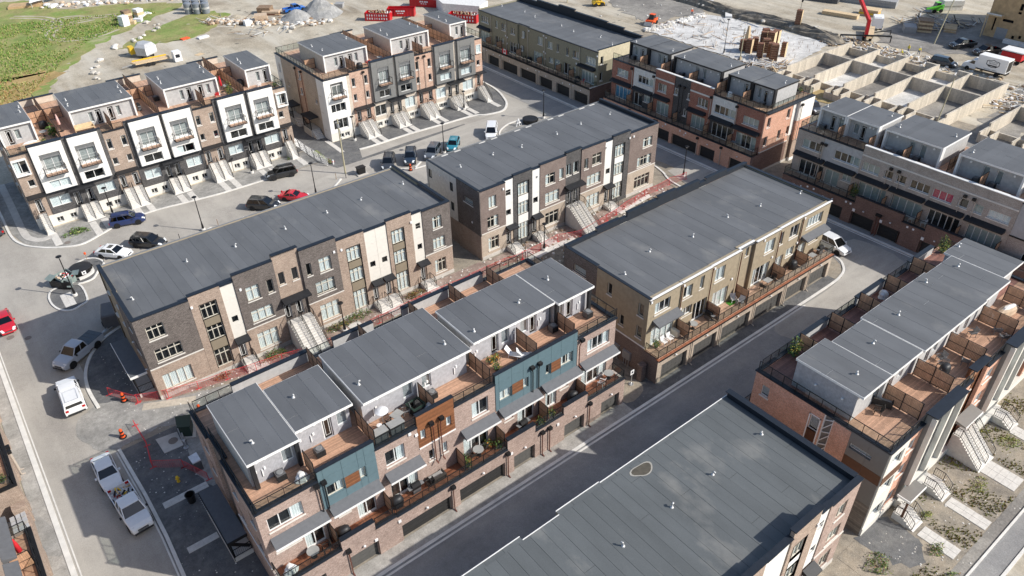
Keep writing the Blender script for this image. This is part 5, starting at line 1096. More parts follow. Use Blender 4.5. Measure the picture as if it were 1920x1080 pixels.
P.append(pent1(b,26.4,34.6,118.6,127.7,11.2,14.1,[('w',28.7,11.7,.6,1.5),('d',29.7,11.25),('d',31.5,11.25),('w',32.8,11.7,.6,1.5)],13))
P.append(pent1(b,39.2,43.4,118.7,127.9,11.2,14.1,[('w',41.0,11.7,.6,1.5),('d',42.1,11.25)],14))
for x in(10.9,24.3,37.3):screen(b,(x,115.4),(x,133.0),11.2,1.85,13)
for x0,x1 in((8.6,13.1),(22.1,26.3),(34.7,39.1)):screen(b,(x0,125.2),(x1,125.2),11.2,1.85,4)
for x in(17.6,31.0):screen(b,(x,118.7),(x,115.4),11.2,1.85,3)
vents(b,[(7.9,123),(8.1,125),(13.7,121),(14,123.4),(21.2,121.5),(21.4,124),(27,121.4),(27.3,123.6),(33.8,122),(34.1,124.5),(39.9,122),(40.2,124)],14.1)
b=R2=thing('townhouse_block','stacked town houses with grey panel bays behind the curved kerb, top centre-left','townhouses',(66,124,0),'stacked town houses along the street')
f=F('-y',114.5);ops=[];zd=10.5
VV=[(59.0,63.3,60.1,62.3),(63.8,67.65,64.4,66.7),(71.9,76.0,72.8,75.2),(76.85,80.75,77.4,79.8)]
for a,c,p,q in VV:volume(b,f,a,c,5.0,12.0,'charcoal_panel',.5,ops,(p,q),(p,q))
wall(F('-x',50.1),'panel_wall',114.5,117.1,.0,10.75,'white_panel',[],.02,.3,b)
juliet(b,f,51.3,53.6,7.6,10.0,ops,0.05,0,False);win(f,50.9,53.6,4.95,6.4,3,False,'frame_white',None,parent=b,ops=ops,d=.0);win(f,50.9,53.6,1.9,3.7,3,False,'frame_white',None,parent=b,ops=ops,d=.0)
wall(f,'panel_wall',50.1,54.4,1.4,10.75,'white_panel',ops,.05,.35,b,.35);panels(f,50.11,54.39,1.42,10.73,(51.3,53.6),(4.4,7.3),'white_panel',b,ops,.085)
wall(f,'stucco_wall',54.4,55.0,0,10.75,'stucco_beige',(),0,.3,b)
for a,c in((55.0,58.9),(67.75,71.8)):
 for x,z0,z1 in((a+.3,8.5,10.0),(c-1.2,8.5,10.0),(a+.3,6.0,7.2),(c-1.2,6.0,7.2)):win(f,x,x+.65,z0,z1,1,False,'frame_white',None,parent=b,ops=ops)
 for x in(a+.5,c-1.5):front_door(f,x,x+.85,2.2,4.25,b,ops,'frame_white','black_metal',-.1)
 wall(f,'brick_wall',a,c,1.4,11.1,'brick_peach',ops,0,.3,b);awning(f,a+.1,c-.1,4.85,b,'awning_black',.9,.15)
 rail(b,[(a,114.65),(c,114.65)],11.15,.6,True,1.2)
win(f,81.3,82.4,8.7,10.2,1,False,'frame_white','full',parent=b,ops=ops,d=.2);win(f,81.4,82.1,6.3,7.3,1,False,'frame_white',None,parent=b,ops=ops);front_door(f,81.3,82.1,2.4,4.4,b,ops);wall(f,'brick_wall',80.8,82.7,1.4,11.2,'brick_peach',ops,0,.3,b);awning(f,80.7,83.0,5.1,b,'awning_black',.9,.12)
for a,c in((59.1,61.3),(65.2,67.3),(71.95,74.1),(77.95,80.3)):win(f,a,c,2.2,4.1,2,False,'frame_white','full' if a>60 else None,parent=b,ops=ops,d=.05)
for a in(62.0,63.6,74.6,76.2):front_door(f,a,a+.85,1.9,3.95,b,ops,d=-.05)
for a,c in((61.7,65.1),(74.4,77.9)):awning(f,a,c,4.75,b,'awning_black',1.3,.12)
for a in(51.6,52.7,59.3,60.6,66.0,67.0,72.4,73.4,78.6,79.5):win(f,a,a+.85,.3,1.05,2,False,'frame_white',None,parent=b,ops=ops,sill=None,d=.05)
for a,c in((58.9,67.75),(71.8,80.8)):wall(f,'stucco_wall',a,c,1.4,11.95,'stucco_beige',ops,.05,.35,b)
ops2=[o for o in ops]
wall(f,'foundation',50.1,82.7,-.05,1.4,'cream_panel',ops2,.1,.4,b)
for a,c,z,n_ in((55.4,58.1,2.15,11),(62.0,64.6,1.85,9),(68.1,70.7,2.15,11),(74.6,77.2,1.85,9),(81.2,82.5,2.3,11)):bigstairs(b,f,a,c,z,n_,2 if c-a<2 else 3,.12,.7,.24)
for a,c,z in((58.9,67.75,11.95),(71.8,80.8,11.95),(55.0,58.9,11.1),(67.75,71.8,11.1),(80.8,82.7,11.2),(50.0,55.0,10.75)):m=MB();f.bx(m,a,c,-.35,.12,z,z+.09);m.obj('parapet_cap','navy_cap',b)
rail(b,[(54.9,114.7),(50.3,114.7),(50.3,132.9),(56,132.9)],10.85,1.0,True,1.2);rail(b,[(82.5,114.9),(82.5,119.5)],11.3,1.0,True,1.2)
fw=F('-x',50.1);oo=[]
for y,z0,z1 in((132.2,7.7,9.2),(132.2,4.8,6.4),(129.2,5.8,6.6),(124.0,8.5,10.0),(124.2,5.7,6.9),(118.3,5.8,6.6),(116.3,7.8,9.2),(116.3,4.9,6.3),(116.2,1.8,3.3)):win(fw,y-.35,y+.35,z0,z1,1,False,'frame_white',None,parent=b,ops=oo)
wall(fw,'panel_wall',131.0,133.4,0,10.7,'white_panel',oo,.02,.3,b);wall(fw,'brick_wall',125.3,131.0,0,10.7,'brick_beige',oo,0,.3,b);wall(fw,'brick_wall',122.3,125.3,0,10.7,'brick_peach',oo,-.15,.3,b);wall(fw,'brick_wall',117.1,122.3,0,10.7,'brick_beige',oo,0,.3,b)
cap(b,49.98,50.45,114.5,133.5,10.72 if 0 else 10.76)
for y in(122.6,125.0):downpipe(fw,y,10.2,.2,b,'copper_pipe',0)
for y0,y1 in((125.5,128.6),(118.3,121.6)):
 po=MB().box(48.2,49.95,y0,y1,3.3,3.5).obj('porch_roof','awning_black',b);MB().box(48.3,50.0,y0+.1,y1-.1,0,1.3).obj('porch','concrete',b);m=MB()
 for y in(y0+.2,y1-.2):m.bar((48.4,y,1.3),(48.4,y,3.3),.13)
 m.obj('porch_post','black_metal',b);rail(b,[(49.9,y1-.2),(48.4,y1-.2),(48.4,y0+.2)],1.3,1.0,False,1.5,True)
 for i in range(5):piece('step',48.5,49.9,y0+.1-.3*(i+1),y0+.1-.3*i,0,1.1-.22*i,'concrete_step',b)
for nn,cc,p,q,m_ in(('+x',82.7,114.5,133.4,'brick_beige'),('+y',133.4,50.1,82.7,'brick_beige')):wall(F(nn,cc),'brick_wall',p,q,0,10.7,m_,(),0,.3,b)
for a,c in((61.6,65.9),(75,78.8)):wall(F('+y',133.4),'parapet_wall',a,c,10.6,11.8,'stucco_beige',(),.02,.3,b);cap(b,a-.2,c+.2,133.0,133.6,11.8)
core(b,50.5,82.3,114.9,133.0,10.35);deckboards(b,50.45,82.3,114.85,133.0,10.5,'y','deck_wood')
pent1(b,52.6,60.9,118.3,128.2,10.5,13.5,[('w',54.7,11.1,.6,1.5),('d',55.6,10.55),('d',57.3,10.55),('w',58.6,11.1,.6,1.5)],21);pent1(b,65.9,74.0,118.8,128.6,10.5,13.5,[('w',68.0,11.1,.6,1.5),('d',69.2,10.55),('d',71.0,10.55),('w',72.2,11.1,.6,1.5)],22);pent1(b,78.8,82.6,119.0,128.0,10.5,13.5,[('w',80.3,11.1,.6,1.5),('d',81.4,10.55)],23)
for x in(63.8,77.0):screen(b,(x,115.3),(x,132.8),10.5,1.85,13)
for x0,x1,y in((50.6,52.5,121.8),(64.0,65.8,125),(77.2,78.7,125)):screen(b,(x0,y),(x1,y),10.5,1.85,1)
for x in(56.7,70.2):screen(b,(x,118.6),(x,115.2),10.5,1.85,3)
vents(b,[(53.4,124),(53.8,121),(62.4-2.4,124),(66.6,121),(67,124),(73.2,124),(73.4,121.5),(79.4,121),(79.7,124)],13.5)
for x in(68.6,69.9,57.6):downpipe(f,x,10.6,4.6,b,'beige_pipe',0,True)
b=RW=thing('townhouse_block','tan brick corner building with deck cut off by the left edge of the photo','townhouses',(-12,68,0),'blocks at the left edge')
g=F('+x',-7.4);gops=[]
for a in(62.3,67.2,72):garage(g,a,a+3.4,0,1.95,b,gops,'garage_grey')
wall(g,'brick_wall',61.2,90,0,3.5,'brick_tan',gops,0,.34,b,.34);wall(F('-y',61.2),'brick_wall',-16,-7.4,0,3.5,'brick_tan',(),0,.3,b);core(b,-16,-7.8,61.6,90,3.0);core(b,-16,-9.9,61.5,90,9.7);wall(F('+x',-9.5),'brick_wall',61.2,90,3.5,9.9,'brick_tan',(),0,.3,b);wall(F('-y',61.2),'brick_wall',-16,-9.5,3.5,9.9,'brick_tan',(),.02,.3,b)
MB().box(-16,-9.4,61.1,90,9.9,10).obj('flat_roof','roof_mid',b)
cap(b,-7.85,-7.35,61.1,90,3.5,'black_metal',.14);cap(b,-9.5,-7.85,61.1,61.5,3.5,'black_metal',.14);rail(b,[(-9.4,61.4),(-7.6,61.4),(-7.6,90)],3.64,1.0,True,1.3);deckboards(b,-9.45,-7.85,61.5,90,3.4,'x','deck_wood_y')
for y in(66.4,67.1):downpipe(g,y,3.1,0,b,'beige_pipe')
b=RW2=thing('townhouse_block','tan brick building with a railed deck and grey awnings in the bottom-left corner','townhouses',(-12,50,0),'blocks at the left edge')
g=F('+x',-7.4);gops=[]
for a in(49.5,43,38):garage(g,a,a+3.4,0,1.95,b,gops,'garage_grey')
wall(g,'brick_wall',30,55.6,0,3.5,'brick_tan',gops,0,.34,b,.34);wall(F('+y',55.6),'brick_wall',-16,-7.4,0,3.5,'brick_tan',(),0,.3,b);wall(F('+x',-9.3),'brick_wall',30,55.4,3.5,9.9,'brick_tan',(),0,.3,b);core(b,-16,-7.8,30,55.2,3.0);core(b,-16,-9.7,30,55.0,9.7);MB().box(-16,-9.2,30,55.4,9.9,10).obj('flat_roof','roof_mid',b)
awning(F('+x',-9.3),50.2,54.9,6.7,b,'awning_grey',.95,.3);awning(F('+x',-9.3),45.0,49.8,6.7,b,'awning_grey',.95,.3)
cap(b,-7.85,-7.35,30,55.6,3.5,'black_metal',.14);rail(b,[(-9.2,55.4),(-7.6,55.4),(-7.6,40)],3.64,1.0,True,1.3);screen(b,(-9.2,51.6),(-7.8,51.6),3.4,1.8,1);deckboards(b,-9.25,-7.85,40,55.5,3.4,'x','deck_wood_y')
MB().box(-8.4,-7.5,56.6,59.8,0,1.6).box(-8.5,-7.4,59.8,60.6,0,2.2).obj('brick_pier','brick_tan',b)
def sheet(name,pts,z,mat,kind='structure'):
 o=MB().prism(pts,z-.02,z).obj(name,mat);o['kind']=kind;return o
def smooth(pts,n=6,closed=False):
 out=[];P=[Vector((*p[:2],0))for p in pts];N=len(P)
 for i in range(N if closed else N-1):
  p0=P[(i-1)%N]if closed or i>0 else P[0];p1=P[i];p2=P[(i+1)%N];p3=P[(i+2)%N]if closed or i+2<N else P[-1]
  for k in range(n):
   t=k/n;q=.5*((2*p1)+(-p0+p2)*t+(2*p0-5*p1+4*p2-p3)*t*t+(-p0+3*p1-3*p2+p3)*t**3);out.append((q.x,q.y))
 if not closed:out.append((P[-1].x,P[-1].y))
 return out
def ragged(pts,amp=.5,step=1.2,seed=1):
 r=random.Random(seed);out=[];n=len(pts)
 for i in range(n):
  a,c=pts[i],pts[(i+1)%n];L_=math.hypot(c[0]-a[0],c[1]-a[1]);k=max(1,int(L_/step))
  for j in range(k):out.append((a[0]+(c[0]-a[0])*j/k+r.uniform(-amp,amp),a[1]+(c[1]-a[1])*j/k+r.uniform(-amp,amp)))
 return out
def strip2(pts,w):
 P=[Vector((*p,0))for p in pts];r=random.Random(int(pts[0][0]))
 for off in(-.9,.9):
  L_=[]
  for i in range(len(P)):d=(P[min(i+1,len(P)-1)]-P[max(0,i-1)]).normalized();n=Vector((-d.y,d.x,0));c=P[i]+n*off;e=w/2*r.uniform(.6,1.3);L_.append((c-n*e,c+n*e))
  o=MB().loft([[(a.x,a.y,0),(a.x,a.y,.05),(c.x,c.y,.05),(c.x,c.y,0)]for a,c in L_]).obj('wheel_track','site_dirt');o['kind']='structure'
def kerb(pts,w=.22,h=.14,mat='kerb_concrete',name='kerb',closed=False,z0=0.,seg=3.0):
 """kerb stones laid along a line, each a piece"""
 root=thing(name,None,None);del_=root
 mb=MB();P=[Vector((*p,0))for p in pts]+([Vector((*pts[0],0))]if closed else[])
 L_=[];
 for i in range(len(P)):
  a=P[max(0,i-1)];c=P[min(len(P)-1,i+1)];d=(c-a).normalized();n=Vector((-d.y,d.x,0))*(w/2);L_.append((P[i]-n,P[i]+n))
 rings=[[(a.x,a.y,z0-.1),(a.x,a.y,z0+h),(b_.x,b_.y,z0+h),(b_.x,b_.y,z0-.1)]for a,b_ in L_]
 bpy.data.objects.remove(root);mb.loft(rings);o=mb.obj(name,mat);o['kind']='structure';return o
sheet('ground',[(-400,-120),(700,-120),(700,900),(-400,900)],0.0,'site_dirt')
fieldpts=smooth([(-120,150),(2,156),(12,165),(19,178),(26,189),(33,199),(42,206),(52,214),(60,221),(48,232),(34,238),(10,260),(-160,270)],5,True)
sheet('grass_field',ragged(fieldpts,.9,1.3),.03,'field')
sheet('grass_field',ragged(smooth([(36,192),(42,199),(52,206),(61,210),(66,203),(61,196),(54,190),(46,190),(40,191)],5,True),.9,1.2),.034,'field')
sheet('grass_field',ragged(smooth([(-60,158),(0,158),(10,166),(17,177),(22,184),(14,190),(2,184),(-12,192),(-30,188),(-60,196)],5,True),1.1,1.),.036,'field_rust');sheet('grass_field',ragged(smooth([(-2,204),(8,200),(14,206),(8,212),(-4,214)],5,True),1.1,1.),.037,'field_rust')
for p in([(40,209),(34,206),(28,208),(26,214),(30,221),(38,222)],[(26,226),(33,228),(38,224),(44,222)],[(22,238),(28,232),(30,224),(24,220)]):strip2(smooth(p,5),.7)
sheet('ground',[(-3,-20),(140,-20),(140,112),(-3,112)],.012,'yard_dirt')
sheet('gravel_bed',[(.9,40),(6.5,40),(6.5,63.6),(.9,63.6)],.03,'dark_gravel')
sheet('gravel_bed',smooth([(6.4,83.8),(4.1,82.5),(2.5,80.5),(1.4,78),(.9,75),(1.2,71.6),(6.4,70.2),(6.6,76)],4,True),.034,'dark_gravel')
sheet('gravel_path',ragged(smooth([(-1.9,68.3),(-1.6,70.2),(-.4,71.4),(2.2,71.4),(6.5,68.1),(16,65.4),(23,64.9),(23,53),(6.5,53),(6.5,63.7),(.6,63.9),(-1.0,65.6)],3,True),.12,.5),.037,'pale_gravel')
sheet('soil',[(6.8,68.0),(47.6,68.0),(47.6,64.6),(22,65.0),(12.9,66.6)],.041,'red_dirt')
sheet('soil',[(47.6,67.7),(82.8,67.7),(82.8,60.5),(47.6,60.5)],.03,'rough_soil');sheet('soil',[(47.7,67.6),(82.5,67.6),(82.5,65.6),(69,65.7),(61,64.4),(56,64.2),(52,66),(47.7,66.6)],.045,'red_dirt')
sheet('soil',[(43.4,37.5),(47.6,37.5),(47.6,60),(43.4,60)],.026,'rough_soil');sheet('soil',[(43.5,68.2),(47.8,68.2),(47.8,84),(43.5,84)],.026,'yard_dirt')
sheet('road',[(-6.0,20),(1.0,20),(1.0,84),(6.5,84),(48,84),(88,84),(92,90),(92,135),(86.8,135),(86.6,116),(84.6,110),(82,107),(78,106.3),(75,108),(52,108.5),(36,108.6),(22,109.3),(17,109.8),(12,108.5),(7.5,106.8),(4,108.5),(1.6,111),(.6,115),(.5,150),(-6.0,150)],.02,'dusty_asphalt')
sheet('road',[(.8,84),(46,84),(46,97),(3,97),(1,90)],.024,'dusty_asphalt')
sheet('road',smooth([(46,97),(51,96.2),(58,95.2),(70,94.6),(86,96),(88,103),(84,106),(78,105.5),(64,105.2),(46,103.5),(34,103.4),(24,104.2),(24,102.6),(34,101)],4,True),.028,'street_dusty')
sheet('gravel_bed',[(44.4,108.8),(44.6,118),(49.9,118),(49.9,114.2),(83.5,114.2),(84.9,111.0),(83.2,108.0),(80.9,106.3),(77.8,106.3),(75.4,107.7),(69.4,108.1),(61.7,108.6),(52.2,108.6),(51,105.6),(60,106.0),(72,106.0),(72,105.6),(60,105.0),(46,104.9),(45.5,106.5)],.034,'dark_gravel')
sheet('gravel_bed',[(4.2,114.2),(44.4,114.2),(44.4,108.9),(33.7,108.5),(28.5,108.5),(23.2,109.1),(17.8,109.7),(13.4,109.0),(10.5,107.8),(7.5,106.8),(4.8,108),(2.8,110),(1.4,112.2),(.6,116),(.6,134),(4.0,134)],.034,'pale_gravel')
sheet('gravel_bed',[(83.0,114),(83.0,134),(86.8,134),(86.7,121),(86.2,114.5),(85,111.6),(83.6,112)],.036,'dark_gravel');sheet('gravel_bed',[(43.7,114.5),(50.1,114.5),(50.1,134),(43.7,134)],.038,'dark_gravel')
sheet('lane',[(1.0,20),(1.0,33),(4,35.7),(78,35.7),(82.6,36.8),(84.2,39.6),(84.3,62),(88,68),(86.6,84),(92.0,95),(92.2,20)],.032,'fresh_asphalt')
sheet('lane',smooth([(66,35.4),(77,35.5),(82.8,36.6),(84.4,39),(90,40),(90,33),(83,29.5),(72,30),(66,32)],4,True),.036,'street_dusty')
sheet('lane',[(84.6,64),(92,63),(92,70),(86,70)],.037,'street_dusty')
sheet('lane',[(86.8,95),(92,95),(92.4,134),(87.2,134),(86.6,112)],.038,'fresh_asphalt')
sheet('lane',[(34.3,35.4),(37.7,31.0),(44,31.6),(46,35.4)],.0361,'fresh_asphalt')
sheet('apron',[(4,35.95),(43.3,35.95),(43.3,37.6),(4,37.6)],.05,'apron');sheet('apron',[(43.3,35.95),(79.6,35.95),(79.6,37.4),(48,37.4),(47.6,38.6),(43.3,38.6)],.046,'dark_gravel');sheet('soil',smooth([(43.5,37.2),(46.2,37.4),(46.8,39),(45.6,41.4),(43.6,41)],3,True),.05,'yard_dirt')
sheet('verge',smooth([(79.7,36.2),(82.4,37.2),(83.8,39.4),(83.9,44),(79.7,44)],3,True),.044,'yard_dirt')
sheet('apron',[(92.2,20),(93.3,20),(93.3,55),(94.0,60),(94.0,94),(94.6,97),(94.6,134),(92.5,134),(92.3,97),(91.9,78),(91.8,60),(92.0,46)],.05,'fresh_asphalt')
sheet('driveway',[(-7.5,40),(-6.2,40),(-6.2,92),(-7.5,92)],.045,'apron');sheet('gravel_bed',smooth([(-7.4,60.8),(-6.3,57.6),(-6.3,54.5),(-7.4,55.2),(-8.8,56.2),(-8.8,60.8)],3,True),.05,'pale_gravel')
sheet('yard',[(44,5.9),(140,5.9),(140,13.4),(44,13.4)],.03,'yard_dirt');sheet('gravel_bed',ragged(smooth([(47.0,13.4),(50.6,13.4),(51,10.5),(49,8.6),(47.4,9.6),(46.9,11.8)],3,True),.3,.35),.036,'dark_gravel')
sheet('road',[(46,4.2),(140,4.2),(140,5.75),(46,5.75)],.038,'fresh_asphalt');sheet('road',[(46,-10),(140,-10),(140,4.1),(46,4.1)],.03,'fresh_asphalt' if 0 else 'site_dirt')
sheet('soil',[(44,5.8),(140,5.8),(140,6.9),(44,6.9)],.042,'grey_dirt')
kerb([(-6.1,30),(-6.05,60),(-6.0,92)],.45,.1);kerb([(-5.62,30),(-5.6,60),(-5.6,92)],.12,.05)
kerb([(.95,44),(1.15,50.9),(1.1,56.5),(.8,63.8)],.3,.14);kerb([(.62,44),(.8,50.9),(.76,56.5),(.5,63.6)],.14,.06)
kerb(smooth([(7.0,84.3),(4.2,82.8),(2.4,80.7),(1.2,78.0),(.7,75.0),(.8,71.2)],5),.34,.14)
kerb(smooth([(.4,150),(.4,123.8),(.4,115.5),(1.2,112.0),(2.7,109.8),(4.7,108.0),(7.5,106.7),(10.5,107.8),(13.4,109.1),(17.8,109.8),(23.2,109.2),(28.5,108.6),(36,108.5)],5),.3,.13)
kerb(smooth([(52.2,108.7),(54.7,108.5),(61.7,108.6),(69.4,108.2),(75.4,107.8),(77.6,106.6),(80.9,106.2),(83.4,108.1),(84.9,110.7),(86.5,115.2),(87.1,120.9),(87.2,134)],5),.4,.15)
kerb(smooth([(4,35.85),(30,35.85),(60,35.85),(76.7,35.9),(80.9,36.2),(83.0,37.2),(84.3,39.4),(84.5,46)],4),.3,.1);kerb([(4,35.4),(60,35.4),(72,35.42)],.2,.06)
kerb([(92.1,20),(92.0,46),(91.9,64),(91.95,78),(92.35,98),(92.9,134)],.35,.12);kerb([(91.6,20),(91.55,46),(91.4,64),(91.45,78),(91.9,98),(92.4,134)],.18,.05)
kerb(smooth([(85.9,73),(85.0,70),(83.7,67),(83.2,60)],4),.3,.13);kerb([(46,5.85),(140,5.85)],.18,.16);kerb([(50,4.05),(140,4.05)],.25,.12)
kerb([(-6,92.2),(-7.5,93.5),(-14,94)],.3,.12)
isl1=smooth([(1.3,96.2),(2.2,97.4),(4.8,96.6),(4.9,92.4),(3.9,91.5),(2.7,91.2),(1.7,92.2),(1.2,94.0)],4,True);kerb(isl1,.22,.15,closed=True);sheet('gravel_bed',isl1,.07,'dark_gravel')
isl2=smooth([(4.4,97.1),(6.4,96.6),(7.6,98.1),(8.7,99.6),(8.5,101),(7.7,102),(6.4,102.2),(4.6,100.6)],4,True);kerb(isl2,.22,.15,closed=True);sheet('gravel_bed',isl2,.074,'dark_gravel')
kerb(smooth([(5.2,97.5),(6.2,97.7),(7.0,98.3),(7.1,99.3),(6.7,99.9)],4),.35,.35)
kerb(smooth([(73.8,97.8),(75.2,99.4),(78.0,100.7),(80.8,100.6),(83.5,99.8),(84.8,98.2)],4),.25,.15);sheet('gravel_bed',smooth([(74.2,97),(75.5,99.2),(78,100.3),(81,100.3),(84,99),(84.5,96)],3,True),.06,'pale_gravel')
for x,y in((9.2,98.4),(13.9,98.0),(17.8,98.4),(22.2,98.8),(27,98.6),(31,98.2),(36,98.2),(39.5,98.3)):kerb(smooth([(x,y-1.2),(x+.2,y+.2),(x+1.0,y+.6)],4),.22,.2)
kerb([(53.7,97.8),(54.9,97.2)],.25,.15);kerb([(55.5,96.5),(57.5,96.3)],.22,.13);kerb([(55.8,96.8),(57.6,98.0)],.28,.15);kerb([(40.6,97.6),(44.6,101)],.25,.15)
def walk(x0,x1,y0,y1,rows=None,cols=2,z=.07,mat='concrete_step',name='paving_slab',drop=None):
 root=MB().box(x0-.01,x1+.01,y0,y1,z-.06,z-.015).obj('front_walk','concrete');root['kind']='structure'
 rows=rows or max(2,round((y1-y0)/.8))
 for i in range(rows):
  for j in range(cols):
   a,c=x0+(x1-x0)*j/cols,x0+(x1-x0)*(j+1)/cols;d,e=y0+(y1-y0)*i/rows,y0+(y1-y0)*(i+1)/rows
   piece(name,a+.012,c-.012,d+.012,e-.012,z-.02,z+.005+.006*((i*7+j*3)%3),mat,root)
for x,y0,y1 in((4.7,108.5,112.2),(9.9,107.8,112.2),(11.5,108.4,112.2),(16.1,109.7,112.2),(17.9,109.7,112.2),(22.5,109.3,112.2),(24.0,109.2,112.2),(29.0,108.8,112.2),(30.7,108.8,112.2),(35.6,108.7,112.2),(37.2,108.6,112.2),(42.2,109.3,112.1)):walk(x,x+.95,y0,y1,None,1)
for x in(55.6,57.1,62.2,63.6,68.3,69.8,74.8,76.2,81.4):walk(x,x+.95,108.9 if x<70 else 108.3,111.3,3,1)
walk(49.1,49.9,109.7,115.5,6,1)
walk(51.2,52.6,7.3,10.4,5);walk(56.1,57.4,7.0,10.5,5);walk(62.3,64.4,7.3,10.3,5);walk(69.4,70.8,8.6,10.8,3)
walk(2.0,6.0,53.8,54.6,2,6);walk(2.1,4.7,47.8,48.5,1,4);walk(2.35,3.6,92.2,95.4,3,2,.09)
def strip(pts,w,name,mat,z=.06):
 P=[Vector((*p,0))for p in pts];L_=[]
 for i in range(len(P)):d=(P[min(i+1,len(P)-1)]-P[max(0,i-1)]).normalized();n=Vector((-d.y,d.x,0))*(w/2);L_.append((P[i]-n,P[i]+n))
 mb=MB();mb.loft([[(a.x,a.y,0),(a.x,a.y,z),(c.x,c.y,z),(c.x,c.y,0)]for a,c in L_]);o=mb.obj(name,mat);o['kind']='structure'
strip(smooth([(2.2,134),(2.1,124),(2.0,115),(2.6,112.6),(3.6,111.6),(4.9,111.7)],4),.95,'pavement','concrete',.08)
strip([(4.4,68.4),(6.8,67.2),(9.1,66.1)],1.0,'concrete_slab','formwork_concrete',.07)
for x in(16,27.5,32.6,38.8,53,57,63.8,70.6):strip([(x+.6,67.0),(x+.75,65.0)],1.5,'pavement','concrete_step',.09)
strip([(52.5,64.3),(61,64.5)],.9,'pavement','concrete_step',.085);strip([(72,65.6),(78,66.2)],.8,'pavement','concrete_step',.085)
for(x,y,r_)in((-4.1,90.1,.4),(-2.5,88.7,.35),(6.2,108.5,.4),(5.3,61.6,.45),(54,103,.35)):o=MB().tube((x,y,.04),(x,y,.13 if x==5.3 else .062),r_,n=20).obj('manhole_cover','manhole');tag(o,{-4.1:'worn round manhole cover in the road at the far left',-2.5:'round manhole cover nearest the shadow of the centre-left block',6.2:'brown round manhole cover in the bed beside the left front walk',5.3:'raised round manhole lid on the concrete pad by the green transformer',54:'round manhole cover in the street in front of the parked dark cars'}[x],'manhole cover')
sheet('concrete_slab',ragged([(136.5,121),(157,122.5),(159.5,115),(160,95),(163,89),(138,85.5),(136,94),(136.4,108)],.35,1.),.16,'slab_pale')
tr=smooth([(166,150),(164,138),(163.5,128),(162.8,117),(164,104),(163,93),(161,87)],4)
def mound(name,pts,h,mat,w=3,seed=1,n=10):
 """ridge of loose soil along a line"""
 r=random.Random(seed);mb=MB();rings=[]
 for i,(x,y)in enumerate(pts):
  a=Vector((*pts[max(0,i-1)],0));c=Vector((*pts[min(len(pts)-1,i+1)],0));d=(c-a).normalized();nn=Vector((-d.y,d.x,0));e=min(1,i/2,(len(pts)-1-i)/2)
  ring=[]
  for k in range(n+1):
   t=k/n*2-1;z=max(0,(1-t*t))**.8*h*(.25+.75*e)*r.uniform(.75,1.2);ring.append((x+nn.x*t*w*r.uniform(.85,1.15)/1,y+nn.y*t*w,z-.02))
  rings.append(ring)
 mb.loft(rings,close=False,caps=False);return mb.obj(name,mat)
o=mound('soil_bank',tr,1.6,'rough_soil',2.6,3);o['kind']='structure'
sheet('ground',ragged(smooth([(142,126),(145,140),(152,150),(160,140),(160,124),(150,125)],4,True),1.1,1.2),.05,'grey_dirt');sheet('ground',smooth([(128,118),(134,124),(138,118),(137,100),(134,88),(129,90)],4,True),.05,'yard_dirt')
sheet('grass_patch',smooth([(129,75),(134,75.5),(134.5,69.5),(130,68)],4,True),.08,'dry_grass');sheet('ground',ragged(smooth([(132,46),(150,48),(166,50),(168,44),(150,41),(132,40)],4,True),1.1,1.2),.04,'grey_dirt')
sheet('ground',ragged(smooth([(170,82),(178,86),(190,86),(200,78),(200,58),(182,60),(172,70)],4,True),1.1,1.2),.05,'grey_dirt')
b=thing('house_foundation','row of bare concrete basement walls in open bays, right of the slab','foundation',(145,67,0),'concrete basement foundations')
def cw(x0,x1,y0,y1,h,par,z0=0.):return piece('concrete_wall',min(x0,x1),max(x0,x1),min(y0,y1),max(y0,y1),z0,z0+h,'formwork_concrete',par)
YS=(50.4,57.2,63.6,69.9,76.2,82.6)
for i,y in enumerate(YS):cw(134.6,158.2,y-.15,y+.15,2.5,b)
for i in range(5):
 y0,y1=YS[i]+.152,YS[i+1]-.152;cw(135.6,135.9,y0,y1,1.0,b);cw(147.6,147.9,y0,y1,2.5,b);cw(157.2,157.5,y0,y1,1.5 if i else 2.4,b);cw(157.52,158.0,y0,y0+2.2,2.5,b)
 sheet('basement_floor',[(135.9,y0),(157.2,y0),(157.2,y1),(135.9,y1)],.1,'slab_pale' if i%2 else 'grey_dirt')
for i,y in enumerate(YS):
 for s in((1,)if i==0 else((-1,)if i==5 else(-1,1))):
  yy=y+s*.152;cw(131.2,134.58,yy+s*1.35,yy+s*1.6,1.6,b);cw(131.2,131.45,yy,yy+s*1.34,1.3,b);cw(134.3,134.58,yy,yy+s*1.34,1.8,b)
 cw(131.2,134.58,y-.15,y+.15,1.9,b)
b2=thing('house_foundation','second set of concrete basement walls cut off by the right edge','foundation',(145,40,0),'concrete basement foundations')
for y in(44.0,37.4):cw(137,156,y-.15,y+.15,2.4,b2)
cw(137.6,137.9,37.6,43.84,1.0,b2);cw(148,148.3,37.6,43.84,2.4,b2);cw(133.5,137,43.85,44.15,1.8,b2);cw(133.5,137,42.2,42.4,1.6,b2);cw(133.5,133.75,42.4,43.84,1.4,b2);cw(134,137,37.3,37.5,1.6,b2);cw(134,137,38.9,39.1,1.6,b2)
b=thing('unfinished_building','plywood-sheathed apartment building under construction in the top right corner','building',(196,62,0))
core(b,192.6,214,45.2,69.6,15)
fp=F('-x',191.8);ops=[]
holes=[(68.5,65.6,9.4,10.4),(68.6,68.2,1.5,4.3),(64.3,63.6,6.7,8.1),(62.7,61.7,7.3,7.9),(64.3,63.6,5.9,6.4),(66.9,64.6,3.8,4.4),(64.0,63.4,.6,1.3),(62.6,62.0,.9,1.6),(63.2,62.3,9.2,11.5),(61.4,60.2,10.2,11)]
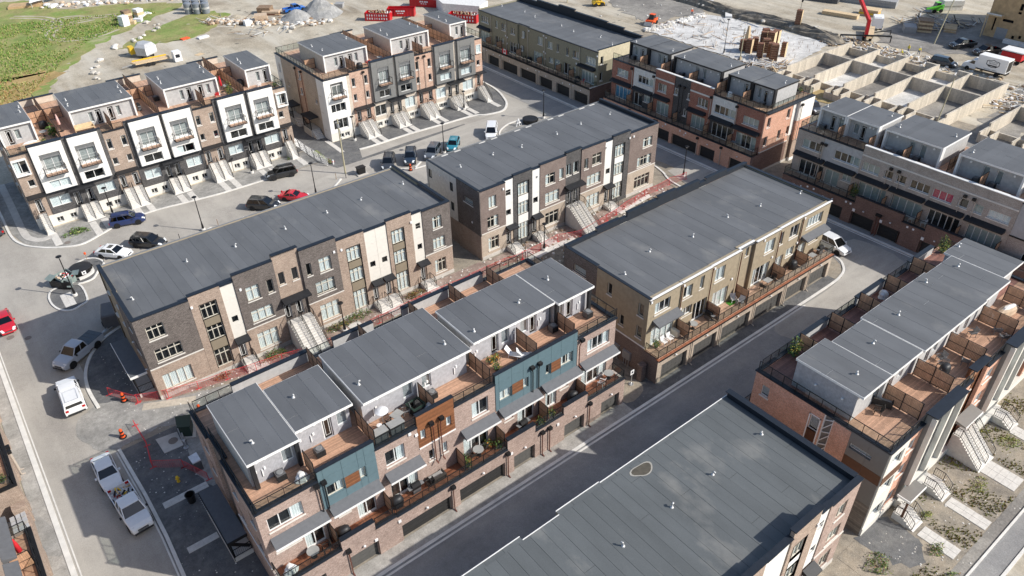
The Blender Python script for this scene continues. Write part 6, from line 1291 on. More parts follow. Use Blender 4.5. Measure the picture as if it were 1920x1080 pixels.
for a,c,z0,z1 in holes:u0,u1=rng(fp,a,c);ops.append((u0,u1,z0,z1))
wall(fp,'sheathing',70,45,0,15,'plywood',ops,0,.3,b,.28)
for i in range(10):
 for j in range(6):
  y=70-i*2.44;z=j*2.44;u0,u1=rng(fp,y,y-2.44);g_=(i*5+j*3)%7 in(2,5)
  if any(o[0]<u1 and o[1]>u0 and o[2]<z+2.44 and o[3]>z for o in ops):continue
  m=MB();fp.bx(m,u0+.02,u1-.02,.012,.03,z+.02,z+2.42);m.obj('plywood_panel','grey_board' if g_ else 'plywood',b)
wall(F('+y',70),'sheathing',191.8,214,0,15,'plywood',(),0,.3,b);MB().box(191.5,214,45,70.3,15,15.3).obj('roof_deck','lumber',b)
m=MB();fp.bx(m,-70,-66.7,.03,1.6,4.9,5.15);m.obj('balcony_floor','lumber',b);m=MB();fp.bx(m,-69.9,-66.8,1.5,1.6,5.16,5.4);m.obj('white_membrane','tarp_white',b);m=MB();fp.bx(m,-69.9,-69.7,1.4,1.6,0,4.9);m.obj('post','lumber',b)
m=MB()
for i in range(5):y=64.5-i*3.6;m.box(189.2,190.3,y-3.5,y,.1,.9)
tag(m.obj('wrapped_bundle','tarp_white'),'row of white wrapped bundles at the foot of the plywood building','building material',kind='stuff')
def paint(name,c,rough=.28):return plain(name,c,rough,.0,var=.03,spec=.6,coat=.8)
paint('paint_white',(.80,.81,.82));paint('paint_silver',(.46,.49,.54));paint('paint_black',(.012,.013,.015));paint('paint_blue',(.012,.03,.12));paint('paint_bright_blue',(.02,.13,.48));paint('paint_red',(.55,.015,.03));paint('paint_grey',(.10,.115,.135));paint('paint_teal',(.03,.22,.30));paint('paint_navy',(.02,.035,.06));paint('paint_darkgrey',(.045,.05,.06))
def wheelmesh(r,w,rim):
 k=('whl',r,w,rim)
 if k not in CACHE:
  t=MB().lathe([(r*.62,-w/2),(r*.95,-w/2),(r,-w/2+.03),(r,w/2-.03),(r*.95,w/2),(r*.62,w/2)],20);
  t.v=[(x,z,y)for x,y,z in t.v]
  m=MB().lathe([(.0,w/2-.03),(r*.2,w/2-.02),(r*.24,w/2-.06),(r*.6,w/2-.06),(r*.64,w/2-.01)],20)
  for i in range(5):a=2*PI*i/5;m.bar((r*.18*math.cos(a),r*.18*math.sin(a),w/2-.03),(r*.6*math.cos(a),r*.6*math.sin(a),w/2-.03),.07,.03)
  m.v+=[(x,y,-z)for x,y,z in m.v];n=len(m.v)//2;m.f+=[tuple(i+n for i in reversed(q))for q in m.f];m.m+=m.m
  m.v=[(x,z,y)for x,y,z in m.v]
  CACHE[k]=(t.mesh('wheel','rubber',smooth=False),m.mesh('rim',rim))
 return CACHE[k]
SPEC={'sedan':(4.7,1.84,1.44,.33,1.42,-1.38,[(-2.35,.72,.80),(-2.25,.92,.92),(-1.9,1.0,.97),(-1.2,.98,1),(0,.95,1),(.95,.93,1),(1.6,.86,.97),(2.1,.74,.90),(2.33,.58,.76)],-1.85,1.0,-1.1,.25,.93),'suv':(4.7,1.9,1.72,.37,1.4,-1.4,[(-2.35,.85,.84),(-2.28,1.08,.93),(-1.8,1.1,.98),(0,1.08,1),(1.0,1.06,1),(1.6,1.02,.97),(2.1,.92,.91),(2.33,.68,.8)],-2.22,1.15,-1.85,.4,1.08),'minivan':(5.1,1.98,1.75,.34,1.6,-1.5,[(-2.55,.8,.86),(-2.48,1.05,.94),(-1.8,1.06,.99),(0,1.04,1),(1.1,1.02,1),(1.8,.94,.95),(2.3,.8,.88),(2.53,.6,.78)],-2.42,1.5,-2.2,.55,1.04),'hatch':(4.2,1.78,1.5,.32,1.3,-1.25,[(-2.1,.78,.84),(-2.02,1.0,.93),(-1.5,1.0,.98),(0,.98,1),(.9,.95,1),(1.5,.88,.95),(1.95,.72,.87),(2.08,.56,.78)],-1.95,1.05,-1.5,.3,.97),'coupe':(4.4,1.8,1.28,.33,1.25,-1.2,[(-2.2,.66,.82),(-2.05,.84,.94),(-1.5,.88,.99),(-.6,.84,1),(.4,.82,.99),(1.2,.74,.96),(1.9,.6,.88),(2.18,.48,.76)],-1.55,.75,-.75,.05,.83),'pickup':(5.85,2.03,1.92,.41,1.9,-1.75,[(-.62,1.22,1),(0,1.22,1),(1.25,1.2,1),(1.9,1.17,.98),(2.5,1.1,.94),(2.86,.9,.86),(2.92,.72,.8)],-.6,1.45,-.45,.75,1.21),}
def vehicle(kind,label,cat,front,rear,col,name='parked_car',group='cars parked along the streets',rack=False,sunroof=False,canopy=False,load=None,rim='rim_alloy',tonneau=False,bumper='paint_black'):
 L_,W_,H_,wr,fa,ra,prof,cb0,cb1,cr0,cr1,belt=SPEC[kind]
 cx,cy=(front[0]+rear[0])/2,(front[1]+rear[1])/2;rz=math.atan2(front[1]-rear[1],front[0]-rear[0])
 root=thing(name,label,cat,(cx,cy,.045),group,rz)
 BASE[root.name]=(0,0,0)
 def add(mb,nm,mat,par=root,sm=False):
  o=bpy.data.objects.new(nm,mb.mesh(nm,mat,smooth=sm));COL.objects.link(o);o.parent=par;return o
 hw=W_/2;mb=MB();rings=[]
 def ring(x,zt,k,zb=.24):
  h=hw*k;pts=[]
  arch=min(abs(x-fa),abs(x-ra))<wr+.02
  for s in(1,-1):
   side=[(h*.9,zb),(h,zb+.16),(h,(zb+zt)/2),(h*.99,zt-.1),(h*.93,zt-.02),(h*.6,zt+.01)]
   pts+=[(x,s*a,z)for a,z in(side if s>0 else side[::-1])]
  return pts
 xs=[];P=sorted(prof)
 for(a,b_)in zip(P,P[1:]):
  n=max(1,int((b_[0]-a[0])/.35))
  for i in range(n):t=i/n;xs.append(tuple(a[j]*(1-t)+b_[j]*t for j in range(3)))
 xs.append(P[-1]);zb_of=lambda x:.24+(.12 if abs(x)>L_/2-.25 else 0)
 mb.loft([ring(x,z,k,zb_of(x))for x,z,k in xs]);body=add(mb,'body',col,sm=False)
 for x in(fa,ra):
  for s in(1,-1):add(MB().tube((x,s*(hw-.12),wr),(x,s*(hw+.008),wr),wr+.07,n=18),'wheel_arch','rubber')
 bw=hw*.94;rw=hw*.76;zr=H_-.03
 base=[(cb0,bw),(cb1,bw*.96)];roof=[(cr0,rw),(cr1,rw*.97)]
 q=MB();B0,B1=(cb0,bw,belt),(cb1,bw*.95,belt);T0,T1=(cr0,rw,zr),(cr1,rw*.96,zr);mir=lambda p:(p[0],-p[1],p[2])
 lerp=lambda a,b_,t:tuple(a[i]*(1-t)+b_[i]*t for i in range(3))
 core_=MB().loft([[B0,B1,mir(B1),mir(B0)],[T0,T1,mir(T1),mir(T0)]]);core_.v=[(x*.985,y*.975,z-.012)for x,y,z in core_.v];add(core_,'cabin_lining','car_interior')
 def glass(nm,p,mat='car_glass'):add(MB().poly(p),nm,mat)
 glass('windshield',[lerp(B1,mir(B1),.05),lerp(T1,mir(T1),.06),lerp(T1,mir(T1),.94),lerp(B1,mir(B1),.95)]);glass('rear_window',[lerp(B0,mir(B0),.1),lerp(T0,mir(T0),.12),lerp(T0,mir(T0),.88),lerp(B0,mir(B0),.9)])
 cuts={'sedan':(.04,.46,.50,.95),'coupe':(.12,.5,.54,.95),'pickup':(.08,.42,.47,.95),'hatch':(.06,.5,.54,.95)}.get(kind,(.03,.30,.33,.62,.65,.96))
 for s in(1,-1):
  for i in range(0,len(cuts),2):
   t0,t1=cuts[i],cuts[i+1];bb=lambda t:lerp(B0,B1,t);tt=lambda t:lerp(T0,T1,t)
   pts=[lerp(bb(t0),tt(t0),.08),lerp(bb(t1),tt(t1),.08),lerp(bb(t1),tt(t1),.9),lerp(bb(t0),tt(t0),.9)];pts=[(x,y*s,z)for x,y,z in pts];glass('side_window',pts)
 m=MB();pl=[(0,0),(1,1)]
 for s in(1,-1):
  f_=lambda p:(p[0],p[1]*s,p[2])
  for t in(0.,1.):m.bar(f_(lerp(B0,B1,t)),f_(lerp(T0,T1,t)),.08)
  for i in range(1,len(cuts)-1,2):t=(cuts[i]+cuts[i+1])/2;m.bar(f_(lerp(B0,B1,t)),f_(lerp(T0,T1,t)),.05)
  m.bar(f_(B0),f_(B1),.05)
 add(m,'pillar',col)
 rr=[]
 for x,k,z in((cr0-.06,.93,zr-.01),(cr0+.1,1.0,zr+.03),((cr0+cr1)/2,1.02,zr+.045),(cr1-.1,1.0,zr+.03),(cr1+.06,.93,zr-.015)):
  rr.append([(x,-rw*k,z-.035),(x,-rw*k,z-.005),(x,-rw*.5*k,z+.02),(x,rw*.5*k,z+.02),(x,rw*k,z-.005),(x,rw*k,z-.035)])
 ro=add(MB().loft(rr),'roof',col)
 if sunroof:add(MB().box((cr0+cr1)/2-.1,cr1-.15,-rw*.55,rw*.55,zr+.066,zr+.075),'sunroof','paint_black',ro)
 if rack:
  m=MB()
  for s in(1,-1):m.bar((cr0+.1,s*rw*.9,zr+.11),(cr1-.05,s*rw*.9,zr+.11),.045);[m.bar((x,s*rw*.9,zr),(x,s*rw*.9,zr+.11),.045)for x in(cr0+.15,(cr0+cr1)/2,cr1-.1)]
  add(m,'roof_rack','rim_alloy' if rack=='light' else 'black_metal')
 fx,fz,fk=P[-1]
 for s in(1,-1):
  m=MB();m.loft([[(fx-.32,s*hw*.92,P[-3][1]-.2),(fx-.32,s*hw*.92,P[-3][1]-.06),(fx-.3,s*hw*.6,P[-3][1]-.04),(fx-.3,s*hw*.6,P[-3][1]-.2)],[(fx+.01,s*hw*.74,fz-.02),(fx-.03,s*hw*.72,fz+.1),(fx+.0,s*hw*.46,fz+.11),(fx+.03,s*hw*.46,fz-.02)]]);add(m,'headlight','head_glass')
  xr=-L_/2;zt=.78 if kind!='pickup' else 1.0
  add(MB().box(xr-.02,xr+.13,min(s*hw*.62,s*hw*.9),max(s*hw*.62,s*hw*.9),zt-.12,zt+.14),'taillight','tail_red')
  add(MB().box(cb1-.35,cb1-.2,min(s*(hw+.02),s*(hw+.2)),max(s*(hw+.02),s*(hw+.2)),belt-.04,belt+.13),'mirror',col if kind!='pickup' else 'black_metal')
 m=MB().box(fx-.02,fx+.045,-hw*.44,hw*.44,fz-.2,fz+.06)
 gr=add(m,'grille','black_metal');m=MB()
 for i in range(3):m.box(fx+.046,fx+.055,-hw*.42,hw*.42,fz-.17+i*.08,fz-.145+i*.08)
 add(m,'grille_bar','galvanised',gr)
 add(MB().box(fx-.1,fx+.07,-hw*.78,hw*.78,.34,.5),'bumper',bumper if kind=='pickup' else col);add(MB().box(-L_/2-.06,-L_/2+.08,-hw*.8,hw*.8,.42,.6),'bumper',bumper if kind=='pickup' else col)
 tw=.24
 tm,rm=wheelmesh(wr,tw,rim)
 for x in(fa,ra):
  for s in(1,-1):
   w=bpy.data.objects.new('wheel',tm);COL.objects.link(w);w.parent=root;w.location=(x,s*(hw-.1),wr)
   g_=bpy.data.objects.new('rim',rm);COL.objects.link(g_);g_.parent=w
 if kind=='pickup':
  m=MB();x0,x1=-L_/2,-.62;t=.09
  m.box(x0,x1,hw-t,hw-.01,.5,1.18);m.box(x0,x1,-hw+.01,-hw+t,.5,1.18);m.box(x0,x0+t,-hw+t,hw-t,.5,1.16);m.box(x1-t,x1,-hw+t,hw-t,.5,1.16);m.box(x0+t,x1-t,-hw+t,hw-t,.5,.62);add(m,'bed',col)
  if tonneau:
   tn=add(MB().box(x0+.03,x1-.02,-hw+.05,hw-.05,1.18,1.23),'tonneau_cover','paint_black');m=MB()
   for i in range(1,4):x=x0+(x1-x0)*i/4;m.box(x-.02,x+.02,-hw+.06,hw-.06,1.231,1.255)
   add(m,'cover_rib','paint_darkgrey',tn)
  if canopy:
   m=MB().loft([[(x0+.0,hw-.06,1.18),(x1,hw-.06,1.18),(x1,-hw+.06,1.18),(x0,-hw+.06,1.18)],[(x0+.22,rw+.06,1.88),(x1,rw+.06,1.92),(x1,-rw-.06,1.92),(x0+.22,-rw-.06,1.88)]]);cn=add(m,'bed_canopy',col)
   add(MB().poly([(x0+.03,hw-.2,1.3),(x0+.2,rw-.08,1.8),(x0+.2,-rw+.08,1.8),(x0+.03,-hw+.2,1.3)]),'canopy_window','paint_black',cn)
   m=MB();m.box(x0+.35,x1-.2,-rw*.8,-rw*.76,1.915,1.935);m.box(x0+.35,x1-.2,rw*.76,rw*.8,1.915,1.935);m.box(x0+.35,x0+.39,-rw*.76,rw*.76,1.915,1.935);m.box(x1-.24,x1-.2,-rw*.76,rw*.76,1.915,1.935);add(m,'roof_seam','galvanised',cn)
  if load:
   r=random.Random(5);ld=None
   for i in range(34):
    x=r.uniform(x0+.3,x1-.3);y=r.uniform(-hw+.3,hw-.3);z=.63+r.random()*.45;a=r.random()*6;l_=r.uniform(.15,.55)
    m=MB().bar((x,y,z),(x+l_*math.cos(a),y+l_*math.sin(a),z+r.uniform(-.05,.15)),r.uniform(.05,.18),r.uniform(.05,.14))
    add(m,'loaded_tool',r.choice(['red_paint','old_wood','galvanised','lumber','black_metal','yellow_paint','tarp_white','rubber']))
 return root
vehicle('pickup','white pickup truck with white bed canopy parked below the silver pickup at left','pickup truck',(-.85,77.3),(-1.1,71.1),'paint_white','pickup_truck',canopy=True)
vehicle('pickup','silver and grey pickup with ribbed black bed cover towing a covered trailer','pickup truck',(-.7,80.0),(3.6,82.9),'paint_silver','pickup_truck',tonneau=True)
vehicle('sedan','white sedan parked right behind the tool-filled white pickup at bottom left','car',(-.9,58.6),(-.9,63.3),'paint_white',sunroof=False)
vehicle('pickup','white pickup with open bed full of tools, lowest vehicle at bottom left','pickup truck',(-.15,52.3),(-.6,58.1),'paint_white','pickup_truck',load=True)
vehicle('suv','dark blue wagon with roof rack parked at the kerb below the white-panel row','car',(16.5,107.8),(12.3,109.1),'paint_blue',rack=True)
vehicle('suv','black car parked between the white sedan and the street lamp at left','car',(16.4,98.6),(13.3,102.0),'paint_black')
vehicle('sedan','white sedan with dark sunroof parked nose to the kerb by the waste island','car',(12.0,98.9),(8.8,102.4),'paint_white',sunroof=True)
vehicle('suv','black crossover parked immediately left of the red sports car','car',(33.0,98.4),(29.8,101.6),'paint_black')
vehicle('coupe','red sports car with rear wing parked by a street lamp','car',(37.6,98.2),(34.6,101.2),'paint_red')
vehicle('suv','black and silver off-road SUV with pale roof rack before the left row','car',(35.6,108.4),(40.1,107.5),'paint_black',rack='light')
vehicle('suv','dark grey SUV parked leftmost of the four angled cars, by the junction box','car',(51.2,98.0),(54.4,102.2),'paint_darkgrey',rack=True)
vehicle('suv','dark navy SUV parked beside the orange cone, second of four angled cars','car',(55.2,97.6),(58.1,101.6),'paint_navy',rack=True)
vehicle('suv','grey-blue SUV parked on the left of the teal hatchback','car',(58.7,97.2),(62.2,100.2),'paint_grey',rack='light')
vehicle('hatch','teal blue hatchback parked beside the lamp post','car',(63.3,97.5),(66.4,100.6),'paint_teal')
vehicle('minivan','small white van standing alone near the round waste well','van',(71.2,97.0),(74.6,101.0),'paint_white','parked_van')
vehicle('minivan','silver-white minivan rounding the lane end beside the tan block','van',(85.5,38.3),(86.0,43.2),'paint_white','parked_van')
vehicle('sedan','red car nose just entering the left edge of the photo','car',(-4.0,90.6),(-4.1,95.2),'paint_red')
vehicle('sedan','dark sedan at the far left edge beside the curved pavement','car',(-1.2,120.5),(-1.0,116.0),'paint_darkgrey')
vehicle('sedan','grey sedan in the shade beyond the left end of the white-panel row','car',(-.5,131),(-.6,126.4),'paint_grey')
vehicle('suv','dark car half hidden between the red brick and grey brick blocks','car',(123.4,67.6),(125.5,71.4),'paint_darkgrey')
vehicle('pickup','black pickup parked closest to the plywood building lumber pile','pickup truck',(177.0,70.0),(182.4,67.6),'paint_black','pickup_truck',group='vehicles on the building site')
vehicle('pickup','black pickup parked in front of the white wrapped bundles, by the red lift','pickup truck',(176.6,64.6),(181.8,62.2),'paint_black','pickup_truck',group='vehicles on the building site')
vehicle('minivan','dark navy minivan on the dirt next to the white box truck','van',(166.0,63.4),(165.4,68.3),'paint_navy','parked_van',group='vehicles on the building site')
vehicle('pickup','bright blue pickup parked behind the grey gravel pile','pickup truck',(83.2,193.6),(77.4,193.6),'paint_bright_blue','pickup_truck',group='vehicles on the building site')
t=thing('cargo_trailer','grey covered cargo trailer hitched to the silver pickup, partly in shade','trailer',(5.9,85.2,.04))
m=MB();m.loft([[(4.9,84.1,.45),(6.7,83.6,.45),(7.5,86.5,.45),(5.6,87.0,.45)],[(4.9,84.1,2.0),(6.7,83.6,2.0),(7.5,86.5,2.0),(5.6,87.0,2.0)],[(5.05,84.25,2.15),(6.6,83.8,2.15),(7.35,86.4,2.15),(5.7,86.85,2.15)]]);m.obj('trailer_body','ac_metal',t)
MB().bar((4.4,83.4,.5),(5.4,84.3,.5),.1).bar((4.4,83.4,.5),(5.9,84.0,.5),.08).obj('tow_bar','galvanised',t)
for p in((5.0,85.4,.35),(7.3,84.9,.35)):MB().tube((p[0]-.1,p[1],p[2]),(p[0]+.1,p[1],p[2]),.33,n=16).obj('wheel','rubber',t)
t=thing('box_truck','white box truck with dark shield emblem on its side, by the foundations','truck',(167.6,58.6,0),'vehicles on the building site')
MB().box(166.6,169.0,54.3,60.0,1.0,3.6).obj('cargo_box','white_plastic',t)
m=MB();m.loft([[(166.75,y,z)for y,z in((60.05,.5),(60.05,2.3),(61.0,2.3),(61.7,1.5),(62.6,1.25),(62.75,.5))],[(168.85,y,z)for y,z in((60.05,.5),(60.05,2.3),(61.0,2.3),(61.7,1.5),(62.6,1.25),(62.75,.5))]]);m.obj('cab','white_plastic',t)
MB().poly([(166.73,60.4,1.45),(166.73,60.4,2.1),(166.73,60.95,2.1),(166.73,61.45,1.5)]).obj('side_window','paint_black',t);MB().poly([(166.9,61.03,2.29),(168.7,61.03,2.29),(168.7,61.68,1.55),(166.9,61.68,1.55)]).obj('windshield','car_glass',t)
for y in(61.6,55.9):
 for x in(166.85,168.75):MB().tube((x-.13,y,.42),(x+.13,y,.42),.42,n=16).obj('wheel','rubber',t)
MB().box(167,168.6,54.2,60,.6,.99).obj('chassis','black_metal',t);MB().box(168.0-1.2,168.8,54.27,54.29,1.2,3.3).obj('rear_door','black_metal',t)
em=MB();Y=lambda a:57.0-a;X0=166.585
out=[(-1.25,2.15),(-1.25,2.85),(-.9,3.0),(-.45,3.0),(0,3.2),(.45,3.0),(.9,3.0),(1.25,2.85),(1.25,2.15),(.7,1.75),(0,1.62),(-.7,1.75)]
em.poly([(X0,Y(a),z)for a,z in out]);em.obj('emblem','navy_cap',t);MB().poly([(X0-.005,Y(a*.9),2.42+(z-2.42)*.84)for a,z in out]).obj('emblem_field','white_plastic',t);MB().poly([(X0-.008,Y(-1.1),2.0),(X0-.008,Y(-.7),1.86),(X0-.008,Y(.7),1.86),(X0-.008,Y(1.1),2.0),(X0-.008,Y(1.1),2.12),(X0-.008,Y(-1.1),2.12)]).obj('emblem_band','navy_cap',t)
def text(body,size,loc,rot,mat,parent,name='lettering'):
 c=bpy.data.curves.new(name,'FONT');c.body=body;c.size=size;c.align_x='CENTER';c.align_y='CENTER';c.extrude=.004
 o=bpy.data.objects.new(name,c);COL.objects.link(o);dg=bpy.context.evaluated_depsgraph_get();me=bpy.data.meshes.new_from_object(o.evaluated_get(dg));bpy.data.objects.remove(o)
 me.materials.clear();me.materials.append(M[mat]);o=bpy.data.objects.new(name,me);COL.objects.link(o);o.rotation_euler=rot
 if parent:b_=BASE.get(parent.name,(0,0,0));o.parent=parent;o.location=tuple(loc[i]-b_[i]for i in range(3))
 else:o.location=loc
 return o
RW_=(PI/2,0,-PI/2)
text('BODY GUARD',.28,(X0-.02,57.0,2.72),RW_,'navy_cap',t);text('FRAMING',.36,(X0-.02,57.0,2.38),RW_,'navy_cap',t);text('SERVING OTTAWA  .  RESIDENTIAL',.16,(X0-.01,57.2,1.2),RW_,'navy_cap',t)
def lamp(x,y,h,label,arm=True,s=1.):
 t=thing('street_lamp',label,'street lamp',(x,y,0),'black street lamps')
 MB().lathe([(.30,-.1),(.30,.35),(.27,.4),(0,.4)],14,(x,y,0)).obj('lamp_base','kerb_concrete',t)
 MB().lathe([(.17,.4),(.15,.8),(.075,1.4),(.055,h-.3),(.04,h-.05)],10,(x,y,0)).obj('lamp_post','black_metal',t)
 hd=MB().lathe([(.03,h-.35),(.06,h-.3),(.10,h-.12),(.33,h-.06),(.34,h),(.24,h+.06),(.0,h+.09)],16,(x,y,0)).obj('lamp_head','black_metal',t)
 MB().lathe([(.04,h-.3),(.14,h-.2),(.16,h-.1)],12,(x,y,0)).obj('lamp_glass','lamp_glass',hd)
for x,y,h,l in((3.9,94.2,5.9,'black street lamp standing on the waste-bin island at left'),(22.1,99.5,5.4,'black street lamp behind the brown block, near the black parked car'),(39.2,98.7,5.4,'black street lamp next to the red sports car'),(62.4,98.2,5.4,'black street lamp between the grey-blue SUV and the teal hatchback'),(13.4,112.7,4.4,'short black lamp by the stairs near the dark blue wagon'),(34.6,112.2,4.4,'short black lamp at the stairs above the off-road SUV'),(53.4,112.5,4.4,'short black lamp at the white corner of the grey-panel row'),(75.9,111.4,3.6,'short black lamp between stairs near the right end of the grey-panel row'),(26.7,66.2,4.2,'short black lamp behind the red mesh fence by the tall stairs'),(55.8,64.7,4.2,'short black lamp beside dug soil before the centre block'),(84.5,98.6,5.4,'black street lamp by the round waste well at the olive block corner'),(86.3,67.0,5.2,'black street lamp in the side lane facing the red brick block'),(137.0,99.8,7.5,'tall black site lamp post on the edge of the pale slab')):lamp(x,y,h,l)
def pole(p,q,label,r=.13,mat='old_wood',extra=True):
 t=thing('utility_pole',label,'utility pole',p);MB().tube(p,q,r,r*.7,8).obj('pole_shaft',mat,t)
 if extra:MB().tube((q[0],q[1]-.02,q[2]-1.4),(q[0],q[1]+.03,q[2]-.8),.17,.17,8).bar((q[0]-.4,q[1],q[2]-.5),(q[0]+.4,q[1],q[2]-.5),.09).obj('pole_fitting','galvanised',t)
 return t
plain('pole_wood',(.44,.40,.27),.8)
pole((46.1,102.3,0),(46.0,102.0,9.4),'leaning weathered wooden pole between the two stacked rows',.14,'pole_wood')
pole((136.2,94.9,0),(136.6,95.1,6.8),'thin wooden pole standing among the column forms',.12,'pole_wood');pole((132.0,50.6,0),(134.6,51.0,8.8),'wooden pole leaning against the concrete basement walls',.12,'pole_wood',False);pole((177.6,73.9,0),(184.5,74.6,14),'tall leaning pole rising past the lumber stack',.14,'pole_wood',False);pole((139.0,153,0),(139.0,153,8.5),'wooden pole just beyond the olive block roof',.15,'pole_wood',False)
def cone(x,y,label,h=1.05):
 t=thing('traffic_barrel',label,'traffic cone',(x,y,0),'orange traffic barrels');MB().lathe([(.36,0),(.36,.07),(.2,.08)],12,(x,y,.04)).obj('barrel_base','rubber',t)
 for i in range(5):MB().lathe([(.23-.018*i,.1+.19*i),(.225-.018*i,.1+.19*(i+1))],14,(x,y,.04)).obj('barrel_band',('orange_plastic','black_metal')[i%2],t)
 MB().lathe([(.14,1.05),(.05,1.09),(.05,1.15),(0,1.16)],10,(x,y,.04)).obj('barrel_top','orange_plastic',t)
cone(3.2,70.6,'orange and black barrel inside the red mesh fence corner');cone(1.6,65.3,'orange and black barrel on the gravel above the white sedan');cone(8.8,63.8,'orange and black barrel behind the near block roof corner');cone(54.7,96.5,'orange barrel between the parked navy and dark grey SUVs')
def meshfence(pts,label,h=1.15,posts=2.6,tilt=0.):
 t=thing('safety_fence',label,'fence',(*pts[0],0),'red mesh safety fences');r=random.Random(int(pts[0][0]*10))
 P=[]
 for p,q in zip(pts,pts[1:]):
  L_=math.hypot(q[0]-p[0],q[1]-p[1]);n=max(1,round(L_/posts));P+=[(p[0]+(q[0]-p[0])*i/n,p[1]+(q[1]-p[1])*i/n)for i in range(n)]
 P.append(pts[-1]);tops=[]
 for i,(x,y)in enumerate(P):
  a=Vector((x,y,0));b_=Vector((x+r.uniform(-.08,.08)+tilt,y+r.uniform(-.08,.08),h+r.uniform(-.08,.12)));tops.append((a,b_));MB().bar(a,b_,.055).bar((x-.3,y,.04),(x+.3,y,.04),.08).obj('fence_post','red_mesh',t)
 for i in range(len(tops)-1):
  (a,b_),(c,d)=tops[i],tops[i+1];m=MB();sag=r.uniform(.0,.22);mid0=(b_+d)/2-Vector((0,0,sag));nx=14;L_=(c-a).length
  def top(t_):return b_*(1-t_)**2+2*t_*(1-t_)*mid0+d*t_*t_
  for k in range(nx+1):q0=a.lerp(c,k/nx)+Vector((0,0,.08));m.bar(q0,top(k/nx),.011)
  for j in range(7):
   f_=j/6;prev=None
   for k in range(5):q=(a.lerp(c,k/4)+Vector((0,0,.08))).lerp(top(k/4),f_);m.bar(prev,q,.035 if j in(6,)else .012)if prev is not None else None;prev=q
  m.obj('mesh_panel','red_mesh',t)
 return t
meshfence([(2.2,72.6),(4.2,69.3)],'red mesh fence piece angled round the orange barrel at left')
meshfence([(4.3,69.5),(7.0,68.0),(12.9,66.9),(15.9,66.2),(21.6,65.2),(24.6,64.8),(30.6,65.0),(36.6,65.2),(43.6,65.0)],'long red mesh fence along the front of the centre-left block')
meshfence([(43.8,65.1),(49.6,65.3),(52.2,64.8)],'red mesh fence crossing the gap between the two brown blocks');meshfence([(52.2,64.9),(58.6,65.1),(62.0,64.2),(65.5,64.5),(72,65.6),(77,66.4)],'red mesh fence along the dug ground before the centre block');meshfence([(77,66.4),(82.6,66.6),(86,66.2)],'red mesh fence end near the side lane kerb')
meshfence([(3.0,66.2),(3.1,62.6),(2.7,59.4),(5.0,57.6)],'sagging red mesh fence round the utility pad at bottom left',.9);meshfence([(5.0,57.6),(6.3,54.6)],'red mesh panel between hydrant and near block wall',.95)
t=thing('fire_hydrant','yellow fire hydrant in the dark gravel at bottom left','fire hydrant',(4.0,56.2,0));MB().lathe([(.16,.03),(.16,.1),(.11,.12),(.11,.6),(.14,.62),(.13,.7),(.05,.78),(0,.8)],12,(4.0,56.2,0)).tube((3.8,56.2,.45),(4.2,56.2,.45),.07).tube((4,56.0,.45),(4,56.2,.45),.08).obj('hydrant_body','yellow_paint',t)
t=thing('waste_bin','black open bin standing at the corner of the porch roof','bin',(4.2,53.1,0));MB().lathe([(.32,.03),(.4,.95),(.43,.96),(.43,1.0),(.37,1.0),(.3,.1),(0,.1)],16,(4.2,53.1,0)).obj('bin_body','black_metal',t);MB().lathe([(.44,.97),(.46,1.02),(.42,1.04)],16,(4.2,53.1,0)).obj('bin_rim','rubber',t)
t=thing('utility_pad','square concrete utility pad beside the green transformer','concrete pad',(5,61.5,0));MB().prism([(4.0,62.9),(6.0,62.6),(5.9,60.4),(4.1,60.5)],.02,.1).obj('pad','concrete',t)
for x,y in((6.2,61.2),(6.0,60.0)):MB().tube((x,y,0),(x,y,.9),.09).tube((x,y,0),(x,y,.06),.25).obj('bollard','galvanised',t)
t=thing('transformer_box','dark green transformer cabinet by the near block end wall','electrical box',(7,62,0));MB().prism([(6.2,63.4),(7.9,62.6),(7.2,60.6),(6.0,61.4)],0,.2).obj('pad','concrete',t);MB().prism([(6.4,63.0),(7.6,62.4),(7.0,60.9),(6.1,61.5)],.2,1.5).obj('cabinet','dark_green_box',t);MB().prism([(6.35,63.1),(7.7,62.45),(7.05,60.8),(6.0,61.45)],1.5,1.58).obj('cabinet_lid','dark_green_box',t)
t=thing('storage_box','grey outdoor box with white cover against the near block end wall','storage box',(6.1,56.8,0));MB().box(5.7,6.4,56.2,57.4,0,1.1).obj('box_body','ac_metal',t);MB().prism([(5.65,56.3),(6.42,56.3),(6.42,57.5),(5.6,57.4)],1.1,1.22).obj('box_cover','cloth_white',t)
t=thing('junction_box','black metal junction cabinet on a concrete pad behind the parked SUV','electrical box',(48,100.6,0));MB().box(47.1,48.9,99.9,101.3,0,.2).obj('pad','concrete',t);MB().box(47.4,48.6,100.1,101.0,.2,1.2).box(47.3,48.7,100.0,101.1,1.2,1.28).obj('cabinet','black_metal',t)
for i,(x,y,l)in enumerate(((46.2,106.6,'white and red marker hydrant by the end of the wire fence'),(51.8,98.9,'red hydrant stump near the junction cabinet'))):t=thing('fire_hydrant',l,'fire hydrant',(x,y,0));MB().lathe([(.14,0),(.11,.1),(.11,.7),(.14,.72),(0,.85)],10,(x,y,0)).obj('hydrant_body','white_plastic' if i==0 else 'red_paint',t);MB().tube((x-.2,y,.45),(x+.2,y,.45),.07).obj('hydrant_cap','red_paint',t)
t=thing('waste_container','open grey-green waste container full of rubbish on the island','waste container',(3,97,0));
def openbox(t,pts,z,mat,name='container_body'):
 P=[Vector((*p,0))for p in pts];m=MB();n=len(P)
 for i in range(n):a,c=P[i],P[(i+1)%n];m.bar((a.x,a.y,z/2),(c.x,c.y,z/2),.06,z)
 m.poly([(p.x,p.y,.12)for p in P]);return m.obj(name,mat,t)
plain('bin_green',(.22,.27,.255),.5)
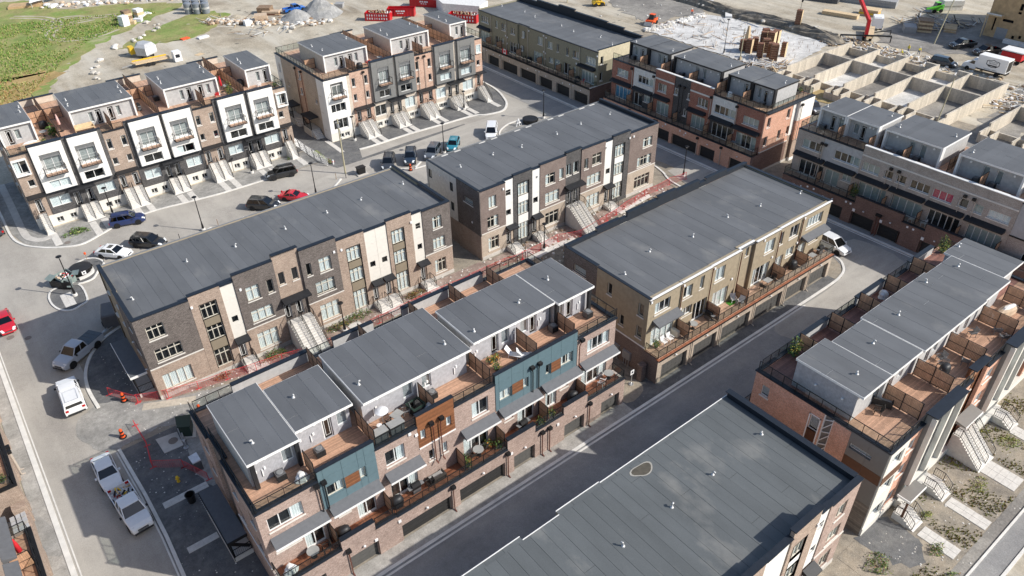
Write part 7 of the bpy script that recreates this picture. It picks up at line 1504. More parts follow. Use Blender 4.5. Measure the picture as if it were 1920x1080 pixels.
openbox(t,[(2.5,98.6),(4.3,99.4),(4.9,97.6),(3.2,96.7)],1.25,'bin_green');openbox(t,[(2.0,98.2),(3.1,96.5),(3.9,95.9),(2.9,97.9)],1.15,'black_metal','container_side')
MB().poly([(1.6,98.6,1.2),(2.4,98.9,1.5),(3.0,97.9,1.5),(2.1,97.5,1.2)]).obj('open_lid','bin_green',t);MB().poly([(4.9,98.4,1.2),(5.6,97.6,1.5),(5.2,96.6,1.4),(4.5,97.4,1.2)]).obj('open_lid','bin_green',t);MB().poly([(3.6,96.8,1.2),(4.3,96.2,1.3),(4.1,95.5,.5),(3.5,96,.5)]).obj('open_lid','bin_green',t)
r=random.Random(9)
for i in range(16):x,y=r.uniform(2.9,4.3),r.uniform(97.3,98.8);MB().bar((x,y,.8+r.random()*.3),(x+r.uniform(-.4,.4),y+r.uniform(-.4,.4),1.0+r.random()*.3),r.uniform(.1,.35),.12).obj('rubbish',r.choice(['cloth_white','lumber','cloth_red','tarp_tan','cloth_white']),t)
def well(x,y,R_,label):
 t=thing('waste_well',label,'waste well',(x,y,0),'round in-ground waste wells');MB().lathe([(R_*.9,0),(R_,.1),(R_,.75),(0,.75)],28,(x,y,.03)).obj('well_body','black_metal',t)
 MB().lathe([(R_*1.06,.75),(R_*1.06,.86),(R_*.9,.93),(0,1.0)],28,(x,y,.03)).obj('well_lid','awning_black',t)
 for i in range(4):a=-1.2+i*.35;MB().box(x+R_*1.05*math.cos(a)-.12,x+R_*1.05*math.cos(a)+.12,y+R_*1.05*math.sin(a)-.12,y+R_*1.05*math.sin(a)+.12,.5,.8).obj('lid_latch','rubber',t)
well(5.9,99.3,1.25,'large round black waste well beside the rubbish container');well(81.4,98.7,1.3,'round black waste well near the olive block corner')
t=thing('notice_sign','small white notice on a short post in front of the round waste well','sign',(6.0,98.2,0));MB().bar((6.0,98.1,0),(6.0,98.1,.6),.05).obj('sign_post','galvanised',t);MB().box(5.75,6.25,97.98,98.03,.35,.85).obj('sign_board','white_plastic',t);MB().tube((6.0,97.975,.6),(6.0,97.97,.6),.12,n=10).obj('sign_symbol','navy_cap',t)
for x,y,l in((7.2,101.9,'orange-topped stake marker at the tip of the bin island'),):t=thing('marker_post',l,'marker',(x,y,0));MB().bar((x,y,0),(x,y,1.2),.05).obj('stake','old_wood',t);MB().tube((x,y,1.0),(x,y,1.25),.14).obj('marker_head','orange_plastic',t)
t=thing('lane_sign','small white sign on a round foot in the gap beside the tan block','sign',(45.9,38.9,0));MB().bar((45.9,38.9,0),(45.9,38.9,1.6),.06).lathe([(.28,.05),(.28,.12),(0,.14)],12,(45.9,38.9,0)).obj('sign_post','galvanised',t);MB().box(45.6,46.1,38.82,38.85,1.5,2.1).obj('sign_board','white_plastic',t);MB().box(45.75,45.95,38.8,38.815,1.7,1.95).obj('sign_symbol','navy_cap',t)
t=thing('easel_barrier','small white A-frame barricade by the round waste well','barricade',(79,99,0));m=MB();[m.bar((78.6+s,98.8,0),(79.1,99.2,1.3),.09)for s in(-.3,.5,1.0)];m.obj('barricade_frame','white_plastic',t);MB().bar((78.5,98.85,.6),(79.5,98.95,.6),.1).obj('barricade_board','white_plastic',t)
for i,(x,y)in enumerate(((8.8,99.8),(13.2,97.7),(18.6,98.9),(24.2,99.4),(31.6,98.9),(44.0,101.4),(45.4,100.8))):o=MB().bar((x,y,0),(x,y,1.1),.07).obj('marker_stake','old_wood' if i%2 else 'black_metal');tag(o,'short stake standing along the parking kerb behind the flat roofs','stake','stakes along the parking kerb')
t=thing('wire_fence','chain-link fence between the two stacked town house rows','fence',(44.7,112,0));P=[(44.4,118.5),(44.6,115.9),(44.6,113.2),(44.8,110.9),(44.9,108.6),(45.2,106.4)]
for x,y in P:MB().bar((x,y,0),(x,y,1.6),.06).obj('fence_post','galvanised',t)
for a,c in zip(P,P[1:]):
 m=MB();m.bar((*a,1.55),(*c,1.55),.04)
 for i in range(16):k=i/16;x,y=a[0]+(c[0]-a[0])*k,a[1]+(c[1]-a[1])*k;m.bar((x,y,.05),(a[0]+(c[0]-a[0])*min(1,k+.3),a[1]+(c[1]-a[1])*min(1,k+.3),1.5),.012);m.bar((x,y,1.5),(a[0]+(c[0]-a[0])*min(1,k+.3),a[1]+(c[1]-a[1])*min(1,k+.3),.05),.012)
 m.obj('fence_mesh','galvanised',t)
def leaves(n,cx,cy,z0,rx,ry,rz,size,mats,seed,name='foliage',parent=None,dome=True):
 r=random.Random(seed);mb=MB()
 for i in range(n):
  while True:
   a,b_,c=r.uniform(-1,1),r.uniform(-1,1),r.uniform(0,1)
   if a*a+b_*b_+c*c<1 and(a*a+b_*b_+c*c>.12):break
  k=1+.25*math.sin(5*a+3*b_+seed);x,y,z=cx+a*rx*k,cy+b_*ry*k,z0+c*rz*k
  u=Vector((r.gauss(0,1),r.gauss(0,1),r.gauss(0,.6))).normalized()*size*r.uniform(.6,1.3);v=u.cross(Vector((r.gauss(0,1),r.gauss(0,1),r.gauss(0,1)))).normalized()*size*r.uniform(.25,.5)
  p=Vector((x,y,z));mb.poly([p-u,p+v,p+u,p-v],r.choices(range(len(mats)),[3]+[1]*(len(mats)-1))[0])
 return mb.obj(name,mats,parent)
def shrub(x,y,rx,ry,h,label,mats=('leaf_green','leaf_dark','leaf_yellow'),n=420,size=.12,group='shrubs in front of the brown block'):
 t=thing('shrub',label,'shrub',(x,y,0),group);leaves(n,x,y,.05,rx,ry,h,size,list(mats),int(x*13+y),'foliage',t);m=MB();r=random.Random(int(x))
 for i in range(6):m.tube((x,y,0),(x+r.uniform(-rx,rx)*.6,y+r.uniform(-ry,ry)*.6,h*.7),.03,.01,5)
 m.obj('stem','old_wood',t)
shrub(18.6,67.3,1.6,.7,.8,'green and brown shrub left of the tall stairs',('leaf_green','leaf_brown','leaf_dark'));shrub(26.4,67.3,1.9,.6,.7,'low olive green shrub behind the short lamp',('leaf_dark','leaf_yellow','leaf_brown'));shrub(29.0,67.5,1.7,.7,1.0,'bright green shrub touching the fence right of the tall stairs',('leaf_green','leaf_dark','leaf_brown'));shrub(36.8,67.0,1.3,.6,.7,'brown-tinged shrub between the two right-hand porches',('leaf_brown','leaf_green'));shrub(12.6,67.5,.9,.5,.7,'small purple-brown shrub by the left porch',('leaf_brown','leaf_dark'),160)
shrub(8.0,110.5,1.8,.9,.6,'spiky green weeds in the bed below the white-panel row',('leaf_green','weed_pale'),360,.16,None);shrub(45.8,111.0,.5,2.2,.6,'weeds growing along the chain-link fence',('weed_pale','leaf_green'),300,.14,None);shrub(46.0,107.6,.5,.8,.5,'small weeds by the white marker hydrant',('weed_pale','leaf_brown'),120,.12,None)
shrub(41.2,112.8,.3,.3,.5,'tiny green shrub beside the stairs above the off-road SUV',('leaf_green',),60,.1,None)
for x,y,rx,ry,h,l,n in((45.9,10.9,1.3,1.0,.45,'bright green weeds nearest the bottom block wall',420),(46.3,8.2,1.5,.8,.5,'green weeds at the bottom edge between the two front walks',420),(51.0,8.6,.8,.5,.5,'green weeds beside the first concrete walk',240),(49.2,6.5,1.0,.5,.4,'green weeds by the pale rubble at the bottom edge',240),(53.8,10.9,.5,.4,.35,'pale weeds under the second front porch',120),(65.6,12.6,1.6,.4,.4,'weeds at the foot of the tall concrete stairs',240),(60.5,9.6,1.3,.7,.3,'yellowish weeds between the second and third walk',240),(68.0,10.2,1.6,1.0,.35,'dry weeds between the third and fourth walk',260)):shrub(x,y,rx,ry,h,l,('leaf_green','weed_pale','leaf_brown')if 'green' in l else('weed_pale','leaf_yellow','leaf_green'),n,.1,'weeds in the front yards')
import numpy as np
def tufts(name,n,inside,zf,h,mats,seed,label,w=.07):
 rs=np.random.RandomState(seed);pts=[]
 while len(pts)<n:
  x=rs.uniform(inside[0],inside[1]);y=rs.uniform(inside[2],inside[3])
  if inside[4](x,y,rs):pts.append((x,y))
 v=[];f_=[];mi=[]
 for x,y in pts:
  hh=h*rs.uniform(.4,1.3);s=w*rs.uniform(.7,1.6);a=rs.uniform(0,6.28)
  for k in range(3):
   b_=a+k*2.1;dx,dy=math.cos(b_)*s,math.sin(b_)*s;lx,ly=rs.uniform(-1,1)*hh*.5,rs.uniform(-1,1)*hh*.5;n0=len(v)
   v+=[(x-dx,y-dy,zf),(x+dx,y+dy,zf),(x+lx,y+ly,zf+hh)];f_.append((n0,n0+1,n0+2));mi.append(int(rs.choice(len(mats),p=[.5]+[.5/(len(mats)-1)]*(len(mats)-1))))
 mb=MB();mb.v=v;mb.f=f_;mb.m=mi;o=mb.obj(name,mats);tag(o,label,'grass',kind='stuff')
def infield(x,y,rs):
 e=(x-30)/40;edge=158+max(0,x)*.0;
 tr_=[(16,172.8),(20.4,180.9),(27.4,192.7),(34.4,202.5),(43,209),(55.4,216.8)]
 for(a,b_),(c,d)in zip(tr_,tr_[1:]):
  if b_-2<y<d+2 and x>a+(c-a)*(y-b_)/(d-b_)-2.5:return False
 if y<171 and x>8+(y-156)*.4:return False
 if y>238-x*.35:return False
 return math.sin(x*.3+y*.17)+math.sin(y*.41-x*.11)+rs.uniform(-1,1)>-.9
tufts('tall_grass',15000,(-40,52,180,240,infield),.03,.4,['grass_bright','weed_pale','grass_straw'],4,'tall green grass over the upper field behind the left row',.14)
tufts('tall_grass',5000,(-30,30,152,186,infield),.03,.4,['grass_straw','grass_rust','weed_pale'],5,'rust-tinged grass over the lower field behind the left row',.14)
tufts('yard_weeds',1700,(47,76,6.9,13.2,lambda x,y,rs:(math.sin(x*1.1+y*.7)+rs.uniform(-1,1)>.3)and not any(a-.2<x<c+.2 for a,c in((51.1,52.7),(56,57.5),(62.2,64.5),(69.3,70.9)))and not(x<51 and y>8.6)),.03,.16,['weed_pale','leaf_brown','leaf_yellow'],8,'dry tufts scattered over the front yards at right',.05)
def scatter(name,pts,rr,mats,label,seed,cat='stones',z=0.,spread=1.,n=1):
 r=random.Random(seed);mb=MB()
 for(x,y)in pts:
  for _ in range(n):
   px,py,s=x+r.uniform(-spread,spread),y+r.uniform(-spread,spread),r.uniform(*rr);k=len(mb.v)
   for zz,q in((0,.8),(.5,1.),(.9,.55)):
    for i in range(6):a=i*PI/3+r.random()*.4;mb.v.append((px+s*q*math.cos(a)*r.uniform(.7,1.2),py+s*q*math.sin(a)*r.uniform(.7,1.2),z+s*zz*.9))
   mi=r.randrange(len(mats))
   for j in(0,1):
    for i in range(6):b_=(i+1)%6;mb.f.append((k+j*6+i,k+j*6+b_,k+j*6+6+b_,k+j*6+6+i));mb.m.append(mi)
   mb.f.append(tuple(k+12+i for i in range(6)));mb.m.append(mi)
 return tag(mb.obj(name,mats),label,cat,kind='stuff')
r=random.Random(31)
scatter('loose_stones',[(r.uniform(47,76),r.uniform(6.2,13))for _ in range(260)],(.03,.10),['rock','white_rock'],'small stones lying over the dry front yards at right',1)
scatter('loose_stones',[(r.uniform(48,82),r.uniform(61.5,67.5))for _ in range(420)],(.06,.26),['rock','white_rock','old_wood'],'clods and stones in the dug strip before the centre block',2)
scatter('loose_stones',[(r.uniform(7,46),r.uniform(65.2,67.8))for _ in range(260)],(.04,.12),['rock','white_rock'],'small stones in the bed behind the long red fence',3)
scatter('loose_stones',[(r.uniform(1.4,6),r.uniform(42,80))for _ in range(160)],(.03,.08),['rock','white_rock'],'pale stones scattered over dark gravel beds at bottom left',5)
scatter('rubble',[(47.1,208.3),(42.4,197.4),(40.3,196.5),(37.2,194.9),(34.8,192.7),(30.3,186.3),(27.7,174.0),(49.2,204.5),(47.2,201.5),(28.0,178.6),(36,193.5),(28.4,182)],(.3,.8),['rock','white_rock'],'pale boulders lining the dirt track behind the left row',6,'boulders',0,1.2,2)
scatter('rubble',[(r.uniform(60,82),r.uniform(178,200))for _ in range(1)]+[(60.5+i*.35,199-i*.33)for i in range(60)],(.25,.85),['rock','white_rock','tarp_tan','old_wood'],'ridge of rubble and scrap from the white tanks to the gravel pile',7,'rubble',0,2.2,4)
scatter('rubble',[(30+i*1.1,243-i*.5)for i in range(40)],(.2,.9),['white_rock','tarp_tan','rock','cloth_white'],'band of pale debris along the top left edge of the field',8,'debris',0,2.5,4)
scatter('rubble',[(136.5+i*.35,121.5-0+(i%5)*.3)for i in range(60)],(.2,.8),['white_rock','rock'],'broken pale stone along the upper edge of the slab',9,'rubble',0,.8,3)
scatter('rubble',[(r.uniform(160,168),r.uniform(54,92))for _ in range(240)],(.15,.5),['rock','old_wood','white_rock','lumber'],'rubble and timber scraps behind the basement walls',10,'rubble',0,.5,1)
scatter('rubble',[(r.uniform(150,168),r.uniform(42,50.5))for _ in range(220)],(.1,.5),['rock','old_wood','white_rock','lumber','cloth_white'],'scrap and broken wood in the trench between the two foundations',11,'rubble',0,.5,1)
scatter('rubble',[(r.uniform(100,170),r.uniform(95,160))for _ in range(120)],(.1,.35),['rock','white_rock'],'scattered stones over the site ground beyond the olive block',12,'stones',0,1,1)
scatter('rubble',[(163.5+math.sin(i)*1.4,90+i*1.0)for i in range(56)],(.3,.7),['rock','rough_soil'],'clods along the dark soil bank behind the slab',13,'rubble',.5,.9,3)
def planks(name,lst,label,seed,mats=('lumber','old_wood','tarp_white','grey_board'),cat='timber',ln=(1.5,4)):
 r=random.Random(seed);mb=MB()
 for(x0,x1,y0,y1,n)in lst:
  for _ in range(n):
   x,y=r.uniform(x0,x1),r.uniform(y0,y1);a=r.uniform(0,PI);L_=r.uniform(*ln);z=r.uniform(.05,.4);mb.bar((x,y,z),(x+L_*math.cos(a),y+L_*math.sin(a),z+r.uniform(-.05,.5)),r.uniform(.06,.25),.06,r.randrange(len(mats)))
 return tag(mb.obj(name,list(mats)),label,cat,kind='stuff')
planks('scrap_timber',[(159,166,60,92,170),(150,168,43,49,60)],'loose planks strewn behind and beside the basement walls',1)
planks('scrap_timber',[(129,138,84,96,90),(138,142,84,90,40)],'loose planks along the near edge of the slab',2)
planks('scrap_timber',[(186,200,74,88,110)],'untidy heap of boards and pallets by the plywood building',3,('lumber','old_wood','grey_board','rubber','tarp_white'))
planks('scrap_timber',[(62,80,178,196,60),(58,64,196,202,20)],'broken boards among the rubble ridge',4);planks('scrap_timber',[(138,158,100,119,60)],'thin boards and bars lying on the pale slab',5,('old_wood','tarp_tan','grey_board'),ln=(1,5))
m=MB();r=random.Random(6)
for i in range(150):x,y=r.uniform(137,158),r.uniform(88,120);m.bar((x,y,.1),(x,y,r.uniform(.5,.9)),.05)
tag(m.obj('rebar','old_wood'),'short steel bars sticking up out of the pale slab','rebar',kind='stuff')
def dumpster(x0,y0,x1,y1,label,w=2.4,h=1.9,load=False,ribs=False,txt=True):
 cx,cy=(x0+x1)/2,(y0+y1)/2;L_=math.hypot(x1-x0,y1-y0);a=math.atan2(y1-y0,x1-x0);t=thing('dumpster',label,'dumpster',(cx,cy,.05),'red waste containers',a);BASE[t.name]=(0,0,0)
 def add(mb,nm,mat,par=t):o=bpy.data.objects.new(nm,mb.mesh(nm,mat));COL.objects.link(o);o.parent=par;return o
 H_=L_/2;m=MB();m.box(-H_,H_,-w/2,-w/2+.08,0,h).box(-H_,H_,w/2-.08,w/2,0,h).box(-H_,-H_+.08,-w/2+.08,w/2-.08,0,h).box(H_-.08,H_,-w/2+.08,w/2-.08,0,h).box(-H_+.08,H_-.08,-w/2+.08,w/2-.08,.1,.2);add(m,'container_body','red_paint')
 m=MB();m.box(-H_-.03,H_+.03,-w/2-.06,-w/2-.001,h-.1,h+.05).box(-H_-.03,H_+.03,w/2+.001,w/2+.06,h-.1,h+.05);add(m,'rim','red_paint')
 for i in range(9):x=-H_+.25+i*(L_-.5)/8;add(MB().box(x-.05,x+.05,-w/2-.05,-w/2-.001,.1,h-.1),'rib','red_paint')
 if ribs:
  for j in range(2):
   for i in range(9):x=-H_+.55+i*(L_-.9)/9;add(MB().box(x,x+.28,-w/2-.03,-w/2-.002,.35+j*.8,.8+j*.8),'white_stencil','cloth_white')
 elif txt:
  for i,bw in enumerate((.5,.42,.55,.45)):x=-1.2+i*.62;add(MB().box(x,x+bw,-w/2-.06,-w/2-.051,1.15,1.5),'white_stencil','cloth_white')
  for i in range(3):x=-.9+i*.6;add(MB().box(x,x+.4,-w/2-.06,-w/2-.051,.7,.9),'white_stencil','cloth_white')
 if load:
  r=random.Random(3);m=MB()
  for i in range(60):x,y=r.uniform(-H_+.3,H_-.3),r.uniform(-w/2+.3,w/2-.3);q=r.uniform(0,3);m.bar((x,y,1.2),(x+r.uniform(.2,.8)*math.cos(q),y+.4*math.sin(q),1.5+r.random()*.8),r.uniform(.1,.4),.1,r.randrange(3))
  o=add(m,'waste_load',['lumber','tarp_white','old_wood']);o['kind']='stuff'
dumpster(90.9,174.8,95.4,170.2,'red waste container heaped with wood, leftmost of the red containers',load=True,ribs=True);dumpster(97.0,174.4,102.2,169.8,'empty red waste container behind the grey-panel row roof');dumpster(106.6,178.6,111.4,172.0,'red waste container farthest away at the top edge');dumpster(106.4,160.4,110.6,154.2,'red waste container half hidden beside the olive block',load=True,ribs=True)
m=MB().prism([(111,175),(117.6,168),(118.4,160.5),(113.8,157.8),(108.4,166.2)],0,2.6);o=m.obj('white_tarpaulin','tarp_white');tag(o,'large white sheeted stack beside the red containers','tarpaulin')
t=thing('crane_truck','red folding crane on a truck reaching left over the column forms','crane truck',(168,85,0))
MB().prism([(167.0,84.2),(168.4,83.4),(175.6,87.2),(174.4,88.9)],.9,1.3).obj('truck_bed','lumber',t);MB().prism([(176.0,88.0),(177.4,86.4),(180.4,88.2),(179.0,90.0)],.6,2.9).obj('cab','white_plastic',t);MB().prism([(176.5,88.3),(177.6,87.0),(178.4,87.5),(177.4,88.9)],2.901,3.05).obj('wind_deflector','white_plastic',t)
for x,y in((169,84.3),(171,85.2),(178.5,87.2),(168.4,85.6),(170.4,86.6)):MB().tube((x-.15,y+.2,.5),(x+.15,y-.2,.5),.5,n=14).obj('wheel','rubber',t)
MB().bar((168,85,1),(168.2,85.2,4.6),.7).obj('crane_column','red_paint',t);MB().bar((168.2,85.2,4.5),(171.2,91.5,9.6),.55,.7).obj('crane_boom','red_paint',t);MB().bar((171.2,91.5,9.6),(174.5,98.6,14.5),.42,.5).obj('crane_jib','black_metal',t);MB().bar((174.5,98.6,14.5),(172.5,101.4,13.6),.35).bar((172.5,101.4,13.6),(163.9,99.9,6.4),.3,.4).obj('crane_tip','black_metal',t);MB().tube((163.9,99.9,6.4),(163.8,99.9,4.4),.04).obj('hoist_line','black_metal',t)
MB().bar((163.6,88.6,1.5),(171.0,80.6,1.5),.3).bar((163.6,88.6,1.5),(163.6,88.6,0),.18).bar((171,80.6,1.5),(171,80.6,0),.18).obj('outrigger','black_metal',t);MB().bar((172.4,85.4,1),(176.4,83.6,1),.2).bar((176.4,83.6,1),(176.4,83.6,0),.15).obj('outrigger','black_metal',t)
def form(x,y,h,w,rz,label,z=.16):
 t=thing('column_form',label,'column form',(x,y,z),'wooden column forms',rz);BASE[t.name]=(0,0,0)
 def add(mb,nm,mat):o=bpy.data.objects.new(nm,mb.mesh(nm,mat));COL.objects.link(o);o.parent=t
 add(MB().box(-w/2,w/2,-w/2,w/2,0,h),'form_panel','rust_form');m=MB()
 for i in range(int(h/.5)):zz=.25+i*.5;m.box(-w/2-.08,w/2+.08,-w/2-.08,w/2+.08,zz,zz+.1)
 add(m,'form_clamp','old_wood');add(MB().box(-w/2-.1,w/2+.1,-w/2-.12,-w/2-.082,0,h),'form_face','lumber')
for i,(x,y,h,w)in enumerate(((141.6,96.8,3.0,1.1),(140.5,93.2,3.2,1.1),(141.4,90.4,3.5,1.3),(145.2,90.6,3.0,.9),(143.8,97.0,2.8,1.2),(149.6,98.6,3.2,1.3),(150.4,96.4,3.2,1.4),(142.8,92.2,3.0,1.2),(144.4,94.6,3.0,1.3),(147.6,95.6,3.6,1.5),(148.2,98.0,3.0,1.2),(141.8,98.6,2.4,1.2))):form(x,y,h,w,.3+(i%3)*.25,('rust-brown column form standing in the cluster on the pale slab'))
form(163.8,99.9,4.0,1.2,.4,'single column form hanging from the crane tip over the soil bank',.6)
t=thing('concrete_bucket','cone-topped pale form at the upper left of the column cluster','column form',(146,100.6,.16));MB().loft([[(145.4,100,.16),(146.6,100,.16),(146.6,101.2,.16),(145.4,101.2,.16)],[(145.8,100.4,4.2),(146.2,100.4,4.2),(146.2,100.8,4.2),(145.8,100.8,4.2)]]).obj('form_panel','lumber',t);MB().bar((145.6,100.3,.2),(146,100.5,3.6),.15).obj('form_brace','old_wood',t)
def machine(x,y,rz,col,label,kind):
 t=thing(kind,label,kind.replace('_',' '),(x,y,.05),None,rz);BASE[t.name]=(0,0,0)
 def add(mb,nm,mat,par=t):o=bpy.data.objects.new(nm,mb.mesh(nm,mat));COL.objects.link(o);o.parent=par;return o
 add(MB().loft([[(-1.5,y_,z_)for y_,z_ in((-.8,.5),(-.8,1.3),(.8,1.3),(.8,.5))],[(-.2,y_,z_)for y_,z_ in((-.85,.4),(-.85,1.5),(.85,1.5),(.85,.4))],[(1.2,y_,z_)for y_,z_ in((-.8,.4),(-.8,1.0),(.8,1.0),(.8,.4))]]),'machine_body',col)
 c=add(MB().loft([[(-.7,-.65,1.4),(.6,-.65,1.2),(.6,.65,1.2),(-.7,.65,1.4)],[(-.6,-.6,2.3),(.3,-.6,2.3),(.3,.6,2.3),(-.6,.6,2.3)]]),'cab','paint_black');add(MB().box(-.7,.4,-.66,.66,2.3,2.38),'cab_roof',col,c)
 for x_ in(-.9,.8):
  for s in(-1,1):add(MB().tube((x_,s*.7,.45),(x_,s*1.0,.45),.45,n=14),'wheel','rubber')
 if kind=='telehandler':add(MB().bar((-1.4,.75,1.7),(3.0,.75,1.1),.35),'boom',col)
 else:
  for s in(-1,1):add(MB().bar((-1.1,s*.95,1.5),(1.3,s*.95,1.0),.18).bar((1.3,s*.95,1.0),(1.6,s*.9,.4),.16),'lift_arm',col)
 add(MB().loft([[(1.6,-1,.1),(1.6,1,.1),(1.55,1,.8),(1.55,-1,.8)],[(2.4,-1,.1),(2.4,1,.1),(1.7,1,.8),(1.7,-1,.8)]]),'bucket','grey_board' if kind!='excavator' else col)
machine(141.5,125.2,3.4,'orange_plastic','orange and white skid-steer loader on dark soil left of the slab','skid_loader');machine(143,145.5,-.4,'yellow_paint','yellow loader at the top centre beyond the olive block','wheel_loader');machine(201.6,86.0,2.6,'green_paint','bright green telehandler near the top right corner','telehandler')
t=thing('scissor_lift','red and white lift machine behind the white box truck','lift',(178,57.6,0));MB().box(176.6,179.6,55.6,59.6,.9,2.3).obj('lift_body','red_paint',t);MB().box(176.4,179.8,55.2,59.8,2.5,2.7).obj('platform','white_plastic',t);MB().bar((176.8,55.8,2.3),(179.4,59.4,2.5),.2).obj('scissor_arm','galvanised',t);[MB().tube((x-.15,y,.45),(x+.15,y,.45),.45).obj('wheel','rubber',t)for x in(177,179.3)for y in(56.2,59)]
def stack(x,y,dx,dy,h,n,mat,label,rz=0.,name='lumber_stack',cat='lumber stack',group=None,nm='board_layer',z=0.):
 t=thing(name,label,cat,(x,y,z),group,rz);BASE[t.name]=(0,0,0);r=random.Random(int(x*3+y))
 for i in range(n):
  e=r.uniform(-.08,.08);m=MB().box(-dx/2+e,dx/2+e,-dy/2,dy/2,h*i/n+.02,h*(i+1)/n-.02);o=bpy.data.objects.new(nm,m.mesh(nm,mat if isinstance(mat,str)else mat[i%len(mat)]));COL.objects.link(o);o.parent=t
for a in((185.3,80.3,3.4,3.0,2.6,6,('lumber','old_wood'),'tall stack of wall panels beside the tall leaning pole',.5),(182.0,82.2,3.5,2.6,1.5,4,'grey_board','grey bundled sheets left of the tall panel stack',.6),(190,76.5,4.6,2.6,.9,3,('plywood','lumber'),'low stack of framed plywood panels right of the tall stack',.4),(181.2,99.4,2.0,8.5,.9,3,'lumber','long white-topped bundle of yellow joists under the crane boom',.25),(187.6,95.4,3.0,4.4,1.5,4,('lumber','yellow_paint','plywood'),'square stack of timber with yellow base near the crane boom',.25),(167.0,110.6,.8,6.4,.3,2,'rust_form','pair of rusty beams lying on the dirt road',.05),(206.8,85,3,5,2.4,2,'stucco_white','pale container beside the green telehandler',.9),(196,102,3,16,1.6,2,'grey_board','long grey formwork bundle at the top edge behind the crane',.3),(190,110,2.4,8,1.4,2,'ac_metal','dark grey bundle at the top edge left of the crane boom',.3),(160.8,117.4,1.6,5.0,.7,2,'tarp_white','white wrapped bundle resting on the soil bank',-.9),(166.2,128.8,1.6,4.0,.9,2,('blue_sheet','cloth_white'),'blue and white wrapped pile at the top edge',-.3),(74.0,197.4,3.4,3.0,1.7,4,'old_wood','brown brick pallet stack, upper one left of the blue pickup',-.7),(74.6,195.2,4.4,2.0,1.0,2,('rust_form','tarp_tan'),'lower brick pallet stack in front of the upper one',-.7),(88.2,190.2,2.0,2.4,1.2,3,('lumber','tarp_white'),'pale pallet right of the gravel pile',-.7),(91.2,189.6,2.2,2.4,1.1,3,'grey_board','blue-grey pallet at the right of the gravel pile',-.7),(70.4,191.6,3.0,2.6,1.6,2,'tarp_tan','tan sheeted heap in the rubble ridge',-.4),(66.2,190.4,1.6,1.6,1.2,2,'white_plastic','white drum-like bag in the rubble ridge',0),(44.4,214.4,1.9,1.9,2.6,4,('lumber','old_wood'),'wooden crate stack in the field',.2),(42.6,210.6,1.8,1.8,2.4,3,'white_plastic','white stacked crates in the field before the wooden crate',.4),(47.6,215.6,1.8,2.0,2.2,3,('white_plastic','lumber'),'white crate right of the wooden crate stack',.3),(44.3,212.9-2,1.2,2.0,.8,2,'lumber','low wooden pallet right of the white stacked crates',.9),(46.2,212.0,1.2,2.0,.8,2,'cloth_white','low white pallet right of the low wooden pallet',.9),(49.6,217.6,2.6,2.2,.3,1,'white_plastic','flat white sheet lying in the grass',.3),(50.4,189.6,2.0,1.2,.3,2,'orange_plastic','orange scraps at the edge of the grass patch',.3),(54,187.6,2.6,1.2,.4,2,'cloth_white','white sheet lying beside the orange scraps',.2),(48.9,176.2,1.8,1.4,.06,1,'lumber','pale plywood board lying on dirt behind the left row',.4),(27,247.5,8,4,.6,1,'plywood','plywood deck at the top left edge of the field',-.3)):stack(*a)
for i,(x,y)in enumerate(((58.6,210.4),(60.3,208.8),(62.1,207.6),(59.6,214),(61.3,212.4),(63.2,211))):t=thing('storage_tank','grey wrapped cylinder in the group at the top of the dirt track','storage tank',(x,y,0),'grey wrapped cylinders');MB().lathe([(.95,.1),(1.0,1.6),(1.0,2.6),(.6,2.8),(0,2.8)],18,(x,y,0)).obj('tank_body','tank_grey',t);MB().lathe([(1.02,1.2),(1.02,1.7)],18,(x,y,0)).obj('tank_band','vent_grey',t)
t=thing('market_table','long white-topped trestle roof at the top left edge of the field','shelter',(32,245,0));MB().prism([(27.6,243.4),(41,250),(42,253),(28.4,247)],1.5,1.62).obj('table_top','white_plastic',t);[MB().bar((28+i*3.2,244+i*1.6,0),(28+i*3.2,244+i*1.6,1.5),.2).obj('leg','galvanised',t)for i in range(5)]
def pile(x,y,rx,ry,h,mat,label,seed):
 r=random.Random(seed);rings=[]
 for j in range(7):q=1-j/6.4;rings.append([(x+rx*q*math.cos(i*PI/9)*r.uniform(.9,1.1),y+ry*q*math.sin(i*PI/9)*r.uniform(.9,1.1),h*(1-q**1.3)+r.uniform(0,.05))for i in range(18)])
 tag(MB().loft(rings).obj('gravel_pile',mat),label,'gravel pile')
pile(77.6,186.4,5.0,4.2,2.6,'rocky_pile','grey gravel pile, lower left heap before the blue pickup',1);pile(84.2,186.8,5.6,5.2,4.2,'rocky_pile','tallest grey gravel pile beside the blue pickup',2);pile(66,197.4,2.8,2.2,1.1,'site_dirt','low tan soil heap in the rubble ridge',3);pile(52,236,6,3.4,2.2,'site_dirt','pale soil heap at the top edge above the tanks',4)
t=thing('box_trailer','small white and grey wrapped trailer on dirt behind the left row','trailer',(39.4,184,0));MB().loft([[(37.4,182.8,.6),(39.0,180.6,.6),(41.8,182.4,.6),(40.4,185.8,.6),(38.4,185.6,.6)],[(37.4,182.8,2.3),(39.0,180.6,2.3),(41.8,182.4,2.3),(40.4,185.8,2.3),(38.4,185.6,2.3)],[(38.2,182.9,2.9),(39.3,181.6,2.9),(41.2,182.8,2.9),(40.2,185.0,2.9),(38.8,184.9,2.9)]]).obj('trailer_body','vent_grey',t);MB().poly([(39.0,180.55,.9),(41.78,182.3,.9),(41.78,182.3,2.2),(39.0,180.55,2.2)]).obj('trailer_door','white_plastic',t);MB().box(36.6,37.6,184,186,.6,2.1).obj('equipment','yellow_paint',t);[MB().tube((x,182,.35),(x+.2,181.9,.35),.35).obj('wheel','rubber',t)for x in(38.2,40.6)]
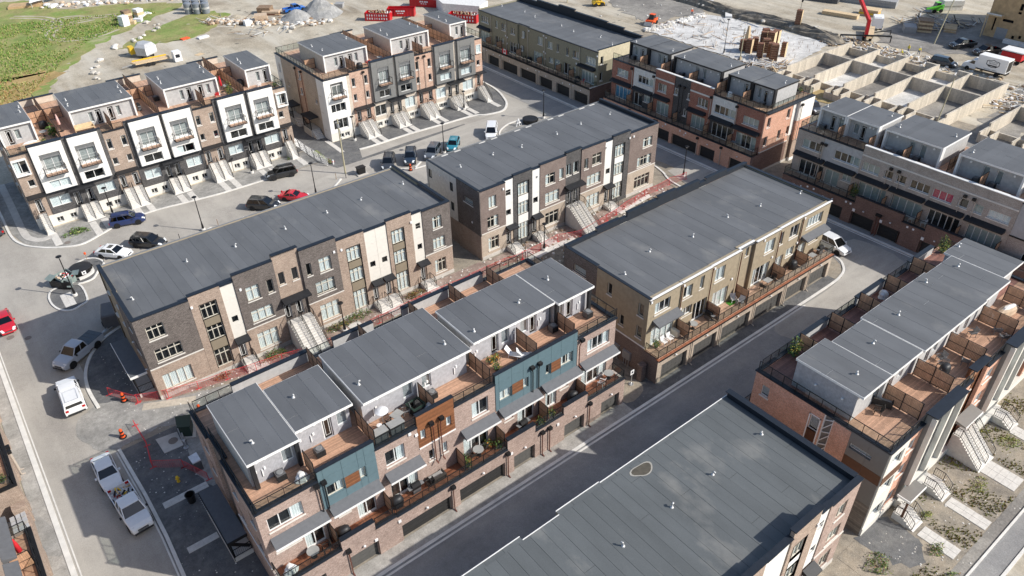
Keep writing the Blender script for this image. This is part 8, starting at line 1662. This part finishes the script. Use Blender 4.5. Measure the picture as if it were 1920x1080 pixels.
t=thing('flatbed_trailer','flatbed trailer carrying timber and yellow rails behind the left row','trailer',(38.4,176.6,0));MB().prism([(34.6,177.6),(35.2,175.6),(42.4,175.4),(42.6,177.4)],.8,1.05).obj('trailer_bed','lumber',t);MB().bar((35,177.5,1.2),(42.2,177.3,1.2),.2).obj('rail','yellow_paint',t);[MB().tube((x,175.4,.42),(x,175.7,.42),.42,n=14).obj('wheel','rubber',t)for x in(37.8,38.8)];MB().bar((34.6,176.6,.7),(32.6,176.8,.5),.15).obj('tow_bar','galvanised',t)
t=thing('site_cabinet','white cabinet at the right end of the flatbed trailer','cabinet',(43.6,175,0));MB().box(43.0,44.6,174.0,175.8,.1,2.2).obj('cabinet_body','white_plastic',t);MB().box(43.3,44.2,173.95,173.99,1.0,1.7).obj('cabinet_panel','navy_cap',t)
def person(label,joints,edges,org,rz,cols,seat=False,name='person'):
 """one continuous skinned body; joints: name -> (x, y, z, radius, colour index)"""
 t=thing(name,label,'person',org,None,rz);BASE[t.name]=(0,0,0);ks=list(joints)
 me=bpy.data.meshes.new('body');me.from_pydata([joints[k][:3]for k in ks],[(ks.index(a),ks.index(c))for a,c in edges],[]);o=bpy.data.objects.new('body',me);COL.objects.link(o)
 o.modifiers.new('s','SKIN');sv=me.skin_vertices[0].data
 for i,k in enumerate(ks):sv[i].radius=(joints[k][3],)*2;sv[i].use_root=(k=='pelvis')
 sb=o.modifiers.new('u','SUBSURF');sb.levels=sb.render_levels=1
 dg=bpy.context.evaluated_depsgraph_get();m2=bpy.data.meshes.new_from_object(o.evaluated_get(dg));bpy.data.objects.remove(o)
 for c in cols:m2.materials.append(M[c])
 P=[(Vector(joints[k][:3]),joints[k][4])for k in ks]
 for p in m2.polygons:p.material_index=min(P,key=lambda q:(q[0]-p.center).length)[1]
 m2.polygons.foreach_set('use_smooth',[True]*len(m2.polygons));b_=bpy.data.objects.new('body',m2);COL.objects.link(b_);b_.parent=t
 h=Vector(joints['head'][:3]);m=MB().lathe([(.0,.16),(.06,.15),(.10,.1),(.115,.03),(.11,-.03)],10,(h.x-.012,h.y,h.z));hr=bpy.data.objects.new('hair' if cols[3]=='hair' else 'hard_hat',m.mesh('hair',cols[3],smooth=True));COL.objects.link(hr);hr.parent=t
 return t
def figure(lean=0.,sit=False,arms=((.35,-.35),(.35,.35)),step=.15):
 J={};e=[]
 if sit:J['pelvis']=(0,0,.5,.16,1);J['waist']=(-.02,0,.68,.14,2);J['chest']=(.0,0,.93,.17,2);J['neck']=(.02,0,1.1,.06,0);J['head']=(.04,0,1.27,.105,0)
 else:J['pelvis']=(0,0,.95,.15,1);J['waist']=(lean*.3,0,1.12,.13,2);J['chest']=(lean*.7,0,1.36,.17,2);J['neck']=(lean,0,1.52,.06,0);J['head']=(lean*1.15,0,1.68,.105,0)
 e+=[('pelvis','waist'),('waist','chest'),('chest','neck'),('neck','head')];cx,cz=J['chest'][0],J['chest'][2]+.08
 for s,n,(ax,az)in((1,'l',arms[0]),(-1,'r',arms[1])):
  J[n+'sh']=(cx,s*.2,cz,.065,2);J[n+'el']=(cx+ax*.4,s*.27,cz-.27,.048,2);J[n+'wr']=(cx+ax,s*.22,cz-.42+az*.3,.034,0);J[n+'pa']=(cx+ax*1.2,s*.21,cz-.47+az*.3,.036,0);e+=[('chest',n+'sh'),(n+'sh',n+'el'),(n+'el',n+'wr'),(n+'wr',n+'pa')]
  for k in range(5):L_=(.05,.085,.095,.088,.07)[k];J[n+'f%d'%k]=(cx+ax*1.2+L_,s*(.21+.03*(2-k)),cz-.49+az*.3,.009,0);e.append((n+'pa',n+'f%d'%k))
  d=s*step
  if sit:J[n+'hip']=(.1,s*.1,.5,.10,1);J[n+'kn']=(.48,s*.12,.52,.075,1);J[n+'an']=(.6+.1*s,s*.1,.1,.05,1);J[n+'to']=(.78+.1*s,s*.1,.05,.04,3)
  else:J[n+'hip']=(0,s*.1,.88,.10,1);J[n+'kn']=(d+.04,s*.11,.5,.07,1);J[n+'an']=(d*1.3,s*.11,.09,.045,1);J[n+'to']=(d*1.3+.18,s*.11,.04,.04,3)
  e+=[('pelvis',n+'hip'),(n+'hip',n+'kn'),(n+'kn',n+'an'),(n+'an',n+'to')]
 return J,e
for lb,lean,sit,org,rz,cols in(('person in pale pink shirt and jeans seated against a timber screen',0,True,(58.2,15.5,9.97),3.6,('skin','jeans','shirt_pink','hair')),('worker in high-visibility top leaning forward, left of the two by the basement walls',.25,False,(167.6,74.6,.05),3.4,('skin','jeans','hi_vis','yellow_paint')),('worker in high-visibility vest walking, right of the two by the basement walls',.1,False,(167.8,72.4,.05),4.2,('skin','jeans','hi_vis','white_plastic')),('worker in orange top standing at the far edge of the slab',0,False,(154.0,123.4,.05),4,('skin','jeans','orange_plastic','white_plastic')),('worker in yellow vest crouching over the nearest basement debris',.4,False,(163.4,73.6,.1),2,('skin','old_wood','hi_vis','yellow_paint'))):
 J,e=figure(lean,sit);person(lb,J,e,org,rz,cols)
KIT={}
def kit(name,parts):
 """parts: (part name, MB, material[, smooth]) built round the origin"""
 KIT[name]=[(n,mb.mesh(n,mt,smooth=(len(r_)>0 and r_[0])))for n,mb,mt,*r_ in parts]
def put(kind,name,x,y,z,label,cat,rz=0.,group=None,s=1.):
 t=thing(name,label,cat,(x,y,z),group,rz);t.scale=(s,)*3
 for n,me in KIT[kind]:o=bpy.data.objects.new(n,me);COL.objects.link(o);o.parent=t
 return t
def legs4(w,d,h,t=.035):
 m=MB()
 for a in(-1,1):
  for b_ in(-1,1):m.bar((a*w,b_*d,0),(a*w*.9,b_*d*.9,h),t)
 return m
fan=MB().lathe([(.0,.74),(.26,.74),(.27,.77),(.24,.79),(.0,.79)],16);grl=MB()
for i in range(8):z=.1+i*.075;grl.box(-.385,.385,-.385,-.352,z,z+.03).box(-.385,.385,.352,.385,z,z+.03)
kit('ac',[('cabinet',MB().box(-.35,.35,-.35,.35,.04,.72),'ac_metal'),('grille',grl,'black_metal'),('fan',fan,'grey_cap'),('foot',MB().box(-.3,.3,-.3,.3,0,.04),'rubber')])
kit('unit',[('cabinet',MB().box(-.5,.5,-.2,.2,.08,.85),'frame_cream'),('fan',MB().lathe([(.0,0),(.3,0),(.31,.03),(0,.05)],16),'ac_metal'),('foot',MB().box(-.4,-.3,-.2,.2,0,.08).box(.3,.4,-.2,.2,0,.08),'black_metal')])
for nm,ma in(('chair_w','white_plastic'),('chair_g','grey_cap'),('chair_b','wicker'),('chair_r','cloth_red')):
 bk=MB()
 for i in range(6):u=-.25+i*.1;bk.bar((u,-.26,.42),(u*1.05,-.42,.95),.075,.03)
 st=MB()
 for i in range(5):v=-.22+i*.11;st.bar((-.27,v,.42),(.27,v,.42),.03,.09)
 kit(nm,[('seat',st,ma),('backrest',bk,ma),('leg',legs4(.27,.27,.42,.05),ma),('armrest',MB().bar((-.3,-.3,.63),(-.3,.28,.6),.07,.03).bar((.3,-.3,.63),(.3,.28,.6),.07,.03),ma)])
kit('lounger',[('seat',MB().bar((0,-.3,.3),(0,.9,.38),.6,.05),'white_plastic'),('backrest',MB().bar((0,-.3,.3),(0,-.85,.95),.6,.05),'white_plastic'),('leg',legs4(.28,.45,.32,.05),'white_plastic')])
kit('table',[('table_top',MB().box(-.5,.5,-.38,.38,.68,.72),'table_grey'),('leg',legs4(.45,.33,.68),'black_metal')])
kit('round_table',[('table_top',MB().lathe([(0,.7),(.5,.7),(.5,.73),(0,.73)],20),'table_grey'),('leg',MB().tube((0,0,0),(0,0,.7),.05).lathe([(.25,0),(.25,.03),(0,.04)],12),'black_metal')])
kit('bbq',[('firebox',MB().box(-.4,.4,-.25,.25,.6,.85),'black_metal'),('lid',MB().loft([[(-.4,-.25,.86),(-.4,.25,.86),(-.4,.2,1.1),(-.4,-.1,1.15)],[(.4,-.25,.86),(.4,.25,.86),(.4,.2,1.1),(.4,-.1,1.15)]]),'rubber'),('cart',MB().box(-.38,.38,-.22,.22,.1,.55),'ac_metal'),('side_shelf',MB().box(-.75,-.41,-.22,.22,.8,.84).box(.41,.75,-.22,.22,.8,.84),'grey_cap')])
def blob(rx,ry,h,seed,n=14):
 r=random.Random(seed);return MB().loft([[(rx*q*math.cos(2*PI*i/n)*r.uniform(.88,1.1),ry*q*math.sin(2*PI*i/n)*r.uniform(.88,1.1),h*z)for i in range(n)]for q,z in((1,0),(1.04,.3),(.95,.75),(.7,.97),(.3,1.03))])
kit('cover_black',[('cover',blob(.6,.42,1.05,1),'awning_black',True),('hem',MB().lathe([(.52,0),(.52,.04)],10),'rubber')]);kit('cover_white',[('cover',blob(.5,.34,.62,2,7),'cloth_white'),('fold',blob(.34,.5,.78,7,5),'tarp_white'),('hem',blob(.62,.42,.2,9,9),'tarp_white')]);kit('cover_tan',[('cover',blob(1.4,.5,.7,3,11),'tarp_tan'),('cushion',blob(1.15,.3,.85,5,9),'tarp_white')])
kit('sofa',[('seat',MB().box(-.7,.7,-.35,.35,.12,.42),'wicker'),('backrest',MB().box(-.7,.7,-.42,-.3,.42,.8),'wicker'),('armrest',MB().box(-.8,-.7,-.4,.35,.1,.6).box(.7,.8,-.4,.35,.1,.6),'wicker'),('cushion',MB().box(-.66,.66,-.28,.33,.42,.5),'table_grey')])
def fol(seed,n=110,r_=.4,h=.8,mats=('leaf_green','leaf_dark','leaf_yellow'),s=.11):
 o=leaves(n,0,0,.3,r_,r_,h,s,list(mats),seed);me=o.data;bpy.data.objects.remove(o);return me
pot=MB().lathe([(.17,0),(.24,.32),(.27,.33),(.24,.3),(0,.3)],12).mesh('pot','plant_pot')
for nm,sd,kw in(('plant',11,{}),('plant_tall',12,dict(h=1.7,r_=.55,n=220,s=.15)),('plant_flower',13,dict(mats=('leaf_green','flower','leaf_yellow'),h=.5)),('palm',14,dict(h=1.5,r_=.7,s=.3,n=90))):KIT[nm]=[('pot',pot),('foliage',fol(sd,**kw))]
kit('umbrella_red',[('canopy',MB().lathe([(.05,2.6),(.16,2.0),(.22,1.1),(.1,1.0)],10),'cloth_red',True),('pole',MB().tube((0,0,0),(0,0,2.7),.03),'black_metal'),('base',MB().lathe([(.3,0),(.3,.06),(0,.08)],12),'rubber')]);kit('umbrella_pink',[('canopy',MB().lathe([(.05,2.6),(.16,2.0),(.22,1.1),(.1,1.0)],10),'cloth_pink',True),('pole',MB().tube((0,0,0),(0,0,2.7),.03),'black_metal'),('base',MB().lathe([(.3,0),(.3,.06),(0,.08)],12),'rubber')])
kit('parasol_small',[('canopy',MB().lathe([(0,1.9),(.3,1.82),(.55,1.68),(.57,1.66)],14),'cloth_white'),('pole',MB().tube((0,0,0),(0,0,1.88),.025),'galvanised'),('base',MB().lathe([(.2,0),(.2,.05),(0,.06)],10),'rubber')])
kit('bench_box',[('storage_bench',MB().box(-.62,.62,-.32,.32,0,.95),'ac_metal'),('bench_lid',MB().box(-.68,.68,-.38,.38,.95,1.0),'table_grey')]);kit('tub',[('tub_side',MB().box(-.6,.6,-.55,.55,0,.75),'awning_black'),('tub_rim',MB().box(-.66,.66,-.6,-.45,.75,.85).box(-.66,.66,.45,.6,.75,.85).box(-.66,-.5,-.45,.45,.75,.85).box(.5,.66,-.45,.45,.75,.85),'dark_green_box'),('water',MB().box(-.5,.5,-.45,.45,.76,.79),'car_glass')])
kit('wood_bench',[('seat',MB().box(-1.2,1.2,-.3,.3,.35,.45),'yellow_wood' if 0 else 'lumber'),('backrest',MB().box(-1.2,1.2,-.36,-.3,.1,1.0),'lumber'),('armrest',MB().box(-1.28,-1.2,-.36,.3,0,.7).box(1.2,1.28,-.36,.3,0,.7),'lumber')])
kit('drum',[('drum_body',MB().lathe([(.2,0),(.22,.1),(.22,.55),(.0,.56)],12),'black_metal'),('drum_lid',MB().lathe([(.23,.55),(.23,.6),(0,.64)],12),'white_plastic')])
G_AC='air conditioners on the roof terraces'
for x,y,z,l in((9.5,41.3,10,'dark air conditioner beside the post of the near block left terrace'),(12.9,41.6,10,'dark air conditioner on the terrace above the left blue panel'),(23.3,41.4,10,'dark air conditioner behind the timber-clad parapet'),(37.2,41.7,10,'round-topped air conditioner above the right blue panel by its screen'),(41.2,41.2,10,'dark air conditioner on the near block right-hand corner terrace'),(98.0,90.2,10,'air conditioner on the leftmost red-block terrace'),(97.9,79.0,10,'air conditioner left of the screen on the red-block middle terrace'),(97.9,75.1,10,'air conditioner right of the screen on the red-block middle terrace'),(97.4,62.6,10,'air conditioner by the last door of the red block'),(97.0,51.9,10,'air conditioner on the leftmost grey-brick terrace'),(97.2,40.4,10,'air conditioner left of the screen on the grey-brick middle terrace'),(97.2,38.2,10,'air conditioner right of the screen on the grey-brick middle terrace'),(97.2,30.5,10,'air conditioner left of the screen on the last grey-brick terrace'),(97.2,28.6,10,'air conditioner right of the screen on the last grey-brick terrace'),(26.0,122.8,11.2,'air conditioner in the gap before the third white-row rooftop room'),(66.9-1.5,123.4,10.5,'air conditioner beside the middle grey-row rooftop room'),(78.3,123.5,10.5,'air conditioner beside the right grey-row rooftop room'),(52.3,122.6,10.5,'air conditioner beside the left grey-row rooftop room'),(51.4,23.8,10,'dark air conditioner at the back of the orange block corner room')):put('ac','air_conditioner',x,y,z,l,'air conditioner',0,G_AC)
put('unit','heat_pump',53.1-.9,38.9,3.4,'beige heat pump against the first screen of the tan block deck','heat pump',PI/2)
P_=[('cover_white','covered_chair',10.7,40.2,10,'white sheeted round chair on the near block left terrace','covered chair',0),('parasol_small','parasol',18.4,41.2,10,'small white parasol beside the rooftop dining table','parasol',0),('table','dining_table',19.6,41.0,10,'grey slatted table on the terrace with the two bench boxes','table',.3),('chair_b','patio_chair',18.9,40.7,10,'dark mesh chair at the left of the rooftop dining table','chair',-1.2),('chair_g','patio_chair',20.5,41.1,10,'grey high-backed chair at the right of the rooftop dining table','chair',1.3),('tub','hot_tub',21.4,40.9,10,'black square tub behind the timber-clad parapet','hot tub',.1),('cover_white','cushion_pile',22.3,40.2,10,'white covered seat right of the black tub','covered seat',0),('drum','drum',17.9,40.9,10,'black drum with pale lid below the small parasol','drum',0),('bench_box','storage_bench',17.4,40.0,10,'left grey-lidded bench box behind the glass railing','storage bench',0),('bench_box','storage_bench',18.9,40.0,10,'right grey-lidded bench box behind the glass railing','storage bench',0),('plant_flower','potted_plant',29.8,41.7,10,'orange-flowered pot plant left of the white loungers','plant',0),('plant_flower','potted_plant',30.4,41.7,10,'flowering pot plant against the wall near the loungers','plant',1),('plant','potted_plant',29.7,40.7,10,'green pot plant beside the screen above the right blue panel','plant',0),('lounger','sun_lounger',32.0,41.1,10,'white reclining chair standing upright above the right blue panel','sun lounger',-2.6),('lounger','sun_lounger',32.8,40.4,10,'white reclining chair nearest the parapet, left of the screen','sun lounger',-2.2),('sofa','wicker_sofa',21.4,38.7,3.38,'dark wicker sofa on the near block middle deck','sofa',0),('chair_b','wicker_chair',20.5,38.4,3.38,'dark wicker chair facing the sofa','chair',1.5),('bbq','barbecue',19.3,38.7,3.38,'black barbecue against the sliding door of the near block','barbecue',0),('cover_black','covered_grill',17.3,38.5,3.38,'black covered grill right of the first lower screen','covered grill',0),('cover_black','covered_grill',12.4,38.6,3.38,'black covered grill behind the solid brick parapet','covered grill',0),('plant','potted_plant',24.4,38.8,3.38,'yellow-green plant left of the two dark tub chairs','plant',0),('plant','potted_plant',24.3,38.1,3.38,'green plant in the front corner by the wide garage','plant',2),('chair_b','tub_chair',25.2,38.7,3.38,'left dark tub chair on the planted deck','chair',0),('chair_b','tub_chair',26.6,38.8,3.38,'right dark tub chair on the planted deck','chair',.4),('round_table','side_table',25.9,38.7,3.38,'small round table between the dark tub chairs','table',0),('plant_flower','potted_plant',27.2,38.9,3.38,'red-flowered plants at the right of the tub chairs','plant',0),('plant','potted_plant',27.8,38.2,3.38,'leafy plant in the corner beside the dark lower screen','plant',1),('bbq','barbecue',31.0,38.6,3.38,'black grill behind the brick parapet below the blue wall','barbecue',.1),('plant','potted_plant',32.6,38.0,3.38,'hanging green plant on the railing below the blue wall','plant',0),('plant','potted_plant',34.1,38.2,3.38,'green plant on the railing right of the fifth screen','plant',1),('cover_black','covered_grill',37.2,38.6,3.38,'black covered grill left of the last lower screen','covered grill',0),('chair_w','patio_chair',40.7,38.3,3.38,'white wire chair on the near block right-hand deck','chair',.4),('round_table','side_table',42.0,38.6,3.38,'round table in the corner of the near block right-hand deck','table',0),('cover_white','covered_furniture',7.6,38.3,3.38,'white covered furniture at the lowest corner deck','covered furniture',0),('round_table','patio_table',9.6,38.4,3.38,'round brown table on the lowest corner deck','table',0),('chair_b','patio_chair',10.6,38.2,3.38,'chair draped with a cloth on the lowest corner deck','chair',1.4),('chair_w','adirondack_chair',50.2,38.6,3.4,'left white slatted chair on the tan block first deck','chair',PI),('chair_w','adirondack_chair',51.1,38.6,3.4,'right white slatted chair on the tan block first deck','chair',PI),('plant','potted_plant',49.2,38.8,3.4,'low green planter by the first tan block door','plant',0),('round_table','patio_table',54.6,38.5,3.4,'white-topped round table on the tan block second deck','table',0),('chair_b','patio_chair',53.9,38.9,3.4,'dark chair beside the white-topped round table','chair',1),('bbq','barbecue',57.2,38.5,3.4,'steel barbecue left of the second tan block screen','barbecue',PI/2),('chair_w','patio_chair',61.9,38.8,3.4,'white armchair near the patch of artificial turf','chair',2.6),('chair_w','patio_chair',62.2,38.0,3.4,'white armchair nearest the railing on the third deck','chair',1.8),('table','dining_table',67.6,38.4,3.4,'dark dining table on the tan block fourth deck','table',0),('chair_b','patio_chair',66.5,38.2,3.4,'dark chair left of the fourth deck table','chair',-1.4),('chair_b','patio_chair',68.7,38.5,3.4,'dark chair right of the fourth deck table','chair',1.6),('cover_black','covered_grill',72.9,38.6,3.4,'dark covered grill against the fifth tan block screen','covered grill',0),('table','dining_table',76.2,38.2,3.4,'dark table on the last tan block deck','table',0),('chair_b','patio_chair',75.2,38.4,3.4,'dark chair left of the last deck table','chair',-1.5),('bbq','barbecue',78.2,38.4,3.4,'dark grill at the end of the tan block deck','barbecue',0),('chair_w','patio_chair',50.2,18.6,10,'pale chair with towel beside the orange block corner room','chair',1),('chair_b','wicker_chair',50.7,16.6,10,'dark wicker chair on the big corner deck','chair',.5),('sofa','wicker_sofa',51.9,16.9,10,'dark wicker seat in the shade by the first double screen','sofa',-1.2),('chair_g','adirondack_chair',61.0,16.6,10,'grey slatted chair against the wall of the third deck','chair',1.2),('chair_g','adirondack_chair',60.2,16.1,10,'grey slatted chair beside the first one on the third deck','chair',1.4),('chair_g','adirondack_chair',62.2,15.0,10,'dark grey slatted chair near the third deck screen','chair',-1.2),('chair_g','adirondack_chair',66.6,16.5,10,'grey slatted chair alone on the fourth deck','chair',1),('chair_g','adirondack_chair',68.7,15.2,10,'grey slatted chair in the fourth deck screen shade','chair',-1),('chair_g','adirondack_chair',68.2,14.4,10,'grey slatted chair by the fourth deck railing','chair',-.6),('cover_tan','covered_sofa',72.8,16.0,10,'long covered sofa with pale and tan sheet on the fifth deck','covered sofa',-.2),('cover_white','cushion_pile',70.4,16.7,10,'pale cushion pile beside the long covered sofa','cushions',0),('plant_tall','potted_plant',51.6,25.2,10,'bushy plants at the first back screen of the orange block','plant',0),('cover_white','cushion_pile',66.0,24.9,10,'white crumpled cover by a back screen of the orange block','cover',0),('cover_black','patio_table',59.6,15.6,10,'dark low table near the seated person','table',0),('plant_tall','potted_plant',78.3,25.2,10,'tall plant on the far back corner of the orange block','plant',0),('palm','potted_palm',10.4,118.6,11.2,'palm on the left row terrace below the pink parasol','plant',0),('umbrella_pink','parasol',11.7,119.8,11.2,'folded pink parasol on the left row terrace','parasol',0),('cover_black','covered_grill',10.0,122.8,11.2,'black covered grill left of the folded pink parasol','covered grill',0),('round_table','patio_table',9.4,119.6,11.2,'pale table at the corner of the first rooftop room','table',0),('cover_tan','covered_sofa',7.2,116.7,11.2,'tan cushions and sofa behind the first white parapet','covered sofa',.1),('plant','potted_plant',8.8,116.8,11.2,'green plant right of the tan cushions','plant',0),('wood_bench','timber_bench',14.4,117.8,11.2,'new timber bench before the second rooftop room','bench',PI),('bbq','barbecue',22.8,120.4,11.2,'white-topped barbecue right of the second rooftop room','barbecue',1.5),('umbrella_red','parasol',35.3,119.6,11.2,'folded red parasol right of the third rooftop room','parasol',0),('chair_r','patio_chair',33.8,117.9,11.2,'red chair beside the folded red parasol','chair',0),('plant_tall','potted_plant',35.7,117.6,11.2,'green bush behind the parapet below the red parasol','plant',0),('table','dining_table',36.2,120.2,11.2,'pale table right of the folded red parasol','table',1.4),('cover_black','covered_grill',38.6,120.4,11.2,'black covered grill left of the last white-row rooftop room','covered grill',0),('chair_w','patio_chair',40.6,117.6,11.2,'white chair before the last white-row rooftop room','chair',0),('plant','potted_plant',42.7,116.2,11.2,'small plant at the right end of the white-panel row','plant',0),('round_table','patio_table',62.9,117.8,10.5,'grey table by the long screen of the grey-panel row','table',0),('chair_r','red_chair',60.3,117.4,10.5,'red seat before the left grey-row rooftop room','chair',0),('cover_black','covered_grill',58.2,116.6,10.5,'black grill behind the peach brick parapet','covered grill',0),('cover_white','covered_table',97.0,68.4,10,'silver sheeted table on the red block terrace','covered table',0),('plant','potted_plant',106.6,62.2,10,'green plant at the far corner of the red block roof deck','plant',0),('sofa','wicker_sofa',105.4,62.6,10,'dark sofa on the red block side deck','sofa',1.5),('table','dining_table',95.0,64.8,3.4,'white-topped table on the red block lower deck','table',1.5),('round_table','patio_table',96.9,42.0,10,'round wire table on the grey-brick middle terrace','table',0),('plant_tall','potted_plant',94.4,43.7,3.4,'large leafy plant on the grey-brick lower deck','plant',0),('chair_w','patio_chair',94.1,35.2,3.4,'patterned round chair on the small grey-brick balcony','chair',0),('chair_w','patio_chair',94.3,33.7,3.4,'second patterned round chair on the small grey-brick balcony','chair',.5),('umbrella_red','parasol',-8.4,52.6,3.4,'red and grey folded parasol on the bottom-left corner deck','parasol',0),('plant','toy_pile',-8.3,62.4,3.4,'bright green and blue toys on the left edge deck','toys',0),('table','dining_table',95.5,127.2,3.36,'grey table on the olive block second deck','table',1.5),('chair_b','patio_chair',95.6,117.8,3.36,'dark chair on the olive block third deck','chair',1),('cover_black','covered_grill',95.6,116.2,3.36,'dark covered grill on the olive block fourth deck','covered grill',0),('chair_r','patio_chair',95.5,100.4,3.36,'red chair on the last olive block deck','chair',1),('cover_black','covered_grill',95.5,101.8,3.36,'dark grill beside the red chair of the olive block','covered grill',0)]
GRP={'chair':'chairs on decks and terraces','table':'tables on decks and terraces','plant':'potted plants on decks','covered grill':'covered grills on decks','barbecue':'barbecues on decks'}
for k,nm,x,y,z,lb,ct,rz in P_:put(k,nm,x,y,z,lb,ct,rz,GRP.get(ct))
m=MB();
for i in range(8):y0,y1=123.6-i*.2,123.4-i*.2;x0,x1=94.5+.05*(i%2),94.5+.05*((i+1)%2);m.poly([(x0,y0,3.6),(x1,y1,3.6),(x1,y1,4.6),(x0,y0,4.6)],0 if i in(0,1,6,7)else 1)
fl=m.obj('flag',['cloth_red','cloth_white']);tag(fl,'red and white flag hung over the olive block railing','flag')
m=MB();R_=[(0,.38),(.07,.22),(.2,.26),(.16,.12),(.3,.05),(.12,-.12),(.13,-.2),(.02,-.17),(.02,-.34)]
o=MB().poly([(94.47,122.8-y,4.1+z)for y,z in R_]+[(94.47,122.8+y,4.1+z)for y,z in R_[::-1][:-1]]).obj('flag_leaf','cloth_red',fl)
tag(MB().prism([(61.0,38.5),(62.6,38.4),(62.7,39.15),(61.1,39.2)],3.41,3.44).obj('turf_mat','turf_green'),'bright green artificial turf mat on the tan block third deck','mat')
for i,(x,y)in enumerate([(a,b_)for a in(-8.7,-8.25,-7.85)for b_ in(57.0,57.8,58.6,59.3)]):tag(MB().box(x-.17,x+.17,y-.25,y+.25,1.6,1.86).obj('paver','vent_grey',None),'grey paver stacked by the brick pier in the bottom-left corner','paver','stacked grey pavers by the pier')
